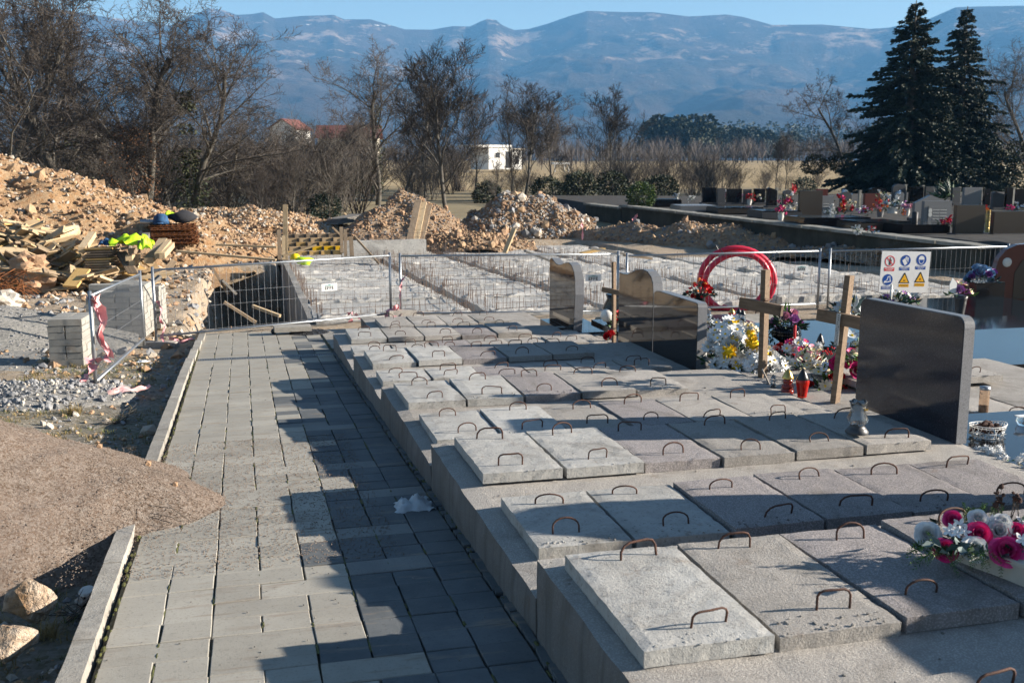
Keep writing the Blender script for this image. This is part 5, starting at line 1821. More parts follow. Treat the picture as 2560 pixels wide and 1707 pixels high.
# terraces of the second column, seen between the headstones
m = rough_box((2.75, 2.40, .5), .2, .008, 4, .012)
tag(m.build('grave_terrace', 'concrete_worn', None, False, (5.86, 7.62, -.70)), 'flat concrete grave block behind the large dark headstone', 'grave terrace', 'concrete blocks of the second grave column')
m = rough_box((2.75, 2.5, .5), .2, .008, 6, .012)
tag(m.build('grave_terrace', 'concrete_worn', None, False, (5.86, 10.1, -.86)), 'concrete grave block under the black polished grave with the bowl', 'grave terrace', 'concrete blocks of the second grave column')
m = rough_box((2.75, 2.4, .5), .2, .008, 7, .012)
tag(m.build('grave_terrace', 'concrete_worn', None, False, (5.86, 12.75, -1.02)), 'concrete grave block under the blue-grey grave before the hose coil', 'grave terrace', 'concrete blocks of the second grave column')
for i, (x0, mt) in enumerate(((5.05, W_), (5.53, W_), (6.02, W_))):
    cover_slab(x0, x0 + .47, 7.65, 8.5, -.20 + .09, mt, 'worn concrete grave cover %s behind the large dark headstone' % ['nearest to it', 'in the middle of three', 'farthest right of three'][i])
for i, (x0, mt) in enumerate(((5.5, W_), (5.98, W_))):
    cover_slab(x0, x0 + .47, 6.5, 7.25, -.20 + .012, mt, 'flush concrete grave cover %s the amber candle jar' % ['under', 'right of'][i], 0, 1)
grave('grave with a blue-grey polished plate holding the wire basket, at the right edge', 4.47, 7.1, 3.95, 6.38, -.075, .30, 'granite_black', 'granite_grey')
grave('black polished grave carrying the bowl of lilac roses', 5.35, 7.0, 9.75, 11.5, -.20, .28)
grave('low polished step of the black grave in front of the flower bowl', 4.95, 6.9, 9.0, 9.72, -.30, .14)
grave('polished grave with lanterns before the red hose coil', 4.75, 6.9, 12.0, 13.9, -.46, .26)
grave('wide black polished grave below the safety sign at the right', 9.3, 12.4, 12.7, 15.0, -.50, .36)
grave('black grave with a sparkling plate at the right edge behind the large headstone', 7.25, 9.9, 8.85, 10.9, -.30, .42)
grave('dark polished grave in front of the red headstone', 9.2, 12.5, 11.0, 12.5, -.42, .36)
# paved strip between the grave columns
m = MB()
pvg = struct(obj('side_path', None))
n_ = 0
yy = 8.0
while yy < 15.8:
    xx = 7.12 if yy > 11 else 7.12
    while xx < 8.45:
        bx = MB()
        base = paver_mesh(.30, .20, 0)
        zz = -.052 * yy + .03
        m.add([Vector(v) + Vector((xx + .15, yy, zz)) for v in base.v], base.f)
        xx += .30
    yy += .2
o = m.build('paver_field', 'paver', pvg); o['kind'] = 'stuff'

# --- red headstone at the right edge
zt = -.62
p0 = Vector(onz(2500, 765, -.62))
rsn = thing('headstone', 'rounded red granite headstone with a round emblem at the right edge', 'headstone', tuple(p0 + Vector((.98, .3, 0))), -.25)
ol = [(-.75, 0), (-.75, .55), (-.70, .75), (-.58, .90), (-.40, .98), (-.15, 1.0), (.75, 1.0), (.75, 0)]
m = MB(); m.prism(ol, 'y', 0, .16); m.build('stone_body', 'granite_red', rsn)
m = MB(); m.prism([(-.42, .05), (-.42, .5), (-.30, .72), (-.05, .80), (.7, .80), (.7, .05)], 'y', -.012, .01); m.build('tan_panel', 'granite_brown', rsn)
m = MB(); m.lathe([(0, .012), (.06, .012), (.075, .004), (.08, 0)], n=20); m.build('oval_emblem', 'ceramic_white', rsn, True, (-.56, -.004, .68), (R(90), 0, 0))
m = MB(); m.lathe([(0, .0), (.03, .0)], n=12); m.build('emblem_mark', 'ceramic_white', rsn, True, (-.56, -.018, .68), (R(90), 0, 0))
m = MB(); m.box((.1, .05, -.06), (2.0, .5, .12)); m.build('plinth', 'granite_black', rsn)

# --- black bowl with lilac roses
bp = Vector((5.72, 10.12, -.20))
t = thing('flower_bowl', 'glossy black bowl vase of lilac and pink roses on the black grave', 'flower bowl', tuple(bp))
vase(t, [(.07, 0), (.075, .015), (.10, .03), (.155, .07), (.165, .10), (.155, .115), (.16, .12), (.15, .145), (.11, .18), (.09, .19), (.0, .185)], 'granite_black', 'bowl', 24)
bouquet(t, (0, 0, .19), (.17, .15, .20), (('rose', 'lilac', .055, 6), ('rose', 'palepink', .05, 3), ('rose', 'lilac', .045, 2)), ('leaf_green', 'leaf_dark', 'leaf_grey'), 150, .09)
m = MB()
for k in range(5):
    m.leaf((random.uniform(-.03, .03), 0, .22), (random.uniform(-.2, .2), 0, 1), .24, .035, 0, .1)
m.build('upright_leaf', 'leaf_bright', t)
# trailing sprigs at the left
m = MB()
for k in range(70):
    m.leaf((-.20 + random.uniform(-.06, .06), random.uniform(-.05, .05), .22 - random.random() * .24), (random.uniform(-1, .2), random.uniform(-.5, .5), random.uniform(-1, .2)), .05, .02)
stuff(m.build('trailing_leaves', 'leaf_dark', t))

# --- white and yellow heap of flowers beside the wing headstone
wf = Vector((4.66, 9.15, -.34))
t = thing('flower_arrangement', 'big heap of white and yellow flowers beside the low wing headstone', 'flowers', tuple(wf))
m = MB(); m.lathe([(.12, 0), (.16, .10), (.15, .12), (0, .11)], n=14); m.build('pot', 'black_plastic', t, True)
bouquet(t, (-.02, .12, .12), (.22, .3, .32), (('daisy', 'white', .055, 50), ('rose', 'white', .055, 16), ('pom', 'white', .06, 6), ('daisy', 'yellow', .035, 6)), ('leaf_green', 'leaf_grey', 'leaf_dark'), 160, .07)
bouquet(t, (.10, -.22, .02), (.26, .22, .22), (('rose', 'white', .055, 22), ('daisy', 'white', .05, 30), ('pom', 'white', .06, 9)), ('leaf_green', 'leaf_bright'), 100, .07)
for (dx, dy, dz, r) in ((.07, -.02, .27, .075), (.13, -.08, .20, .08), (.05, .0, .34, .05), (-.14, -.02, .22, .07), (-.08, -.05, .10, .05)):
    m = MB(); pom(m, (0, 0, 0), r); m.build('blossom', 'petal_yellow', t, False, (dx, dy - .1, dz + .02))
bouquet(t, (.28, -.28, -.02), (.12, .12, .12), (('rose', 'white', .06, 6), ('daisy', 'cream', .03, 8)), ('leaf_green',), 30, .06)
t = thing('flower_arrangement', 'silvery frosted spray of leaves behind the white and yellow flowers', 'flowers', (4.85, 10.0, -.34))
bouquet(t, (0, 0, .1), (.26, .3, .26), (('daisy', 'silver', .045, 26), ('daisy', 'cream', .03, 8)), ('leaf_grey', 'petal_silver', 'leaf_dark'), 240, .09)
t = thing('flower_arrangement', 'small pale yellow flowers on the edge of the black grave', 'flowers', (5.45, 10.55, -.18))
bouquet(t, (0, 0, .02), (.14, .12, .10), (('daisy', 'cream', .04, 12), ('daisy', 'yellow', .025, 4)), ('leaf_bright',), 40, .05)

# --- red Christmas arrangement with a candle
t = thing('flower_arrangement', 'red and white Christmas flower arrangement with a thin red candle', 'flowers', (5.18, 9.0, -.30))
m = MB(); m.box((0, 0, .045), (.40, .22, .09)); m.build('box', 'black_plastic', t)
bouquet(t, (0, 0, .09), (.26, .2, .18), (('rose', 'red', .045, 5), ('rose', 'palepink', .055, 8), ('daisy', 'silver', .04, 44), ('ball', 'red', .012, 24), ('daisy', 'magenta', .035, 6)), ('leaf_grey', 'leaf_dark', 'petal_silver'), 260, .07)
bouquet(t, (0.02, -.14, -.0), (.28, .16, .10), (('rose', 'palepink', .05, 3), ('daisy', 'silver', .03, 12)), ('leaf_grey', 'petal_silver'), 120, .07)
m = MB(); m.lathe([(.0, .40), (.010, .395), (.011, .18), (0, .18)], n=10); m.build('candle', 'petal_red', t, True)
m = MB()
for k in range(16):
    m.blob((.26 + random.uniform(-.02, .09), random.uniform(-.06, .02), .18 + random.uniform(-.03, .05)), .009)
stuff(m.build('berries', 'petal_red', t))

# --- red bunch right, tulips
t = thing('flower_arrangement', 'red and cream flower bunch between the red lantern and the strapped cross', 'flowers', (4.93, 7.98, -.28))
bouquet(t, (0, 0, .02), (.15, .13, .22), (('rose', 'red', .045, 8), ('daisy', 'cream', .045, 3), ('daisy', 'white', .03, 10)), ('leaf_bright', 'leaf_green', 'leaf_dark'), 120, .08)
t = thing('flower_arrangement', 'cream plumes standing behind the red flower bunch', 'flowers', (5.0, 8.35, -.28))
bouquet(t, (0, 0, .14), (.14, .12, .18), (('daisy', 'cream', .03, 22), ('pom', 'white', .04, 2)), ('petal_cream', 'leaf_green'), 60, .06)
t = thing('flower_arrangement', 'magenta tulip bunch standing behind the strapped cross', 'flowers', (5.08, 7.9, -.28))
bouquet(t, (.02, 0, .2), (.16, .12, .12), (('rose', 'magenta', .06, 5), ('rose', 'pink', .05, 3)), ('leaf_green', 'leaf_bright'), 40, .08)
m = MB(); m.lathe([(.035, 0), (.05, .10), (.055, .22), (.05, .22)], n=14); m.build('vase', 'ceramic_white', t, True, (.1, 0, 0))
for i, (dx, zz) in enumerate(((4.74, .11), (4.86, .02))):
    t = thing('tulip', 'pink fabric tulip %s at the foot of the strapped cross' % ['standing taller', 'standing lower'][i], 'tulip', (dx, 7.05 - i * .05, -.18), 0)
    m = MB()
    for k in range(6):
        a = k * 1.047
        petal(m, (.012 * math.cos(a), .012 * math.sin(a), 0), (math.cos(a) * .45, math.sin(a) * .45, 1), (-math.cos(a), -math.sin(a), .4), .085, .055, .3)
    m.build('blossom', 'petal_lilac' if i == 0 else 'petal_pink', t, False, (0, 0, zz + .06))
    m = MB(); m.tube([(0, 0, 0), (.01, 0, zz + .06)], .006, 6); m.leaf((0, 0, 0), (.3, 0, 1), .17, .04); m.leaf((0, 0, 0), (-.4, -.2, 1), .13, .035)
    m.build('stem', 'leaf_bright', t)
# greenery behind the crossbar of the strapped cross and the dark headstone
t = thing('flower_arrangement', 'silvery artificial leaves hanging over the strapped cross', 'flowers', (4.98, 7.75, .46))
bouquet(t, (0, 0, 0), (.10, .08, .16), (('daisy', 'silver', .04, 8),), ('leaf_grey', 'petal_silver', 'leaf_dark'), 60, .10)
t = thing('flower_arrangement', 'pale green wreath seen between the strapped cross and the dark headstone', 'flowers', (5.15, 7.75, .08))
bouquet(t, (0, 0, 0), (.13, .08, .20), (('daisy', 'cream', .03, 10),), ('leaf_grey', 'leaf_bright', 'petal_cream'), 140, .06)
t = thing('flower_arrangement', 'white artificial poinsettia in the shade left of the strapped cross', 'flowers', (5.9, 9.2, -.25))
bouquet(t, (0, 0, .1), (.15, .1, .12), (('daisy', 'silver', .07, 4),), ('leaf_grey', 'leaf_dark'), 40, .08)

# --- grave lanterns
def lantern(label, loc, h, r, body, lid, cat='grave lantern', shape=0):
    t = thing('grave_lantern', label, cat, tuple(loc), 0)
    hb, hl = h * .62, h * .38
    if shape == 0:      # waisted glass jar
        prof = [(r * .62, 0), (r * .7, hb * .06), (r * .62, hb * .12), (r * .95, hb * .35), (r, hb * .5), (r * .82, hb * .7), (r * .72, hb * .85), (r * .85, hb)]
    elif shape == 1:    # stacked rings
        prof = [(r * .8, 0), (r, hb * .12), (r * .98, hb * .28), (r * .7, hb * .34), (r * .95, hb * .42), (r * .9, hb * .6), (r * .6, hb * .66), (r * .75, hb * .75), (r * .7, hb * .9), (r * .55, hb)]
    else:               # tapered ribbed cup
        prof = [(r * .68, 0), (r * .7, hb * .05), (r * .95, hb * .7), (r * 1.05, hb * .88), (r * .95, hb)]
    m = MB(); m.lathe(prof, n=20); m.build('glass_jar', body, t, True)
    m = MB(); m.lathe([(r * .45, hb * .08), (r * .45, hb * .55), (0, hb * .56)], n=12); m.build('candle', 'petal_white' if body != 'glass_red' else 'petal_red', t, True)
    m = MB(); m.lathe([(r * .9, hb), (r * .92, hb + hl * .12), (r * .7, hb + hl * .35), (r * .6, hb + hl * .55), (r * .35, hb + hl * .8), (r * .12, h), (0, h)], n=16); m.build('lid', lid, t, True)
    return t
lantern('bright red glass grave lantern with a black lid on the concrete', onz(2005, 992, -.20), .24, .055, 'glass_red', 'black_plastic', shape=2)
lantern('brownish red ringed grave lantern with a gold lid, left of the bright red one', onz(1968, 985, -.20), .22, .055, 'glass_darkred', 'gold_cap', shape=1)
lantern('clear frosted grave lantern with a pointed black lid before the black grave', onz(2048, 905, -.28), .30, .05, 'glass_clear', 'black_plastic', shape=0)
lantern('small clear figurine-like lantern beside the leaning plank', onz(1932, 975, -.20), .14, .03, 'glass_clear', 'glass_clear', shape=1)
lantern('red glass lantern without lid on the grave before the hose coil', onz(1829, 800, -.46), .17, .05, 'glass_red', 'gold_cap', shape=2)
lantern('clear lantern with black lid, left of its twin before the hose coil', onz(1846, 806, -.46), .20, .05, 'glass_clear', 'black_plastic', shape=0)
lantern('clear lantern with black lid, right of its twin before the hose coil', onz(1856, 809, -.46), .20, .05, 'glass_clear', 'black_plastic', shape=0)
lantern('big round clear lantern behind the edge of the wing headstone', onz(1766, 822, -.40), .27, .08, 'glass_clear', 'glass_clear', shape=0)
# the glass lantern standing on the slab
gl = onz(2142, 1082, .063)
t = thing('glass_lantern', 'open clear glass lantern with a dark foot standing on a cover slab', 'glass lantern', tuple(gl))
m = MB(); m.lathe([(.070, 0), (.072, .012), (.055, .035), (.040, .050), (.045, .058)], n=22); m.build('foot', 'granite_dark_rough', t, True)
m = MB()
prof = [(.045, .058), (.062, .075), (.064, .095), (.050, .125), (.043, .155), (.048, .185), (.056, .205), (.050, .205), (.040, .155), (.055, .09), (.040, .06)]
m.lathe(prof, n=22)
m.v = [(v[0] * (1 + .07 * math.sin(6 * math.atan2(v[1], v[0]))), v[1] * (1 + .07 * math.sin(6 * math.atan2(v[1], v[0]))), v[2] + (.008 * math.sin(5 * math.atan2(v[1], v[0])) if v[2] > .2 else 0)) for v in m.v]
m.build('glass_jar', 'glass_clear', t, True)
m = MB(); m.box((.03, -.042, .158), (.026, .004, .012)); m.build('gold_label', 'gold_cap', t)
# amber candle jar
t = thing('candle_jar', 'tall amber candle jar with a silver lid on the flush concrete covers', 'candle jar', tuple(onz(2458, 1030, -.185)))
m = MB(); m.lathe([(.036, 0), (.038, .01), (.038, .17), (.034, .18)], n=18); m.build('glass_jar', 'glass_amber', t, True)
m = MB(); m.lathe([(.033, .004), (.033, .055), (0, .055)], n=14); m.build('candle', 'terracotta', t, True)
m = MB(); m.lathe([(.038, .18), (.040, .182), (.040, .205), (.0, .208)], n=18); m.build('lid', 'steel_galvanised', t, True)
# cup with a red flower at the corner of the dark headstone
t = thing('flower_vase', 'small cream urn with a red bloom half hidden by the dark headstone', 'vase', (4.56, 5.78, -.075))
vase(t, [(.03, 0), (.05, .04), (.055, .08), (.045, .12), (.05, .14), (0, .13)], 'ceramic_white')
bouquet(t, (0, 0, .14), (.05, .05, .05), (('rose', 'red', .035, 2), ('daisy', 'white', .02, 4), ('ball', 'yellow', .01, 3)), ('leaf_green',), 16, .04)
# wire basket of dried blooms
wb = onz(2468, 1092, -.075)
t = thing('wire_basket', 'oval white wire basket of dried brown blooms on the blue-grey grave', 'basket', tuple(wb))
m = MB()
def oval(z, s):
    return [(.125 * s * math.cos(a), .085 * s * math.sin(a), z + .01 * abs(math.cos(a)) ** 3) for a in np.linspace(0, 2 * math.pi, 25)]
for z, s in ((.004, .85), (.035, .93), (.07, 1.0), (.085, 1.06)):
    m.tube(oval(z, s), .003, 5, cap=False)
for k in range(26):
    a = k / 26 * 6.283
    a2 = a + (.28 if k % 2 else -.28)
    m.tube([(.106 * math.cos(a), .072 * math.sin(a), .004), (.118 * math.cos((a + a2) / 2), .08 * math.sin((a + a2) / 2), .045), (.13 * math.cos(a2), .09 * math.sin(a2), .085)], .0022, 4, cap=False)
m.build('wire_cage', 'white_plastic', t, True)
m = MB()
for k in range(60):
    a, q = random.uniform(0, 6.283), math.sqrt(random.random())
    m.blob((.11 * q * math.cos(a), .075 * q * math.sin(a), .05 + .045 * (1 - q * q)), random.uniform(.012, .024), 0, 1, (1, 1, .8), .5)
stuff(m.build('dried_blooms', 'dry_brown', t))
m = MB()
for k in range(40):
    a = random.uniform(0, 6.283)
    m.leaf((.10 * math.cos(a), .07 * math.sin(a), random.uniform(.01, .05)), (math.cos(a), math.sin(a), random.uniform(-.3, .6)), .035, .018)
stuff(m.build('dried_leaves', 'petal_silver', t))
t = thing('glass_dish', 'small clear glass dish with a white lid at the right edge beyond the basket', 'dish', tuple(onz(2556, 1062, -.075)))
vase(t, [(.03, 0), (.045, .03), (.04, .05), (.045, .06)], 'glass_clear', 'dish'); m = MB(); m.box((0, 0, .066), (.10, .05, .006)); m.build('lid', 'white_plastic', t)
# white wreath lying at the edge of the terrace
t = thing('flower_wreath', 'row of white artificial carnations lying along the terrace edge at the right', 'wreath', (4.46, 5.0, -.06))
for k in range(30):
    m = MB(); pom(m, (0, 0, 0), random.uniform(.028, .04))
    m.build('blossom', 'petal_white', t, False, (random.uniform(-.06, .10), -.62 + k * .036, random.uniform(.01, .04)))
m = MB()
for k in range(60):
    m.leaf((random.uniform(-.08, .1), random.uniform(-.8, .5), .0), (random.uniform(-1, 1), random.uniform(-1, 1), .3), .05, .02, random.randrange(3))
stuff(m.build('foliage', ['leaf_green', 'petal_blue', 'petal_cream'], t))

# --- the flower box on the nearest row
pl0, pl1 = onz(2378, 1402, .215), onz(2545, 1466, .215)
cx, cy = (pl0[0] + pl1[0]) / 2, (pl0[1] + pl1[1]) / 2
ang = math.atan2(pl1[1] - pl0[1], pl1[0] - pl0[0])
t = thing('flower_box', 'beige plastic box of magenta and white roses on the nearest row of covers', 'flower box', (cx + .078, cy + .01, .213), ang)
m = MB()
Lb, Wb, Hb = .33, .15, .092
m.add([(x * Lb / 2 * s, y * Wb / 2 * s, z) for z, s in ((0, .93), (Hb, 1.0)) for x, y in ((-1, -1), (1, -1), (1, 1), (-1, 1))], [(3, 2, 1, 0), (0, 1, 5, 4), (1, 2, 6, 5), (2, 3, 7, 6), (3, 0, 4, 7), (4, 5, 6, 7)])
m.box((0, -Wb / 2, Hb - .006), (Lb + .012, .012, .016)); m.box((0, Wb / 2, Hb - .006), (Lb + .012, .012, .016))
m.build('box', 'planter_beige', t)
inv = Matrix.Rotation(-ang, 3, 'Z')
def at_box(u, v, z):
    q = onz(u, v, .213 + z)
    return inv @ (Vector(q) - t.location)
for (u, v, z, kind, col, r) in ((2365, 1372, .10, 'rose', 'magenta', .033), (2440, 1370, .11, 'rose', 'white', .036), (2517, 1375, .12, 'rose', 'pink', .042), (2448, 1332, .15, 'rose', 'magenta', .034), (2500, 1325, .155, 'rose', 'white', .037), (2382, 1297, .17, 'rose', 'pink', .026),
                                 (2541, 1324, .16, 'rose', 'pink', .026), (2320, 1333, .12, 'rose', 'white', .035), (2445, 1293, .19, 'rose', 'white', .026), (2508, 1302, .185, 'rose', 'white', .024), (2556, 1350, .15, 'daisy', 'white', .024), (2372, 1328, .15, 'daisy', 'white', .020), (2384, 1320, .155, 'daisy', 'white', .019), (2400, 1312, .16, 'daisy', 'white', .021), (2410, 1328, .15, 'daisy', 'white', .019), (2392, 1332, .15, 'daisy', 'white', .018),
                                 (2556, 1305, .17, 'daisy', 'white', .022), (2476, 1300, .18, 'daisy', 'white', .018), (2600, 1380, .12, 'rose', 'white', .036), (2590, 1330, .16, 'rose', 'magenta', .034)):
    p = at_box(u, v, z)
    mb = MB()
    ax = inv @ Vector((-.35 + random.uniform(-.2, .2), -.65, .6 + random.uniform(-.2, .2)))
    if kind == 'rose':
        rose(mb, (0, 0, 0), r * 1.28, ax)
        mb.build('rose_bloom', ['petal_' + col, {'magenta': 'petal_pink', 'pink': 'petal_magenta', 'white': 'petal_white'}[col]], t, True, p)
    else:
        daisy(mb, (0, 0, 0), r * 1.35, ax, 0, 0, 5)
        mb.build('small_bloom', 'petal_' + col, t, False, p)
m = MB()
for k in range(110):      # broad leaves
    p = at_box(random.uniform(2330, 2590), random.uniform(1300, 1385), random.uniform(.085, .13))
    m.leaf(p, inv @ Vector((random.uniform(-1, .6), random.uniform(-1, .3), random.uniform(-.2, .6))), random.uniform(.04, .07), random.uniform(.025, .04), random.randrange(2))
stuff(m.build('broad_leaves', ['leaf_grey', 'leaf_dark'], t))
m = MB()
def fern(b, d, L):
    d = Vector(d).normalized()
    for k in range(16):
        f = k / 15
        p = Vector(b) + d * L * f - Vector((0, 0, .25 * L * f * f))
        for s_ in (-1, 1):
            sd = (d.orthogonal().normalized() if k % 2 else d.cross(d.orthogonal()).normalized()) * s_
            m.leaf(p, d * .7 + sd * .9 + Vector((0, 0, .2)), L * .28 * (1.1 - f * .7), L * .05, 0 if random.random() < .6 else 1)
for k in range(60):
    p = at_box(random.uniform(2325, 2570), random.uniform(1355, 1388), random.uniform(.085, .12))
    fern(p, inv @ Vector((random.uniform(-1, .6), random.uniform(-1, .2), random.uniform(-.45, .5))), random.uniform(.045, .08))
for k in range(16):
    p = at_box(random.uniform(2390, 2560), random.uniform(1290, 1320), random.uniform(.12, .17))
    fern(p, inv @ Vector((random.uniform(-.5, .5), random.uniform(-.4, .4), 1)), random.uniform(.05, .09))
for k in range(9):
    p = at_box(random.uniform(2318, 2345), random.uniform(1345, 1390), .08)
    fern(p, inv @ Vector((-1, random.uniform(-.4, .3), random.uniform(-.3, .4))), random.uniform(.08, .12))
stuff(m.build('fern_sprays', ['leaf_green', 'leaf_bright'], t))
m = MB()
m2 = MB()
for k in range(9):       # withered stalks
    p = at_box(random.uniform(2485, 2575), 1302, .17)
    d = inv @ Vector((random.uniform(-.2, .2), random.uniform(-.1, .2), 1))
    L = random.uniform(.07, .13)
    q = p + d * L * .5 + Vector((random.uniform(-.01, .01), 0, 0))
    m.tube([p, q, p + d * L], [.0026, .002, .0015], 5)
    for j in range(random.randint(2, 4)):
        e = p + d * L + Vector((random.uniform(-.022, .022), random.uniform(-.015, .015), random.uniform(-.02, .012)))
        m.tube([q, e], .0012, 4)
        m2.blob(e, random.uniform(.006, .010), 0, 1, (1, 1, 1.1), .5)
m.build('withered_stalk', 'bark_pale', t)
m2.build('withered_head', 'dry_brown', t)

# --- red roses at the left cross, flowers at the small headstone, at the hose
t = thing('flower_arrangement', 'red artificial roses lying at the foot of the left wooden cross', 'flowers', (4.62, 12.45, -.44))
bouquet(t, (0, 0, .1), (.10, .10, .22), (('rose', 'red', .05, 4),), ('leaf_green', 'leaf_dark'), 40, .09)
bouquet(t, (-.18, -.22, .02), (.10, .08, .1), (('rose', 'red', .055, 3),), ('leaf_dark',), 10, .07)
t = thing('flower_arrangement', 'red berries and eucalyptus leaves before the left side of the hose coil', 'flowers', tuple(onz(1748, 790, -.30)))
bouquet(t, (0, 0, .28), (.20, .16, .22), (('rose', 'red', .04, 8), ('ball', 'orange', .02, 10), ('ball', 'red', .02, 16)), ('leaf_grey', 'leaf_green', 'leaf_dark'), 150, .07)
m = MB(); m.lathe([(.05, 0), (.08, .12), (.07, .28), (.09, .3)], n=14); m.build('vase', 'black_plastic', t, True)
t = thing('black_vase', 'black urn with a white ball standing behind the small wavy headstone', 'vase', (4.75, 12.95, -.5))
vase(t, [(.10, 0), (.05, .06), (.13, .2), (.15, .34), (.09, .46), (.11, .52), (0, .5)], 'granite_black', 'urn'); m = MB(); m.blob((-.12, -.08, .25), .09, 0, 2, (1, 1, 1), 0); m.build('white_ball', 'ceramic_white', t, True)
# --- on the big black grave to the right
t = thing('flower_pot', 'grave pot with mixed winter flowers and a candle just below the safety sign', 'flower pot', tuple(onz(2240, 775, -.50)))
m = MB(); m.lathe([(.12, 0), (.16, .12), (0, .11)], n=14); m.build('pot', 'black_plastic', t, True)
bouquet(t, (0, 0, .12), (.32, .2, .16), (('daisy', 'palepink', .045, 7), ('daisy', 'white', .04, 12), ('daisy', 'purple', .05, 8)), ('leaf_dark', 'leaf_green', 'leaf_grey'), 190, .11)
m = MB(); m.lathe([(.018, .1), (.018, .40), (0, .41)], n=8); m.build('candle', 'ceramic_white', t, True, (-.14, -.05, 0))
t = thing('flower_vase', 'dark tall vase with a large pink lily right of the safety sign', 'vase', tuple(onz(2398, 800, -.48)))
vase(t, [(.07, 0), (.06, .1), (.085, .3), (.10, .36), (0, .35)], 'granite_dark_rough')
bouquet(t, (0, 0, .36), (.17, .12, .16), (('rose', 'lilac', .07, 4), ('daisy', 'palepink', .08, 4), ('daisy', 'cream', .05, 4)), ('leaf_green', 'leaf_bright'), 40, .09)
m = MB(); m.prism([(-.05, 0), (.05, -.04), (.06, .12), (-.02, .2), (-.06, .1)], 'y', -.004, .004); m.build('white_card', 'white_plastic', t, False, (-.18, -.05, .42))
t = thing('flower_pot', 'black pot of pale blue roses in the shade before the red headstone', 'flower pot', tuple(onz(2452, 762, -.5)))
m = MB(); m.box((0, 0, .19), (.52, .4, .38)); m.build('pot', 'granite_black', t)
bouquet(t, (0, 0, .38), (.28, .2, .26), (('rose', 'blue', .07, 14), ('rose', 'purple', .06, 6)), ('leaf_dark', 'leaf_grey'), 80, .09)

# the bunches round the crosses stand fuller
for o in list(scene.objects):
    if o.parent is None and o.name.startswith('flower_arrangement') and 6.5 < o.location.y < 11:
        o.scale = (1.22, 1.22, 1.22)

# ================================================================== OLD CEMETERY behind the mossy wall
# retaining wall in two runs, with an uneven capping
t = thing('retaining_wall', 'mossy dark retaining wall along the old cemetery, with a pale worn top', 'wall', (17.9, 37.0, -1.3))
for (y0, y1, h) in ((22.0, 47.5, .92), (47.55, 53.0, .80)):
    m = rough_box((.32, y1 - y0, h), .45, .03, y0, .02)
    m.build('wall_body', 'mossy_wall', t, False, (0, (y0 + y1) / 2 - 37, 0))
    n = int((y1 - y0) / 1.7)
    for k in range(n):
        L = (y1 - y0) / n
        m = rough_box((.62, L - .02, .10), .2, .012, k + y0, .015)
        m.build('capping_stone', 'wall_top', t, False, (random.uniform(-.02, .02), y0 + (k + .5) * L - 37, h + .004))
m = rough_box((7, .35, .85), .5, .04, 4, .03)
tag(m.build('retaining_wall', 'mossy_wall', None, False, (21.6, 52.8, -1.3), (0, 0, -.15)), 'short dark cross wall at the far corner of the old cemetery', 'wall')

CZ = -.42
def old_stone(u, vb, vt, w_px, label, kind, mat, z=CZ, base=None, inscr=False, rz=-.1):
    p = onz(u, vb, z)
    dep = depth(p)
    s = dep / F
    w, h = w_px * s, (vb - vt) * s * 1.01
    t = thing('old_headstone', label, 'headstone', tuple(p), rz, 'headstones of the old cemetery')
    if kind == 'arch':
        ol = [(-w/2, 0), (-w/2, h * .82)] + [(w/2 * math.cos(a), h * .82 + h * .18 * math.sin(a)) for a in np.linspace(math.pi, 0, 9)][1:-1] + [(w/2, h * .82), (w/2, 0)]
    elif kind == 'gable':
        ol = [(-w/2, 0), (-w/2, h * .7), (-w * .05, h), (w/2, h * .72), (w/2, 0)]
    elif kind == 'slant':
        ol = [(-w/2, 0), (-w/2, h * .95), (-w * .3, h), (w/2, h * .86), (w/2, 0)]
    else:
        ol = [(-w/2, 0), (-w/2, h), (w/2, h), (w/2, 0)]
    m = MB(); m.prism(ol, 'y', -.09, .09); m.build('stone_body', mat, t)
    m = MB(); m.box((0, 0, .05), (w * 1.15, .5, .10)); m.build('plinth', 'granite_dark_rough', t)
    if inscr:
        pw, ph = w * .8, h * .72
        m = MB(); m.box((w * .04, -.10, h * .42), (pw, .03, ph)); m.build('inscription_panel', 'granite_grey', t)
        m = MB()
        for r in range(4):
            n = random.randint(6, 8)
            for k in range(n):
                for j in (0, 1):
                    xx = -pw * .22 + (j * .33 + k * .30 / n) * pw
                    m.box((xx, -.118, h * (.62 - r * .13)), (pw * .028, .006, h * .035))
        stuff(m.build('inscription', 'ceramic_white', t))
        m = MB()
        for r in range(2 if inscr > 1 else 3):
            m.lathe([(0, 0), (.05, 0)], n=12) if False else m.prism([(-pw * .36 + .07 * math.cos(a), h * (.60 - r * .17) + .085 * math.sin(a)) for a in np.linspace(0, 2 * math.pi, 13)[:-1]], 'y', -.122, -.114)
        m.build('portrait_oval', 'ceramic_white', t)
    return t
def px1(x, y):      # zoom-7 pixels -> photo pixels
    return 1560 + x / 2.352, y / 2.352
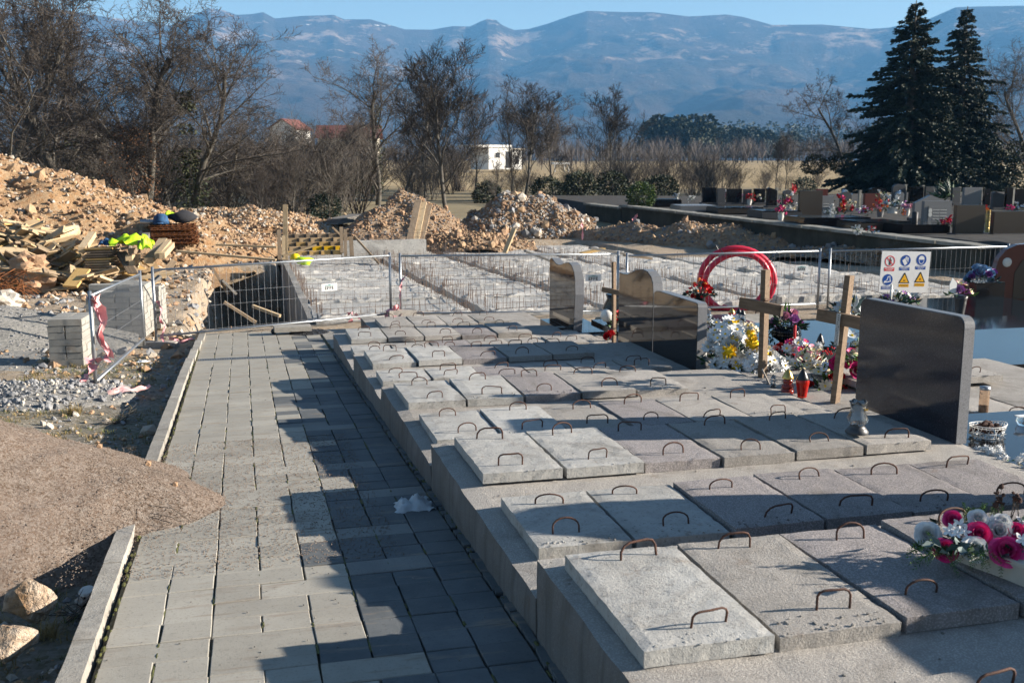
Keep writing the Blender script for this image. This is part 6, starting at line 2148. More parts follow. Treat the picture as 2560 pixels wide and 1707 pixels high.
# (x0, x1, y_bottom, y_top in the enlarged crop), kind, material, words
OS = [(1020, 1160, 1275, 1125, 'flat', 'granite_brown', 'tall brown pillar headstone left of the inscribed panel'), (1690, 1905, 1290, 1150, 'gable', 'granite_grey', 'pale grey gabled headstone right of the hydrangea vase'),
      (1930, 2110, 1385, 1210, 'flat', 'granite_brown', 'broad brown plain headstone standing low at the right, left of the tall flower column'), (2150, 2350, 1385, 1245, 'flat', 'granite_brown', 'second broad brown plain headstone right of the tall flower column'),
      (1405, 1500, 1230, 1140, 'flat', 'granite_red', 'small reddish headstone behind the round stone vase'), (1590, 1640, 1210, 1130, 'arch', 'granite_grey', 'small rounded grey headstone behind the hydrangeas'),
      (455, 540, 1195, 1105, 'flat', 'granite_black', 'black headstone at the left end of the back row'), (545, 590, 1200, 1110, 'flat', 'granite_dark_rough', 'narrow black headstone second in the back row'), (600, 690, 1195, 1112, 'flat', 'granite_black', 'wide black headstone behind the yellow flowers'),
      (700, 745, 1195, 1115, 'flat', 'granite_dark_rough', 'grey-black headstone behind the red flowers'), (760, 825, 1195, 1112, 'flat', 'granite_black', 'black headstone behind the white flowers in the back row'), (835, 895, 1215, 1105, 'slant', 'granite_black', 'black slanted headstone left of the red gladioli'),
      (930, 985, 1205, 1120, 'arch', 'granite_dark_rough', 'rounded dark headstone behind the red gladioli'), (1125, 1195, 1170, 1113, 'flat', 'granite_red', 'reddish headstone behind the pillar in the back row'), (1265, 1330, 1240, 1130, 'arch', 'granite_dark_rough', 'dark rounded headstone with pale blue flowers on it'),
      (1435, 1540, 1160, 1105, 'arch', 'granite_black', 'wide black rounded headstone behind the cream wreath'), (1570, 1650, 1190, 1085, 'arch', 'granite_dark_rough', 'tall dark headstone right below the large conifer'), (1670, 1755, 1190, 1100, 'flat', 'granite_black', 'black headstone right of the large conifer trunk'),
      (1762, 1830, 1190, 1100, 'flat', 'granite_dark_rough', 'dark headstone left of the palm-like plant'), (1920, 1970, 1200, 1105, 'flat', 'granite_dark_rough', 'dark headstone right of the palm-like plant'), (1985, 2095, 1215, 1105, 'flat', 'granite_grey', 'grey headstone behind the white lilies'),
      (2110, 2145, 1215, 1112, 'flat', 'granite_black', 'narrow black headstone right of the white lilies'), (2155, 2225, 1225, 1130, 'slant', 'granite_dark_rough', 'dark slanted headstone above the second brown stone'), (2235, 2275, 1225, 1108, 'flat', 'granite_black', 'black headstone third from the right edge in the back row'), (2295, 2352, 1230, 1115, 'flat', 'granite_black', 'black headstone cut by the right edge in the back row')]
for (x0, x1, yb, yt, kd, mt, lab) in OS:
    u0, vb = px1(x0, yb); u1, vt = px1(x1, yt)
    old_stone((u0 + u1) / 2, vb + 3, vt, u1 - u0, lab, kd, mt)
u0, vb = px1(1070, 1270); u1, vt = px1(1228, 1155)
old_stone((u0 + u1) / 2, vb + 2, vt, u1 - u0, 'grey inscribed headstone with three white portrait ovals', 'flat', 'granite_grey', CZ, None, 1)
u0, vb = px1(1745, 1315); u1, vt = px1(1918, 1185)
old_stone((u0 + u1) / 2, vb + 2, vt, u1 - u0, 'grey inscribed headstone with two white portrait ovals', 'flat', 'granite_grey', CZ, None, 2)
# pale posts between the back row
for (x, yb, yt, lab) in ((895, 1180, 1110, 'pale stone post right of the slanted black headstone'), (1382, 1225, 1125, 'pale stone post left of the reddish headstone'), (1650, 1180, 1090, 'pale stone post beside the tall dark headstone'), (1752, 1180, 1095, 'pale stone post left of the palm-like plant'), (1968, 1180, 1105, 'pale stone post right of the palm-like plant'), (2094, 1185, 1108, 'pale stone post right of the grey headstone'), (2283, 1200, 1110, 'pale stone post near the right edge')):
    u, vb = px1(x, yb); _, vt = px1(x, yt)
    p = onz(u, vb, CZ); s = depth(p) / F
    m = MB(); h = (vb - vt) * s; m.box((0, 0, h / 2), (6 * s, .1, h)); m.box((0, 0, h + .02), (7.5 * s, .13, .04))
    tag(m.build('stone_post', 'wall_top', None, False, tuple(p)), lab, 'post', 'pale posts between the back row stones')
# grave plates
for (x0, x1, yf, yb_, hh, mt, lab) in ((1060, 1480, 1345, 1290, .32, 'granite_black', 'long black grave edge in front of the inscribed stone'), (1395, 1690, 1370, 1310, .30, 'granite_brown', 'brown grave surround under the hydrangea vase'), (1640, 1935, 1385, 1325, .28, 'granite_black', 'black grave plate below the gabled stone'),
                               (340, 560, 1245, 1205, .22, 'granite_grey', 'pale grey grave surround behind the wall at the left'), (560, 840, 1255, 1215, .20, 'granite_brown', 'brown grave surround in front of the yellow flowers'), (820, 1060, 1285, 1240, .25, 'granite_dark_rough', 'dark grave plate beside the pillar headstone'), (190, 350, 1215, 1180, .3, 'granite_black', 'black grave at the left end behind the round bush')):
    u0, vf = px1(x0, yf); u1, vb = px1(x1, yb_)
    a, b = onz(u0, vf, CZ), onz(u1, vf, CZ)
    c = (a + b) / 2
    t = thing('old_grave', lab, 'grave', (c[0], c[1] + .8, CZ), math.atan2(b[1] - a[1], b[0] - a[0]) * .5, 'graves of the old cemetery')
    L = float(np.linalg.norm(b - a))
    m = MB(); m.box((0, 0, hh / 2), (L, 1.7, hh)); m.build('surround', mt, t)
    m = MB(); m.box((0, 0, hh + .025), (L * .97, 1.62, .045)); m.build('cover_plate', 'granite_black' if mt != 'granite_grey' else 'granite_grey', t)
# flowers of the old cemetery
def far_flowers(x, y, size, cols, label, pot=None, hp=0.0, n=16, leaves=True, z=None, kind='ball'):
    u, v = px1(x, y)
    p = onz(u, v, CZ + hp)
    r = size / 2.352 * depth(p) / F
    t = thing('grave_flowers', label, 'flowers', tuple(p), 0, 'flowers in the old cemetery')
    if pot:
        m = MB(); m.lathe([(r * .30, -r * 1.3), (r * .42, -r * .75), (r * .38, -r * .35), (r * .48, -r * .2)], n=12); m.build('vase', pot, t, True)
    for c in cols:
        m = MB()
        for k in range(max(3, n // len(cols))):
            q = Vector((random.gauss(0, .45), random.gauss(0, .3), random.gauss(.1, .35))) * r
            if kind == 'spike':
                for j in range(5):
                    m.leaf(q + Vector((0, 0, r * .2 * j)), (random.uniform(-1, 1), random.uniform(-1, .3), .8), r * .45, r * .25)
            else:
                for j in range(7):
                    m.leaf(q, upish(1.4), r * random.uniform(.22, .36), r * .22)
                m.blob(q, r * random.uniform(.10, .17), 0, 1)
        m.build('blossoms', 'petal_' + c, t)
    if leaves:
        m = MB()
        for k in range(36):
            q = Vector((random.gauss(0, .5), random.gauss(0, .35), random.gauss(-.15, .3))) * r
            m.leaf(q, upish(1.3), r * .4, r * .14, k % 2)
        stuff(m.build('foliage', ['leaf_dark', 'leaf_green'], t))
    return t
FFL = [(518, 1150, 26, ('orange', 'palepink'), 'small orange flowers in a white pot in the back row', 'ceramic_white'), (598, 1158, 42, ('palepink', 'white', 'lilac'), 'pale pink and white flowers left of the yellow ones', None), (655, 1158, 32, ('yellow', 'orange'), 'bright yellow flowers in the back row', None),
       (690, 1148, 26, ('white', 'lilac'), 'white and lilac flowers right of the yellow ones', None), (738, 1165, 32, ('red',), 'bright red flowers in a white vase in the back row', 'ceramic_white'), (795, 1162, 40, ('white', 'cream'), 'white flowers in front of a black headstone', None),
       (1000, 1130, 30, ('red',), 'tall red gladioli beside the brown pillar', None), (965, 1185, 62, ('pink', 'red', 'cream', 'white'), 'mixed pink, red and cream bouquet left of the brown pillar', 'ceramic_white'), (923, 1240, 44, ('pink', 'magenta'), 'dense pink flowers in a white pot by the wall', 'ceramic_white'),
       (1298, 1140, 36, ('blue', 'white'), 'pale blue flowers on top of the dark rounded stone', None), (1280, 1222, 72, ('red', 'pink', 'orange', 'cream'), 'large mixed red and pink bouquet on the black grave', None), (1325, 1205, 42, ('cream', 'white'), 'cream flowers behind the large mixed bouquet', None),
       (1225, 1250, 46, ('white', 'silver'), 'white and silver flowers left of the large mixed bouquet', None), (1518, 1148, 44, ('cream', 'white'), 'round cream wreath in the middle of the back row', None), (1612, 1140, 34, ('palepink', 'white'), 'pale pink flowers on the small rounded headstone', None),
       (1508, 1222, 46, ('red', 'orange', 'palepink'), 'red flowers in a round grey stone vase', 'granite_grey'), (1578, 1205, 70, ('white', 'white', 'blue'), 'white hydrangeas in a tall white vase', 'ceramic_white'), (1665, 1215, 42, ('palepink', 'lilac'), 'pale pink flowers in a white pot beside the gabled stone', 'ceramic_white'),
       (1415, 1240, 46, ('lilac', 'red', 'white'), 'low lilac and red flowers on the brown surround', None), (1885, 1310, 52, ('red', 'magenta'), 'flat red flower bunch below the two-portrait stone', None), (2052, 1172, 26, ('white',), 'small white lilies left of their neighbours', None), (2120, 1178, 44, ('white', 'palepink'), 'white and pink lilies before the grey headstone', None),
       (2136, 1245, 40, ('red', 'orange'), 'red flowers on top of the tall flower column', None), (2268, 1230, 30, ('pink',), 'bright pink ball of flowers above the second brown stone', None), (2312, 1225, 34, ('blue', 'silver'), 'pale blue-green flowers near the right edge', None), (2345, 1310, 40, ('red', 'magenta'), 'dark red flowers cut by the right edge', 'ceramic_white'),
       (395, 1170, 26, ('white',), 'small white flower dish behind the wall at the left', None), (310, 1155, 22, ('blue', 'white'), 'small blue and white flowers at the left end of the back row', 'ceramic_white'), (1372, 1352, 38, ('white', 'silver'), 'white flower dish lying on the wall top', None), (1458, 1355, 36, ('red', 'white', 'blue'), 'small red, white and blue object of flowers on the wall top', None), (1640, 1250, 22, ('orange',), 'small orange candle flowers by the gabled stone', None)]
for f in FFL:
    far_flowers(*f, hp=.35, kind='spike' if 'gladioli' in f[4] else 'ball')
u, v = px1(2132, 1330)
t = thing('flower_column', 'tall pale glass flower column between the two brown headstones', 'flower column', tuple(onz(u, v + 20, CZ)))
m = MB(); s_ = depth(t.location) / F
for k in range(4):
    m.blob((0, 0, (k * 14 + 8) * s_), 9 * s_, 0, 2, (1, 1, .85), .3)
m.build('glass_ball', 'glass_clear', t, True)
m = MB(); m.lathe([(8 * s_, 0), (5 * s_, 4 * s_), (6 * s_, 60 * s_)], n=10); m.build('stem', 'gold_cap', t, True)
u, v = px1(1703, 1390)
p = onz(u, v, CZ - .1); s_ = depth(p) / F
m = MB(); m.lathe([(7 * s_, 0), (7.5 * s_, 20 * s_), (5 * s_, 22 * s_), (7.5 * s_, 34 * s_), (7.5 * s_, 60 * s_), (0, 62 * s_)], n=12)
tag(m.build('black_post', 'cast_iron', None, True, tuple(p)), 'short black bollard-like lantern before the gabled headstone', 'lantern post')
u, v = px1(1895, 1425)
p = onz(u, v, CZ - .25); s_ = depth(p) / F
m = MB(); m.lathe([(12 * s_, 0), (17 * s_, 14 * s_), (18 * s_, 15 * s_), (0, 13 * s_)], n=14)
tag(m.build('terracotta_pot', 'terracotta', None, True, tuple(p)), 'low terracotta pot at the end of the mossy wall', 'pot')

# ================================================================== LEAFY PLANTS
def leaf_ball(name, label, cat, c, r, mats, n, leaf, seed, squash=(1, 1, 1), group=None, stem=True, gaps=.0):
    random.seed(seed)
    t = thing(name, label, cat, tuple(c), random.uniform(0, 6), group)
    m = MB()
    for k in range(n):
        d = Vector((random.gauss(0, 1), random.gauss(0, 1), random.gauss(0, 1))).normalized()
        q = r * (.55 + .45 * random.random() ** .5) * (1 + .28 * noise.noise(d * 2.2 + Vector((seed, 0, 0))))
        p = Vector((d.x * q * squash[0], d.y * q * squash[1], (d.z * q + r * .92) * squash[2]))
        if p.z < 0:
            continue
        m.leaf(p, d + Vector((random.uniform(-1, 1), random.uniform(-1, 1), random.uniform(-.6, 1))), leaf * random.uniform(.6, 1.3), leaf * .5, random.randrange(len(mats)))
    stuff(m.build('crown', mats, t))
    if stem:
        m = MB()
        for k in range(6):
            a = k * 1.05
            m.tube([(0, 0, 0), (.3 * r * math.cos(a), .3 * r * math.sin(a), r * .7 * squash[2]), (.6 * r * math.cos(a), .6 * r * math.sin(a), r * 1.3 * squash[2])], [r * .05, r * .03, r * .01], 5)
        m.build('stem', 'bark_dark', t)
    return t
p = onz(1602, 524, -.5)
leaf_ball('round_bush', 'round green bush growing on the end of the mossy wall', 'bush', p, .66, ['bush_leaf', 'bush_leaf', 'leaf_dark'], 2600, .12, 3)
p = onz(px1(1885, 1205)[0], px1(1885, 1205)[1], CZ)
m = MB()
for k in range(90):
    a = random.uniform(0, 6.283); tl = random.uniform(.1, 1.5)
    d = Vector((math.cos(a) * math.sin(tl), math.sin(a) * math.sin(tl), math.cos(tl)))
    m.leaf((0, 0, .3), d, random.uniform(.8, 1.25), .07, k % 2, .5)
tag(m.build('yucca', ['leaf_green', 'leaf_dark'], None, False, tuple(p)), 'spiky palm-like plant among the headstones of the back row', 'plant')
p = onz(815, 550, -1.15)
leaf_ball('evergreen_bush', 'dark evergreen bush left of the middle heap', 'bush', p, .75, ['shrub_evergreen', 'leaf_dark'], 1700, .14, 5, (1.1, 1, .9))
p = onz(px1(1060, 1130)[0], px1(1060, 1130)[1], CZ)
leaf_ball('evergreen_bush', 'low dark evergreen bush behind the brown pillar headstone', 'bush', p, .75, ['shrub_evergreen', 'leaf_dark'], 900, .16, 6, (1.3, 1, .7))
for i, (u, v, d, r, lab) in enumerate(((1450, 505, 70, 1.0, 'dark evergreen shrub at the left end of the cemetery hedge'), (1530, 500, 72, 1.1, 'dark evergreen shrub behind the round green bush'), (1650, 480, 75, 1.1, 'evergreen shrub right of the round green bush'), (1370, 500, 74, 1.1, 'evergreen shrub behind the flat-topped heap'), (870, 490, 74, 1.0, 'evergreen shrub at the foot of the ivy-grown tree'),
                                       (2460, 470, 90, 2.6, 'broad dark shrub at the right behind the back row'), (2555, 470, 92, 3.0, 'dark shrub cut by the right edge behind the back row'), (1220, 510, 78, 1.0, 'evergreen shrub right of the slender trees'), (2035, 432, 100, 1.1, 'ivy ball on the leaning bare tree, left one'), (2100, 425, 100, 1.0, 'ivy ball on the leaning bare tree, right one'))):
    c = pxd(u, v, d)
    z0 = gz(c.x, c.y) if 'ivy' not in lab else c.z
    leaf_ball('evergreen_shrub', lab, 'shrub', (c.x, c.y, z0 - .1), r, ['shrub_evergreen', 'shrub_evergreen', 'ivy_leaf'], 900 + int(500 * r), .22 if r < 2 else .3, 20 + i, (1.15, 1, .85), stem=False)

# ================================================================== BARE TREES
def bare_tree(seed, H, r0, fork=.3, nl=7, spread=.75, ns=(7, 7, 5), twig=.35, lean=(0, 0), upw=.35, sweep=0.25, minr=.006):
    """returns (wood, twigs) MBs; recursive branching with curved, tapering limbs"""
    rd = random.Random(seed)
    wood, tw = MB(), MB()
    def grow(p, d, L, r, lvl, maxl):
        n = 7 if lvl == 0 else (5 if lvl < 2 else (3 if lvl < 4 else 2))
        pts = [p.copy()]
        q = p.copy()
        dd = d.copy()
        for k in range(n):
            dd = (dd + Vector((rd.gauss(0, 1), rd.gauss(0, 1), rd.gauss(0, .7))) * (.10 + .06 * lvl) + Vector((0, 0, upw * .12))).normalized()
            q = q + dd * L / n
            pts.append(q.copy())
        r1 = r * (.45 if lvl == 0 else .28)
        rs = [max(minr * .6, r + (r1 - r) * k / n) for k in range(n + 1)]
        (wood if lvl < 2 else tw).tube(pts, rs, (8, 5, 3, 3, 3)[lvl], 0, False)
        if lvl >= maxl:
            return
        m = (nl, ns[0], ns[1], ns[2])[lvl] if lvl < 4 else 0
        for k in range(m):
            f = fork + (1 - fork) * ((k + rd.random()) / m) if lvl == 0 else .18 + .82 * ((k + rd.random()) / m)
            i = min(n - 1, int(f * n)); g = f * n - i
            b = pts[i].lerp(pts[i + 1], g)
            base_d = (pts[i + 1] - pts[i]).normalized()
            a = rd.uniform(0, 6.283)
            side = base_d.orthogonal().normalized()
            side = Matrix.Rotation(a, 3, base_d) @ side
            sp = spread * rd.uniform(.6, 1.25) * (1.0 if lvl else (1.15 - .5 * f))
            nd = (base_d * math.cos(sp) + side * math.sin(sp) + Vector((0, 0, upw * .6))).normalized()
            rr = rs[i] * (.52 if lvl == 0 else .5) * rd.uniform(.7, 1)
            ll = L * (.62 if lvl == 0 else (.50 if lvl == 1 else twig)) * rd.uniform(.65, 1.15) * (1.15 - .45 * f)
            grow(b, nd, ll, max(rr, minr), lvl + 1, maxl)
    grow(Vector((0, 0, -.1)), Vector((lean[0], lean[1], 1)).normalized(), H * .78, r0, 0, 4)
    return wood, tw
def tree_proto(seed, H, r0, bark='bark_dark', twig_mat='bark_brown', **kw):
    w, t = bare_tree(seed, H, r0, **kw)
    return w.mesh('trunk', bark, True), t.mesh('twigs', twig_mat)
PROTO = {
    'oak': tree_proto(3, 11, .17, fork=.14, nl=14, spread=1.0, ns=(10, 8, 5), twig=.52, upw=.24, minr=.010),
    'oak2': tree_proto(8, 11, .18, fork=.12, nl=14, spread=.92, ns=(10, 8, 5), twig=.52, upw=.34, minr=.010),
    'slim': tree_proto(14, 9, .085, fork=.25, nl=15, spread=.62, ns=(8, 7, 4), twig=.52, upw=.45, minr=.010),
    'fan': tree_proto(21, 8, .10, fork=.20, nl=15, spread=.8, ns=(9, 8, 5), twig=.52, upw=.45, minr=.010),
    'low': tree_proto(33, 6, .10, bark='bark_pale', fork=.05, nl=13, spread=1.05, ns=(9, 7, 5), twig=.52, upw=.15, minr=.008),
    'wide': tree_proto(44, 9, .15, fork=.2, nl=11, spread=1.05, ns=(9, 8, 5), twig=.5, upw=.10, lean=(-.3, 0), minr=.011),
}
PH = dict(oak=11, oak2=11, slim=9, fan=8, low=6, wide=9)
def tree(kind, u, d, H, label, rz, cat='tree', ivy=0, group=None, vbase=None, sx=None):
    sx = sx or dict(oak=1.3, oak2=1.3, fan=1.15, low=1.15).get(kind, 1.0)
    c = pxd(u, 500, d)
    x, y = c.x, c.y
    t = thing('bare_tree', label, cat, (x, y, gz(x, y) - .05), rz, group)
    s = H / PH[kind]
    for nm, me in zip(('trunk', 'twigs'), PROTO[kind]):
        o = obj(nm, me, t); o.scale = (s * sx, s * sx, s)
        if nm == 'twigs':
            o['kind'] = 'stuff'
    if ivy:
        m = MB()
        rd = random.Random(int(u))
        for k in range(int(700 * ivy)):
            z = H * rd.uniform(.04, .66) ** 1.0
            if noise.noise(Vector((z * 1.1, u, 0))) < -.1:
                continue
            a = rd.uniform(0, 6.283)
            q = (.10 + .55 * rd.random() ** 2 * (1 + .8 * noise.noise(Vector((z * .9, a, u))))) * (1.25 - z / H)
            m.leaf((q * math.cos(a) + .1 * math.sin(z), q * math.sin(a), z), (math.cos(a), math.sin(a), rd.uniform(-1, .5)), .18, .12)
        stuff(m.build('ivy', 'ivy_leaf', t))
    return t
TREES = [('oak', 20, 46, 11.5, 'large bare oak at the left edge of the picture', .3, 0), ('slim', 116, 47, 10.0, 'slender straight bare tree right of the leftmost oak', 1.2, 0), ('oak2', 190, 53, 11.8, 'dark many-limbed bare oak at the left', 2.0, .3), ('oak2', 358, 52, 10.8, 'tall forked bare tree whose limbs fan out against the mountains', 4.1, 0),
         ('oak', 478, 50, 9.6, 'ivy-clad bare tree, rightmost of the tall left group', 5.2, 2.0), ('low', 570, 55, 6.0, 'low spreading pale tree leaning to the right of the ivy-clad one', 1.0, 0), ('low', 690, 66, 5.2, 'low bare tree before the white house with the red roof', 2.6, 0),
         ('oak2', 945, 74, 10.6, 'big bare tree with ivy in the middle of the tree line', 3.4, 1.4), ('slim', 1062, 84, 11.0, 'tall thin pale tree right of the big middle tree', .4, 0), ('fan', 1118, 57, 8.8, 'dark bare tree with a fan crown standing before the heaps', 2.2, 0), ('slim', 1192, 82, 8.0, 'thin bare tree left of the white modern house', 3.0, 0),
         ('fan', 1312, 86, 9.2, 'bare tree with a round crown in front of the white modern house', 4.4, 0), ('slim', 1276, 84, 7.6, 'thin bare tree at the left of the white modern house front', 5.0, 0), ('fan', 1385, 92, 8.0, 'reddish bare tree right of the white modern house', 1.4, 0), ('fan', 1528, 98, 9.3, 'bare tree standing alone at the right end of the tree line', .2, 0),
         ('wide', 2128, 100, 11.6, 'gnarled bare tree leaning left beside the large conifer', .35, 0), ('slim', 1940, 112, 5.0, 'small bare tree in front of the tan field, left one', 1.9, 0), ('slim', 1962, 112, 5.6, 'small bare tree in front of the tan field, right one', 3.9, 0), ('oak', 60, 60, 11.5, 'bare oak in the second row behind the leftmost tree', 2.4, 0), ('oak', 268, 62, 11.0, 'bare oak standing back between the dark oak and the forked tree', 3.7, .2), ('fan', 425, 60, 8.6, 'round-crowned bare tree between the forked tree and the ivy-clad one', 1.7, 0), ('low', 640, 58, 5.8, 'low pale tree with drooping twigs right of the ivy-clad tree', 4.0, 0), ('fan', 770, 78, 5.6, 'low bare tree before the long red roof', .9, 0), ('oak2', 1010, 88, 8.6, 'bare tree behind the big middle tree', 4.9, 0), ('fan', 900, 76, 6.0, 'half-grown bare tree left of the big middle tree', 3.3, 0), ('oak', 2560, 100, 13.0, 'bare tree at the right edge behind the conifers', 2.9, 0), ('slim', 1080, 96, 9.8, 'pale bare tree half hidden behind the tall thin one', 2.4, 0)]
for (k, u, d, H, lab, rz, ivy) in TREES:
    tree(k, u, d, H, lab, rz, ivy=ivy)
# brown-leaved young oak
tb = tree('fan', 342, 48, 5.0, 'young oak still holding its dry orange-brown leaves', 1.1)
m = MB()
rd = random.Random(4)
for k in range(1500):
    a, q = rd.uniform(0, 6.283), rd.random() ** .6
    z = rd.uniform(.5, 4.7)
    w_ = 1.35 * math.sin(math.pi * min(1, z / 5.2)) + .2
    if noise.noise(Vector((q * 3 * math.cos(a), q * 3 * math.sin(a), z * 1.3))) < -.12:
        continue
    m.leaf((q * w_ * math.cos(a), q * w_ * math.sin(a), z), (rd.uniform(-1, 1), rd.uniform(-1, 1), rd.uniform(-1, .3)), .12, .07)
stuff(m.build('dry_leaves', 'leaf_brown', tb))
tb = tree('low', 95, 47, 3.4, 'small shrub with a few dry brown leaves at the left edge', 2.1)
m = MB()
for k in range(260):
    m.leaf((rd.gauss(0, .8), rd.gauss(0, .8), rd.uniform(.3, 2.6)), (rd.uniform(-1, 1), rd.uniform(-1, 1), rd.uniform(-1, .3)), .12, .07)
stuff(m.build('dry_leaves', 'leaf_brown', tb))
# thicket: young trees and shrubs in the tangled belt, each its own thing
rd = random.Random(99)
def shrub_proto(seed, H):
    m = MB()
    r_ = random.Random(seed)
    def grow(p, d, L, r, lvl):
        pts = [p]
        q = p
        for k in range(3):
            d = (d + Vector((r_.gauss(0, .2), r_.gauss(0, .2), r_.gauss(.05, .12)))).normalized()
            q = q + d * L / 3
            pts.append(q)
        m.tube(pts, [r, r * .75, r * .5, r * .25], 3, 0, False)
        if lvl < 2:
            for k in range(7 if lvl == 0 else 6):
                b = pts[r_.randint(0, 2)].lerp(pts[3], r_.random())
                nd = (d + Vector((r_.gauss(0, .55), r_.gauss(0, .55), r_.gauss(.15, .35)))).normalized()
                grow(b, nd, L * r_.uniform(.35, .6), r * .5, lvl + 1)
    for k in range(13):
        a = r_.uniform(0, 6.283)
        grow(Vector((.35 * math.cos(a) * r_.random(), .35 * math.sin(a) * r_.random(), 0)), Vector((math.cos(a) * .35, math.sin(a) * .35, 1)).normalized(), H * r_.uniform(.5, .95), .022, 0)
    return m
SHR = [shrub_proto(200 + k, 3.0).mesh('stems', ('bark_brown', 'bark_dark', 'bark_brown', 'bark_pale')[k]) for k in range(4)]
def shrub(u, d, H, label, group):
    c = pxd(u, 480, d)
    t = thing('bare_shrub', label, 'shrub', (c.x, c.y, gz(c.x, c.y) - .05), rd.uniform(0, 6), group)
    o = obj('stems', SHR[rd.randrange(4)], t)
    s = H / 3.0
    o.scale = (s * 1.15, s * 1.15, s)
for k in range(84):
    u = rd.uniform(-40, 900)
    shrub(u, rd.uniform(52, 84), rd.uniform(2.4, 5.4), 'leafless brown shrub in the tangled thicket on the left behind the heaps', 'bare shrubs in the left thicket')
for k in range(78):
    u = rd.uniform(880, 1800)
    shrub(u, rd.uniform(80, 118), rd.uniform(2.2, 4.6) if not 1170 < u < 1440 else rd.uniform(1.0, 2.0), 'leafless brown shrub in the tangled thicket behind the middle heaps and the wall', 'bare shrubs in the middle thicket')
for k in range(30):
    u = rd.uniform(1780, 2560)
    shrub(u, rd.uniform(98, 125), rd.uniform(1.4, 2.6), 'leafless low shrub at the edge of the tan field behind the cemetery', 'bare shrubs at the field edge')
for (u, d, H, lab) in ((650, 42, 2.8, 'pale bare sapling standing right of the orange ridge, left one'), (735, 50, 3.6, 'pale bare sapling left of the evergreen bush'), (820, 52, 3.4, 'pale bare stems in the evergreen bush'), (1285, 62, 3.4, 'bare sapling right behind the flat-topped heap'), (1240, 64, 3.0, 'bare sapling between the two middle heaps')):
    tree('slim', u, d, H, lab, rd.uniform(0, 6), 'sapling')

# ================================================================== CONIFERS
def conifer(label, u, vbase, d, H, W, seed, droop=.25, asym=0.0):
    rd = random.Random(seed)
    c = pxd(u, vbase, d)
    t = thing('conifer_tree', label, 'tree', (c.x, c.y, gz(c.x, c.y) - .1), 0)
    m = MB(); m.tube([(0, 0, 0), (.05, 0, H * .3), (-.03, 0, H * .7), (0, 0, H)], [W * .035 + .08, W * .03, W * .018, .03], 8); m.build('trunk', 'bark_dark', t, True)
    nd, br = MB(), MB()
    z = H * .085
    while z < H * .985:
        f = z / H
        prof = (1 - f) ** .85 * (1.0 if f > .14 else .72 + 2 * f)
        n = max(4, int(8 * (1 - f) + 4))
        for k in range(n):
            a = rd.uniform(0, 6.283)
            L = W / 2 * prof * rd.uniform(.6, 1.15) + .12
            if rd.random() < .14:
                L *= 1.3
            if rd.random() < .12:
                L *= .5
            up0 = .45 * (f - .35) + rd.uniform(-.22, .25)
            d0 = Vector((math.cos(a), math.sin(a), up0))
            pts = []
            for j in range(6):
                g = j / 5
                pts.append(Vector((math.cos(a) * L * g, math.sin(a) * L * g, z + up0 * L * g - droop * L * g * g + .20 * L * max(0, g - .6) ** 1.5)))
            br.tube(pts, [.05 * (1 - f) + .012, .04 * (1 - f) + .01, .02, .015, .01, .006], 4, 0, False)
            nsp = int(26 + L * 42)
            for q in range(nsp):
                g = .15 + .85 * rd.random() ** .75
                i = min(4, int(g * 5)); p = pts[i].lerp(pts[i + 1], g * 5 - i)
                bd = (pts[i + 1] - pts[i]).normalized()
                sd = Vector((-math.sin(a), math.cos(a), 0)) * rd.choice((-1, 1))
                ld = bd * rd.uniform(.5, 1.1) + sd * rd.uniform(.25, 1.0) + Vector((0, 0, rd.uniform(-.55, .30)))
                ll = (.20 + .15 * L / W * 2) * rd.uniform(.6, 1.3) * (W / 9) ** .5
                nd.leaf(p + Vector((0, 0, rd.uniform(-.10, .06))), ld, ll, ll * rd.uniform(.25, .42), 0 if rd.random() < .55 else 1, .4)
        z += H * .0092 * rd.uniform(.7, 1.3)
    br.build('branches', 'bark_dark', t)
    stuff(nd.build('needles', ['conifer_needle', 'conifer_dark'], t))
    # the leader
    return t
conifer('large dark conifer standing behind the old cemetery, the broader of the two', 2262, 463, 84, 15.6, 12.0, 5)
conifer('slimmer dark conifer right of the large one, with a thin tip', 2388, 458, 92, 16.2, 10.4, 9, .30)

# ================================================================== HOUSES
def house_at(name, label, u, vb, d, cat='house', rz=0.0):
    c = pxd(u, vb, d)
    return thing(name, label, cat, (c.x, c.y, c.z), rz)
def window(parent, x, y, z, w, h):
    m = MB(); m.box((0, 0, 0), (w, .08, h)); f = m.build('window', 'plaster_white', parent, False, (x, y, z))
    m = MB(); m.box((0, -.05, 0), (w * .84, .03, h * .84)); m.build('pane', 'window_dark', f)
# white modern house
d = 215
s_ = d / F
t = house_at('white_house', 'white flat-roofed modern house with a roof terrace among the bare trees', 1222, 424, d, rz=.45)
m = MB(); m.box((3.2, 3, 2.2), (6.4, 6, 4.4)); m.build('wall', 'plaster_white', t)
m = MB(); m.box((1.4, 3, 4.75), (9.4, 6.6, .5)); m.box((-1.2, 2.5, 4.6), (4.2, 5, .3)); m.build('roof', 'plaster_white', t)
m = MB(); m.box((8.0, 3, 2.0), (2.8, 5, 4.0)); m.build('side_wing', 'plaster_white', t)
m = MB(); m.box((8.3, 3, 4.2), (3.6, 5.6, .3)); m.build('wing_roof', 'plaster_cream', t)
window(t, 2.3, -.05, 2.9, 1.5, 1.2)
m = MB(); m.box((5.4, -.06, 2.0), (1.6, .1, 3.4)); m.build('door', 'window_dark', t)
window(t, 8.0, .45, 1.9, 1.4, 2.0)
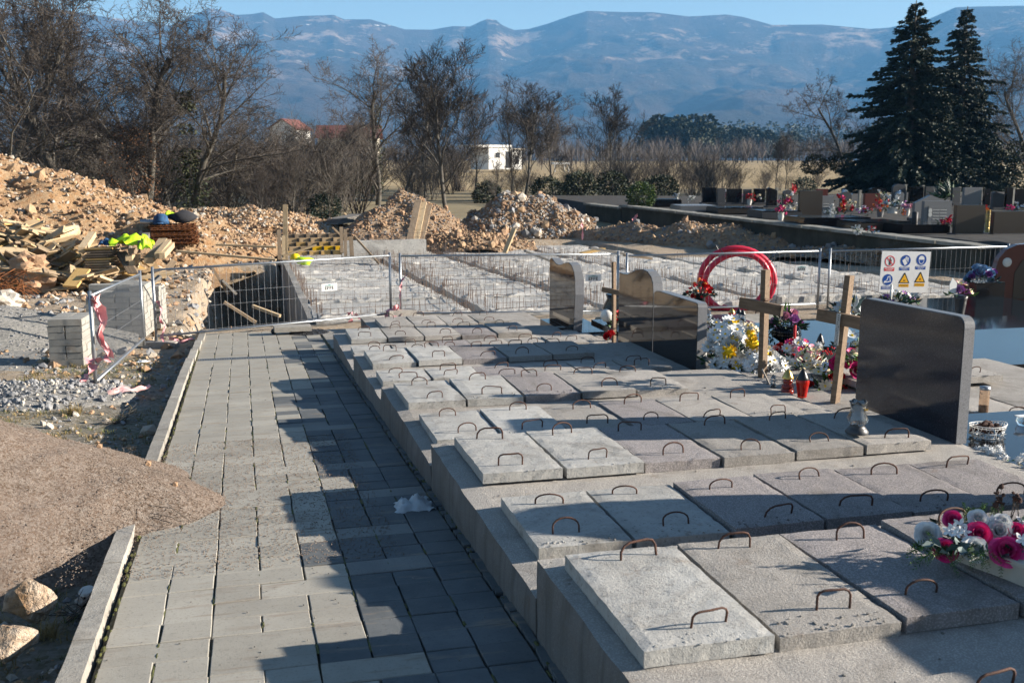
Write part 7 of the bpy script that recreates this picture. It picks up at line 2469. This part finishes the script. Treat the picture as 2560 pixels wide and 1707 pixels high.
# long red roofed house
d = 175
t = house_at('red_roofed_house', 'long house with a red tiled roof behind the big middle tree', 795, 392, d, rz=-.2)
m = MB(); m.box((5, 3, 1.6), (10, 6, 3.2)); m.prism([(-.0, 3.2), (6.0, 3.2), (3, 5.0)], 'x', .02, 9.98); m.build('wall', 'plaster_cream', t)
m = MB()
m.add([(-.5, -.6, 3.0), (10.5, -.6, 3.0), (10.5, 3, 5.15), (-.5, 3, 5.15), (-.5, 6.6, 3.0), (10.5, 6.6, 3.0), (-.5, -.6, 3.12), (10.5, -.6, 3.12), (10.5, 3, 5.3), (-.5, 3, 5.3), (-.5, 6.6, 3.12), (10.5, 6.6, 3.12)],
      [(6, 7, 8, 9), (9, 8, 11, 10), (0, 3, 2, 1), (3, 4, 5, 2), (0, 1, 7, 6), (4, 10, 11, 5), (0, 6, 9, 3), (3, 9, 10, 4), (1, 2, 8, 7), (2, 5, 11, 8)])
rf = m.build('roof', 'roof_red', t)
m = MB(); m.box((7.5, 2.2, 5.3), (.5, .5, 1.0)); m.build('chimney', 'plaster_cream', rf)
for x in (2, 5, 8):
    window(t, x, -.04, 1.7, 1.1, 1.3)
# white gabled house
d = 200
t = house_at('white_gabled_house', 'white house with a red roof behind the low bare trees at the left', 676, 372, d, rz=-.5)
m = MB(); m.box((2.6, 3.5, 1.9), (5.2, 7, 3.8)); m.prism([(0, 3.8), (5.2, 3.8), (2.6, 5.4)], 'y', .02, 6.98); m.build('wall', 'plaster_white', t)
m = MB()
m.add([(-.5, -.4, 3.55), (2.6, -.4, 5.5), (5.7, -.4, 3.55), (-.5, 7.4, 3.55), (2.6, 7.4, 5.5), (5.7, 7.4, 3.55), (-.5, -.4, 3.7), (2.6, -.4, 5.66), (5.7, -.4, 3.7), (-.5, 7.4, 3.7), (2.6, 7.4, 5.66), (5.7, 7.4, 3.7)],
      [(6, 7, 10, 9), (7, 8, 11, 10), (0, 3, 4, 1), (1, 4, 5, 2), (0, 1, 7, 6), (1, 2, 8, 7), (3, 9, 10, 4), (4, 10, 11, 5), (0, 6, 9, 3), (2, 5, 11, 8)])
m.build('roof', 'roof_red', t)
for x in (1.4, 3.8):
    window(t, x, -.04, 1.9, 1.0, 1.2)
# pale house behind the left trees
d = 120
t = house_at('pale_house', 'pale cream house glimpsed through the left oaks', 200, 378, d, rz=.2)
m = MB(); m.box((1.6, 2.5, 1.1), (3.2, 5, 2.2)); m.prism([(0, 2.2), (3.2, 2.2), (.2, 3.2)], 'y', .02, 4.98); m.build('wall', 'plaster_cream', t)
m = MB(); m.prism([(-.2, 3.28), (.0, 3.42), (3.6, 2.2), (3.5, 2.05)], 'y', -.3, 5.3); m.build('roof', 'wall_top', t)
window(t, 1.4, -.04, 1.2, .7, .7)
# distant little houses and a white flat canopy
for (u, v, d, w, h, lab) in ((1812, 329, 900, 3, 1.5, 'tiny white house among the far dark pines, left one'), (1858, 330, 900, 3, 1.5, 'tiny white house among the far dark pines, right one')):
    t = house_at('distant_house', lab, u, v, d, rz=-.3)
    m = MB(); m.box((0, 2, h / 2 - 2), (w, 4, h + 4)); m.build('wall', 'plaster_white', t)
    m = MB(); m.prism([(-w/2 - .4, h), (w/2 + .4, h), (0, h + w * .22)], 'y', -.4, 4.4); m.build('roof', 'roof_red', t)
t = house_at('white_canopy', 'low white flat canopy right of the white modern house', 1405, 420, 200, 'canopy')
m = MB(); m.box((0, 1.5, .85), (3.1, 3, .35)); m.build('roof', 'plaster_white', t)
m = MB()
for x in (-1.4, 1.4):
    m.box((x, .1, .0), (.15, .15, 1.5)); m.box((x, 2.9, .0), (.15, .15, 1.5))
m.build('posts', 'plaster_white', t)

# ================================================================== FAR WOODS (masses beyond counting)
def far_wood(name, label, n, u0, u1, d0, d1, h0, h1, mat, seed, dense=26, leafy=False, zoff=0):
    rd = random.Random(seed)
    m = MB()
    for k in range(n):
        c = pxd(rd.uniform(u0, u1), 400, rd.uniform(d0, d1))
        H = rd.uniform(h0, h1)
        z = gz(c.x, c.y) - .3 + zoff
        b = Vector((c.x, c.y, z))
        if leafy:
            for j in range(dense):
                a = rd.uniform(0, 6.283); q = rd.random() ** .5
                zz = H * rd.uniform(.1, 1)
                w_ = H * .42 * math.sin(math.pi * min(1, .15 + .85 * zz / H)) ** .7
                p = b + Vector((math.cos(a) * q * w_, math.sin(a) * q * w_, zz))
                m.leaf(p, (math.cos(a), math.sin(a), rd.uniform(-.2, .8)), H * .11, H * .08)
        else:
            m.tube([b, b + Vector((0, 0, H * .6))], [H * .016, H * .006], 3, 0, False)
            for j in range(dense):
                z0 = H * rd.uniform(.12, .6)
                a = rd.uniform(0, 6.283)
                d_ = Vector((math.cos(a) * rd.uniform(.2, .8), math.sin(a) * rd.uniform(.2, .8), 1)).normalized()
                p = b + Vector((0, 0, z0))
                L = (H - z0) * rd.uniform(.55, 1.0)
                s = Vector((-math.sin(a), math.cos(a), 0)) * H * .009
                mid = p + d_ * L * .5
                sp = Vector((rd.uniform(-.3, .3), rd.uniform(-.3, .3), .5)) * L * .4
                m.add([p - s, p + s, p + d_ * L, mid, mid + s * 1.2, mid + sp], [(0, 1, 2), (3, 4, 5)])
    o = m.build(name, mat)
    tag(o, label, None, None, 'stuff')
far_wood('distant_bare_wood', 'brown band of leafless woods beyond the site and the field', 420, -300, 1800, 250, 420, 4, 8, 'bark_grey', 1, 30)
far_wood('distant_bare_wood', 'brown hedge of leafless trees on the far side of the tan field', 420, 1350, 2700, 430, 640, 8, 15, 'bark_grey', 2, 24)
far_wood('distant_pines', 'dark pines rising over the far hedge at the right', 26, 1600, 1790, 560, 640, 17, 26, 'conifer_needle', 3, 420, True)
far_wood('distant_pines', 'dark pines rising farther right over the far hedge', 16, 1810, 1990, 640, 720, 14, 22, 'conifer_needle', 4, 400, True)
far_wood('distant_pines', 'hazy wooded rise at the foot of the mountains', 240, 1700, 2400, 1300, 1600, 22, 40, 'conifer_needle', 5, 70, True, 10)
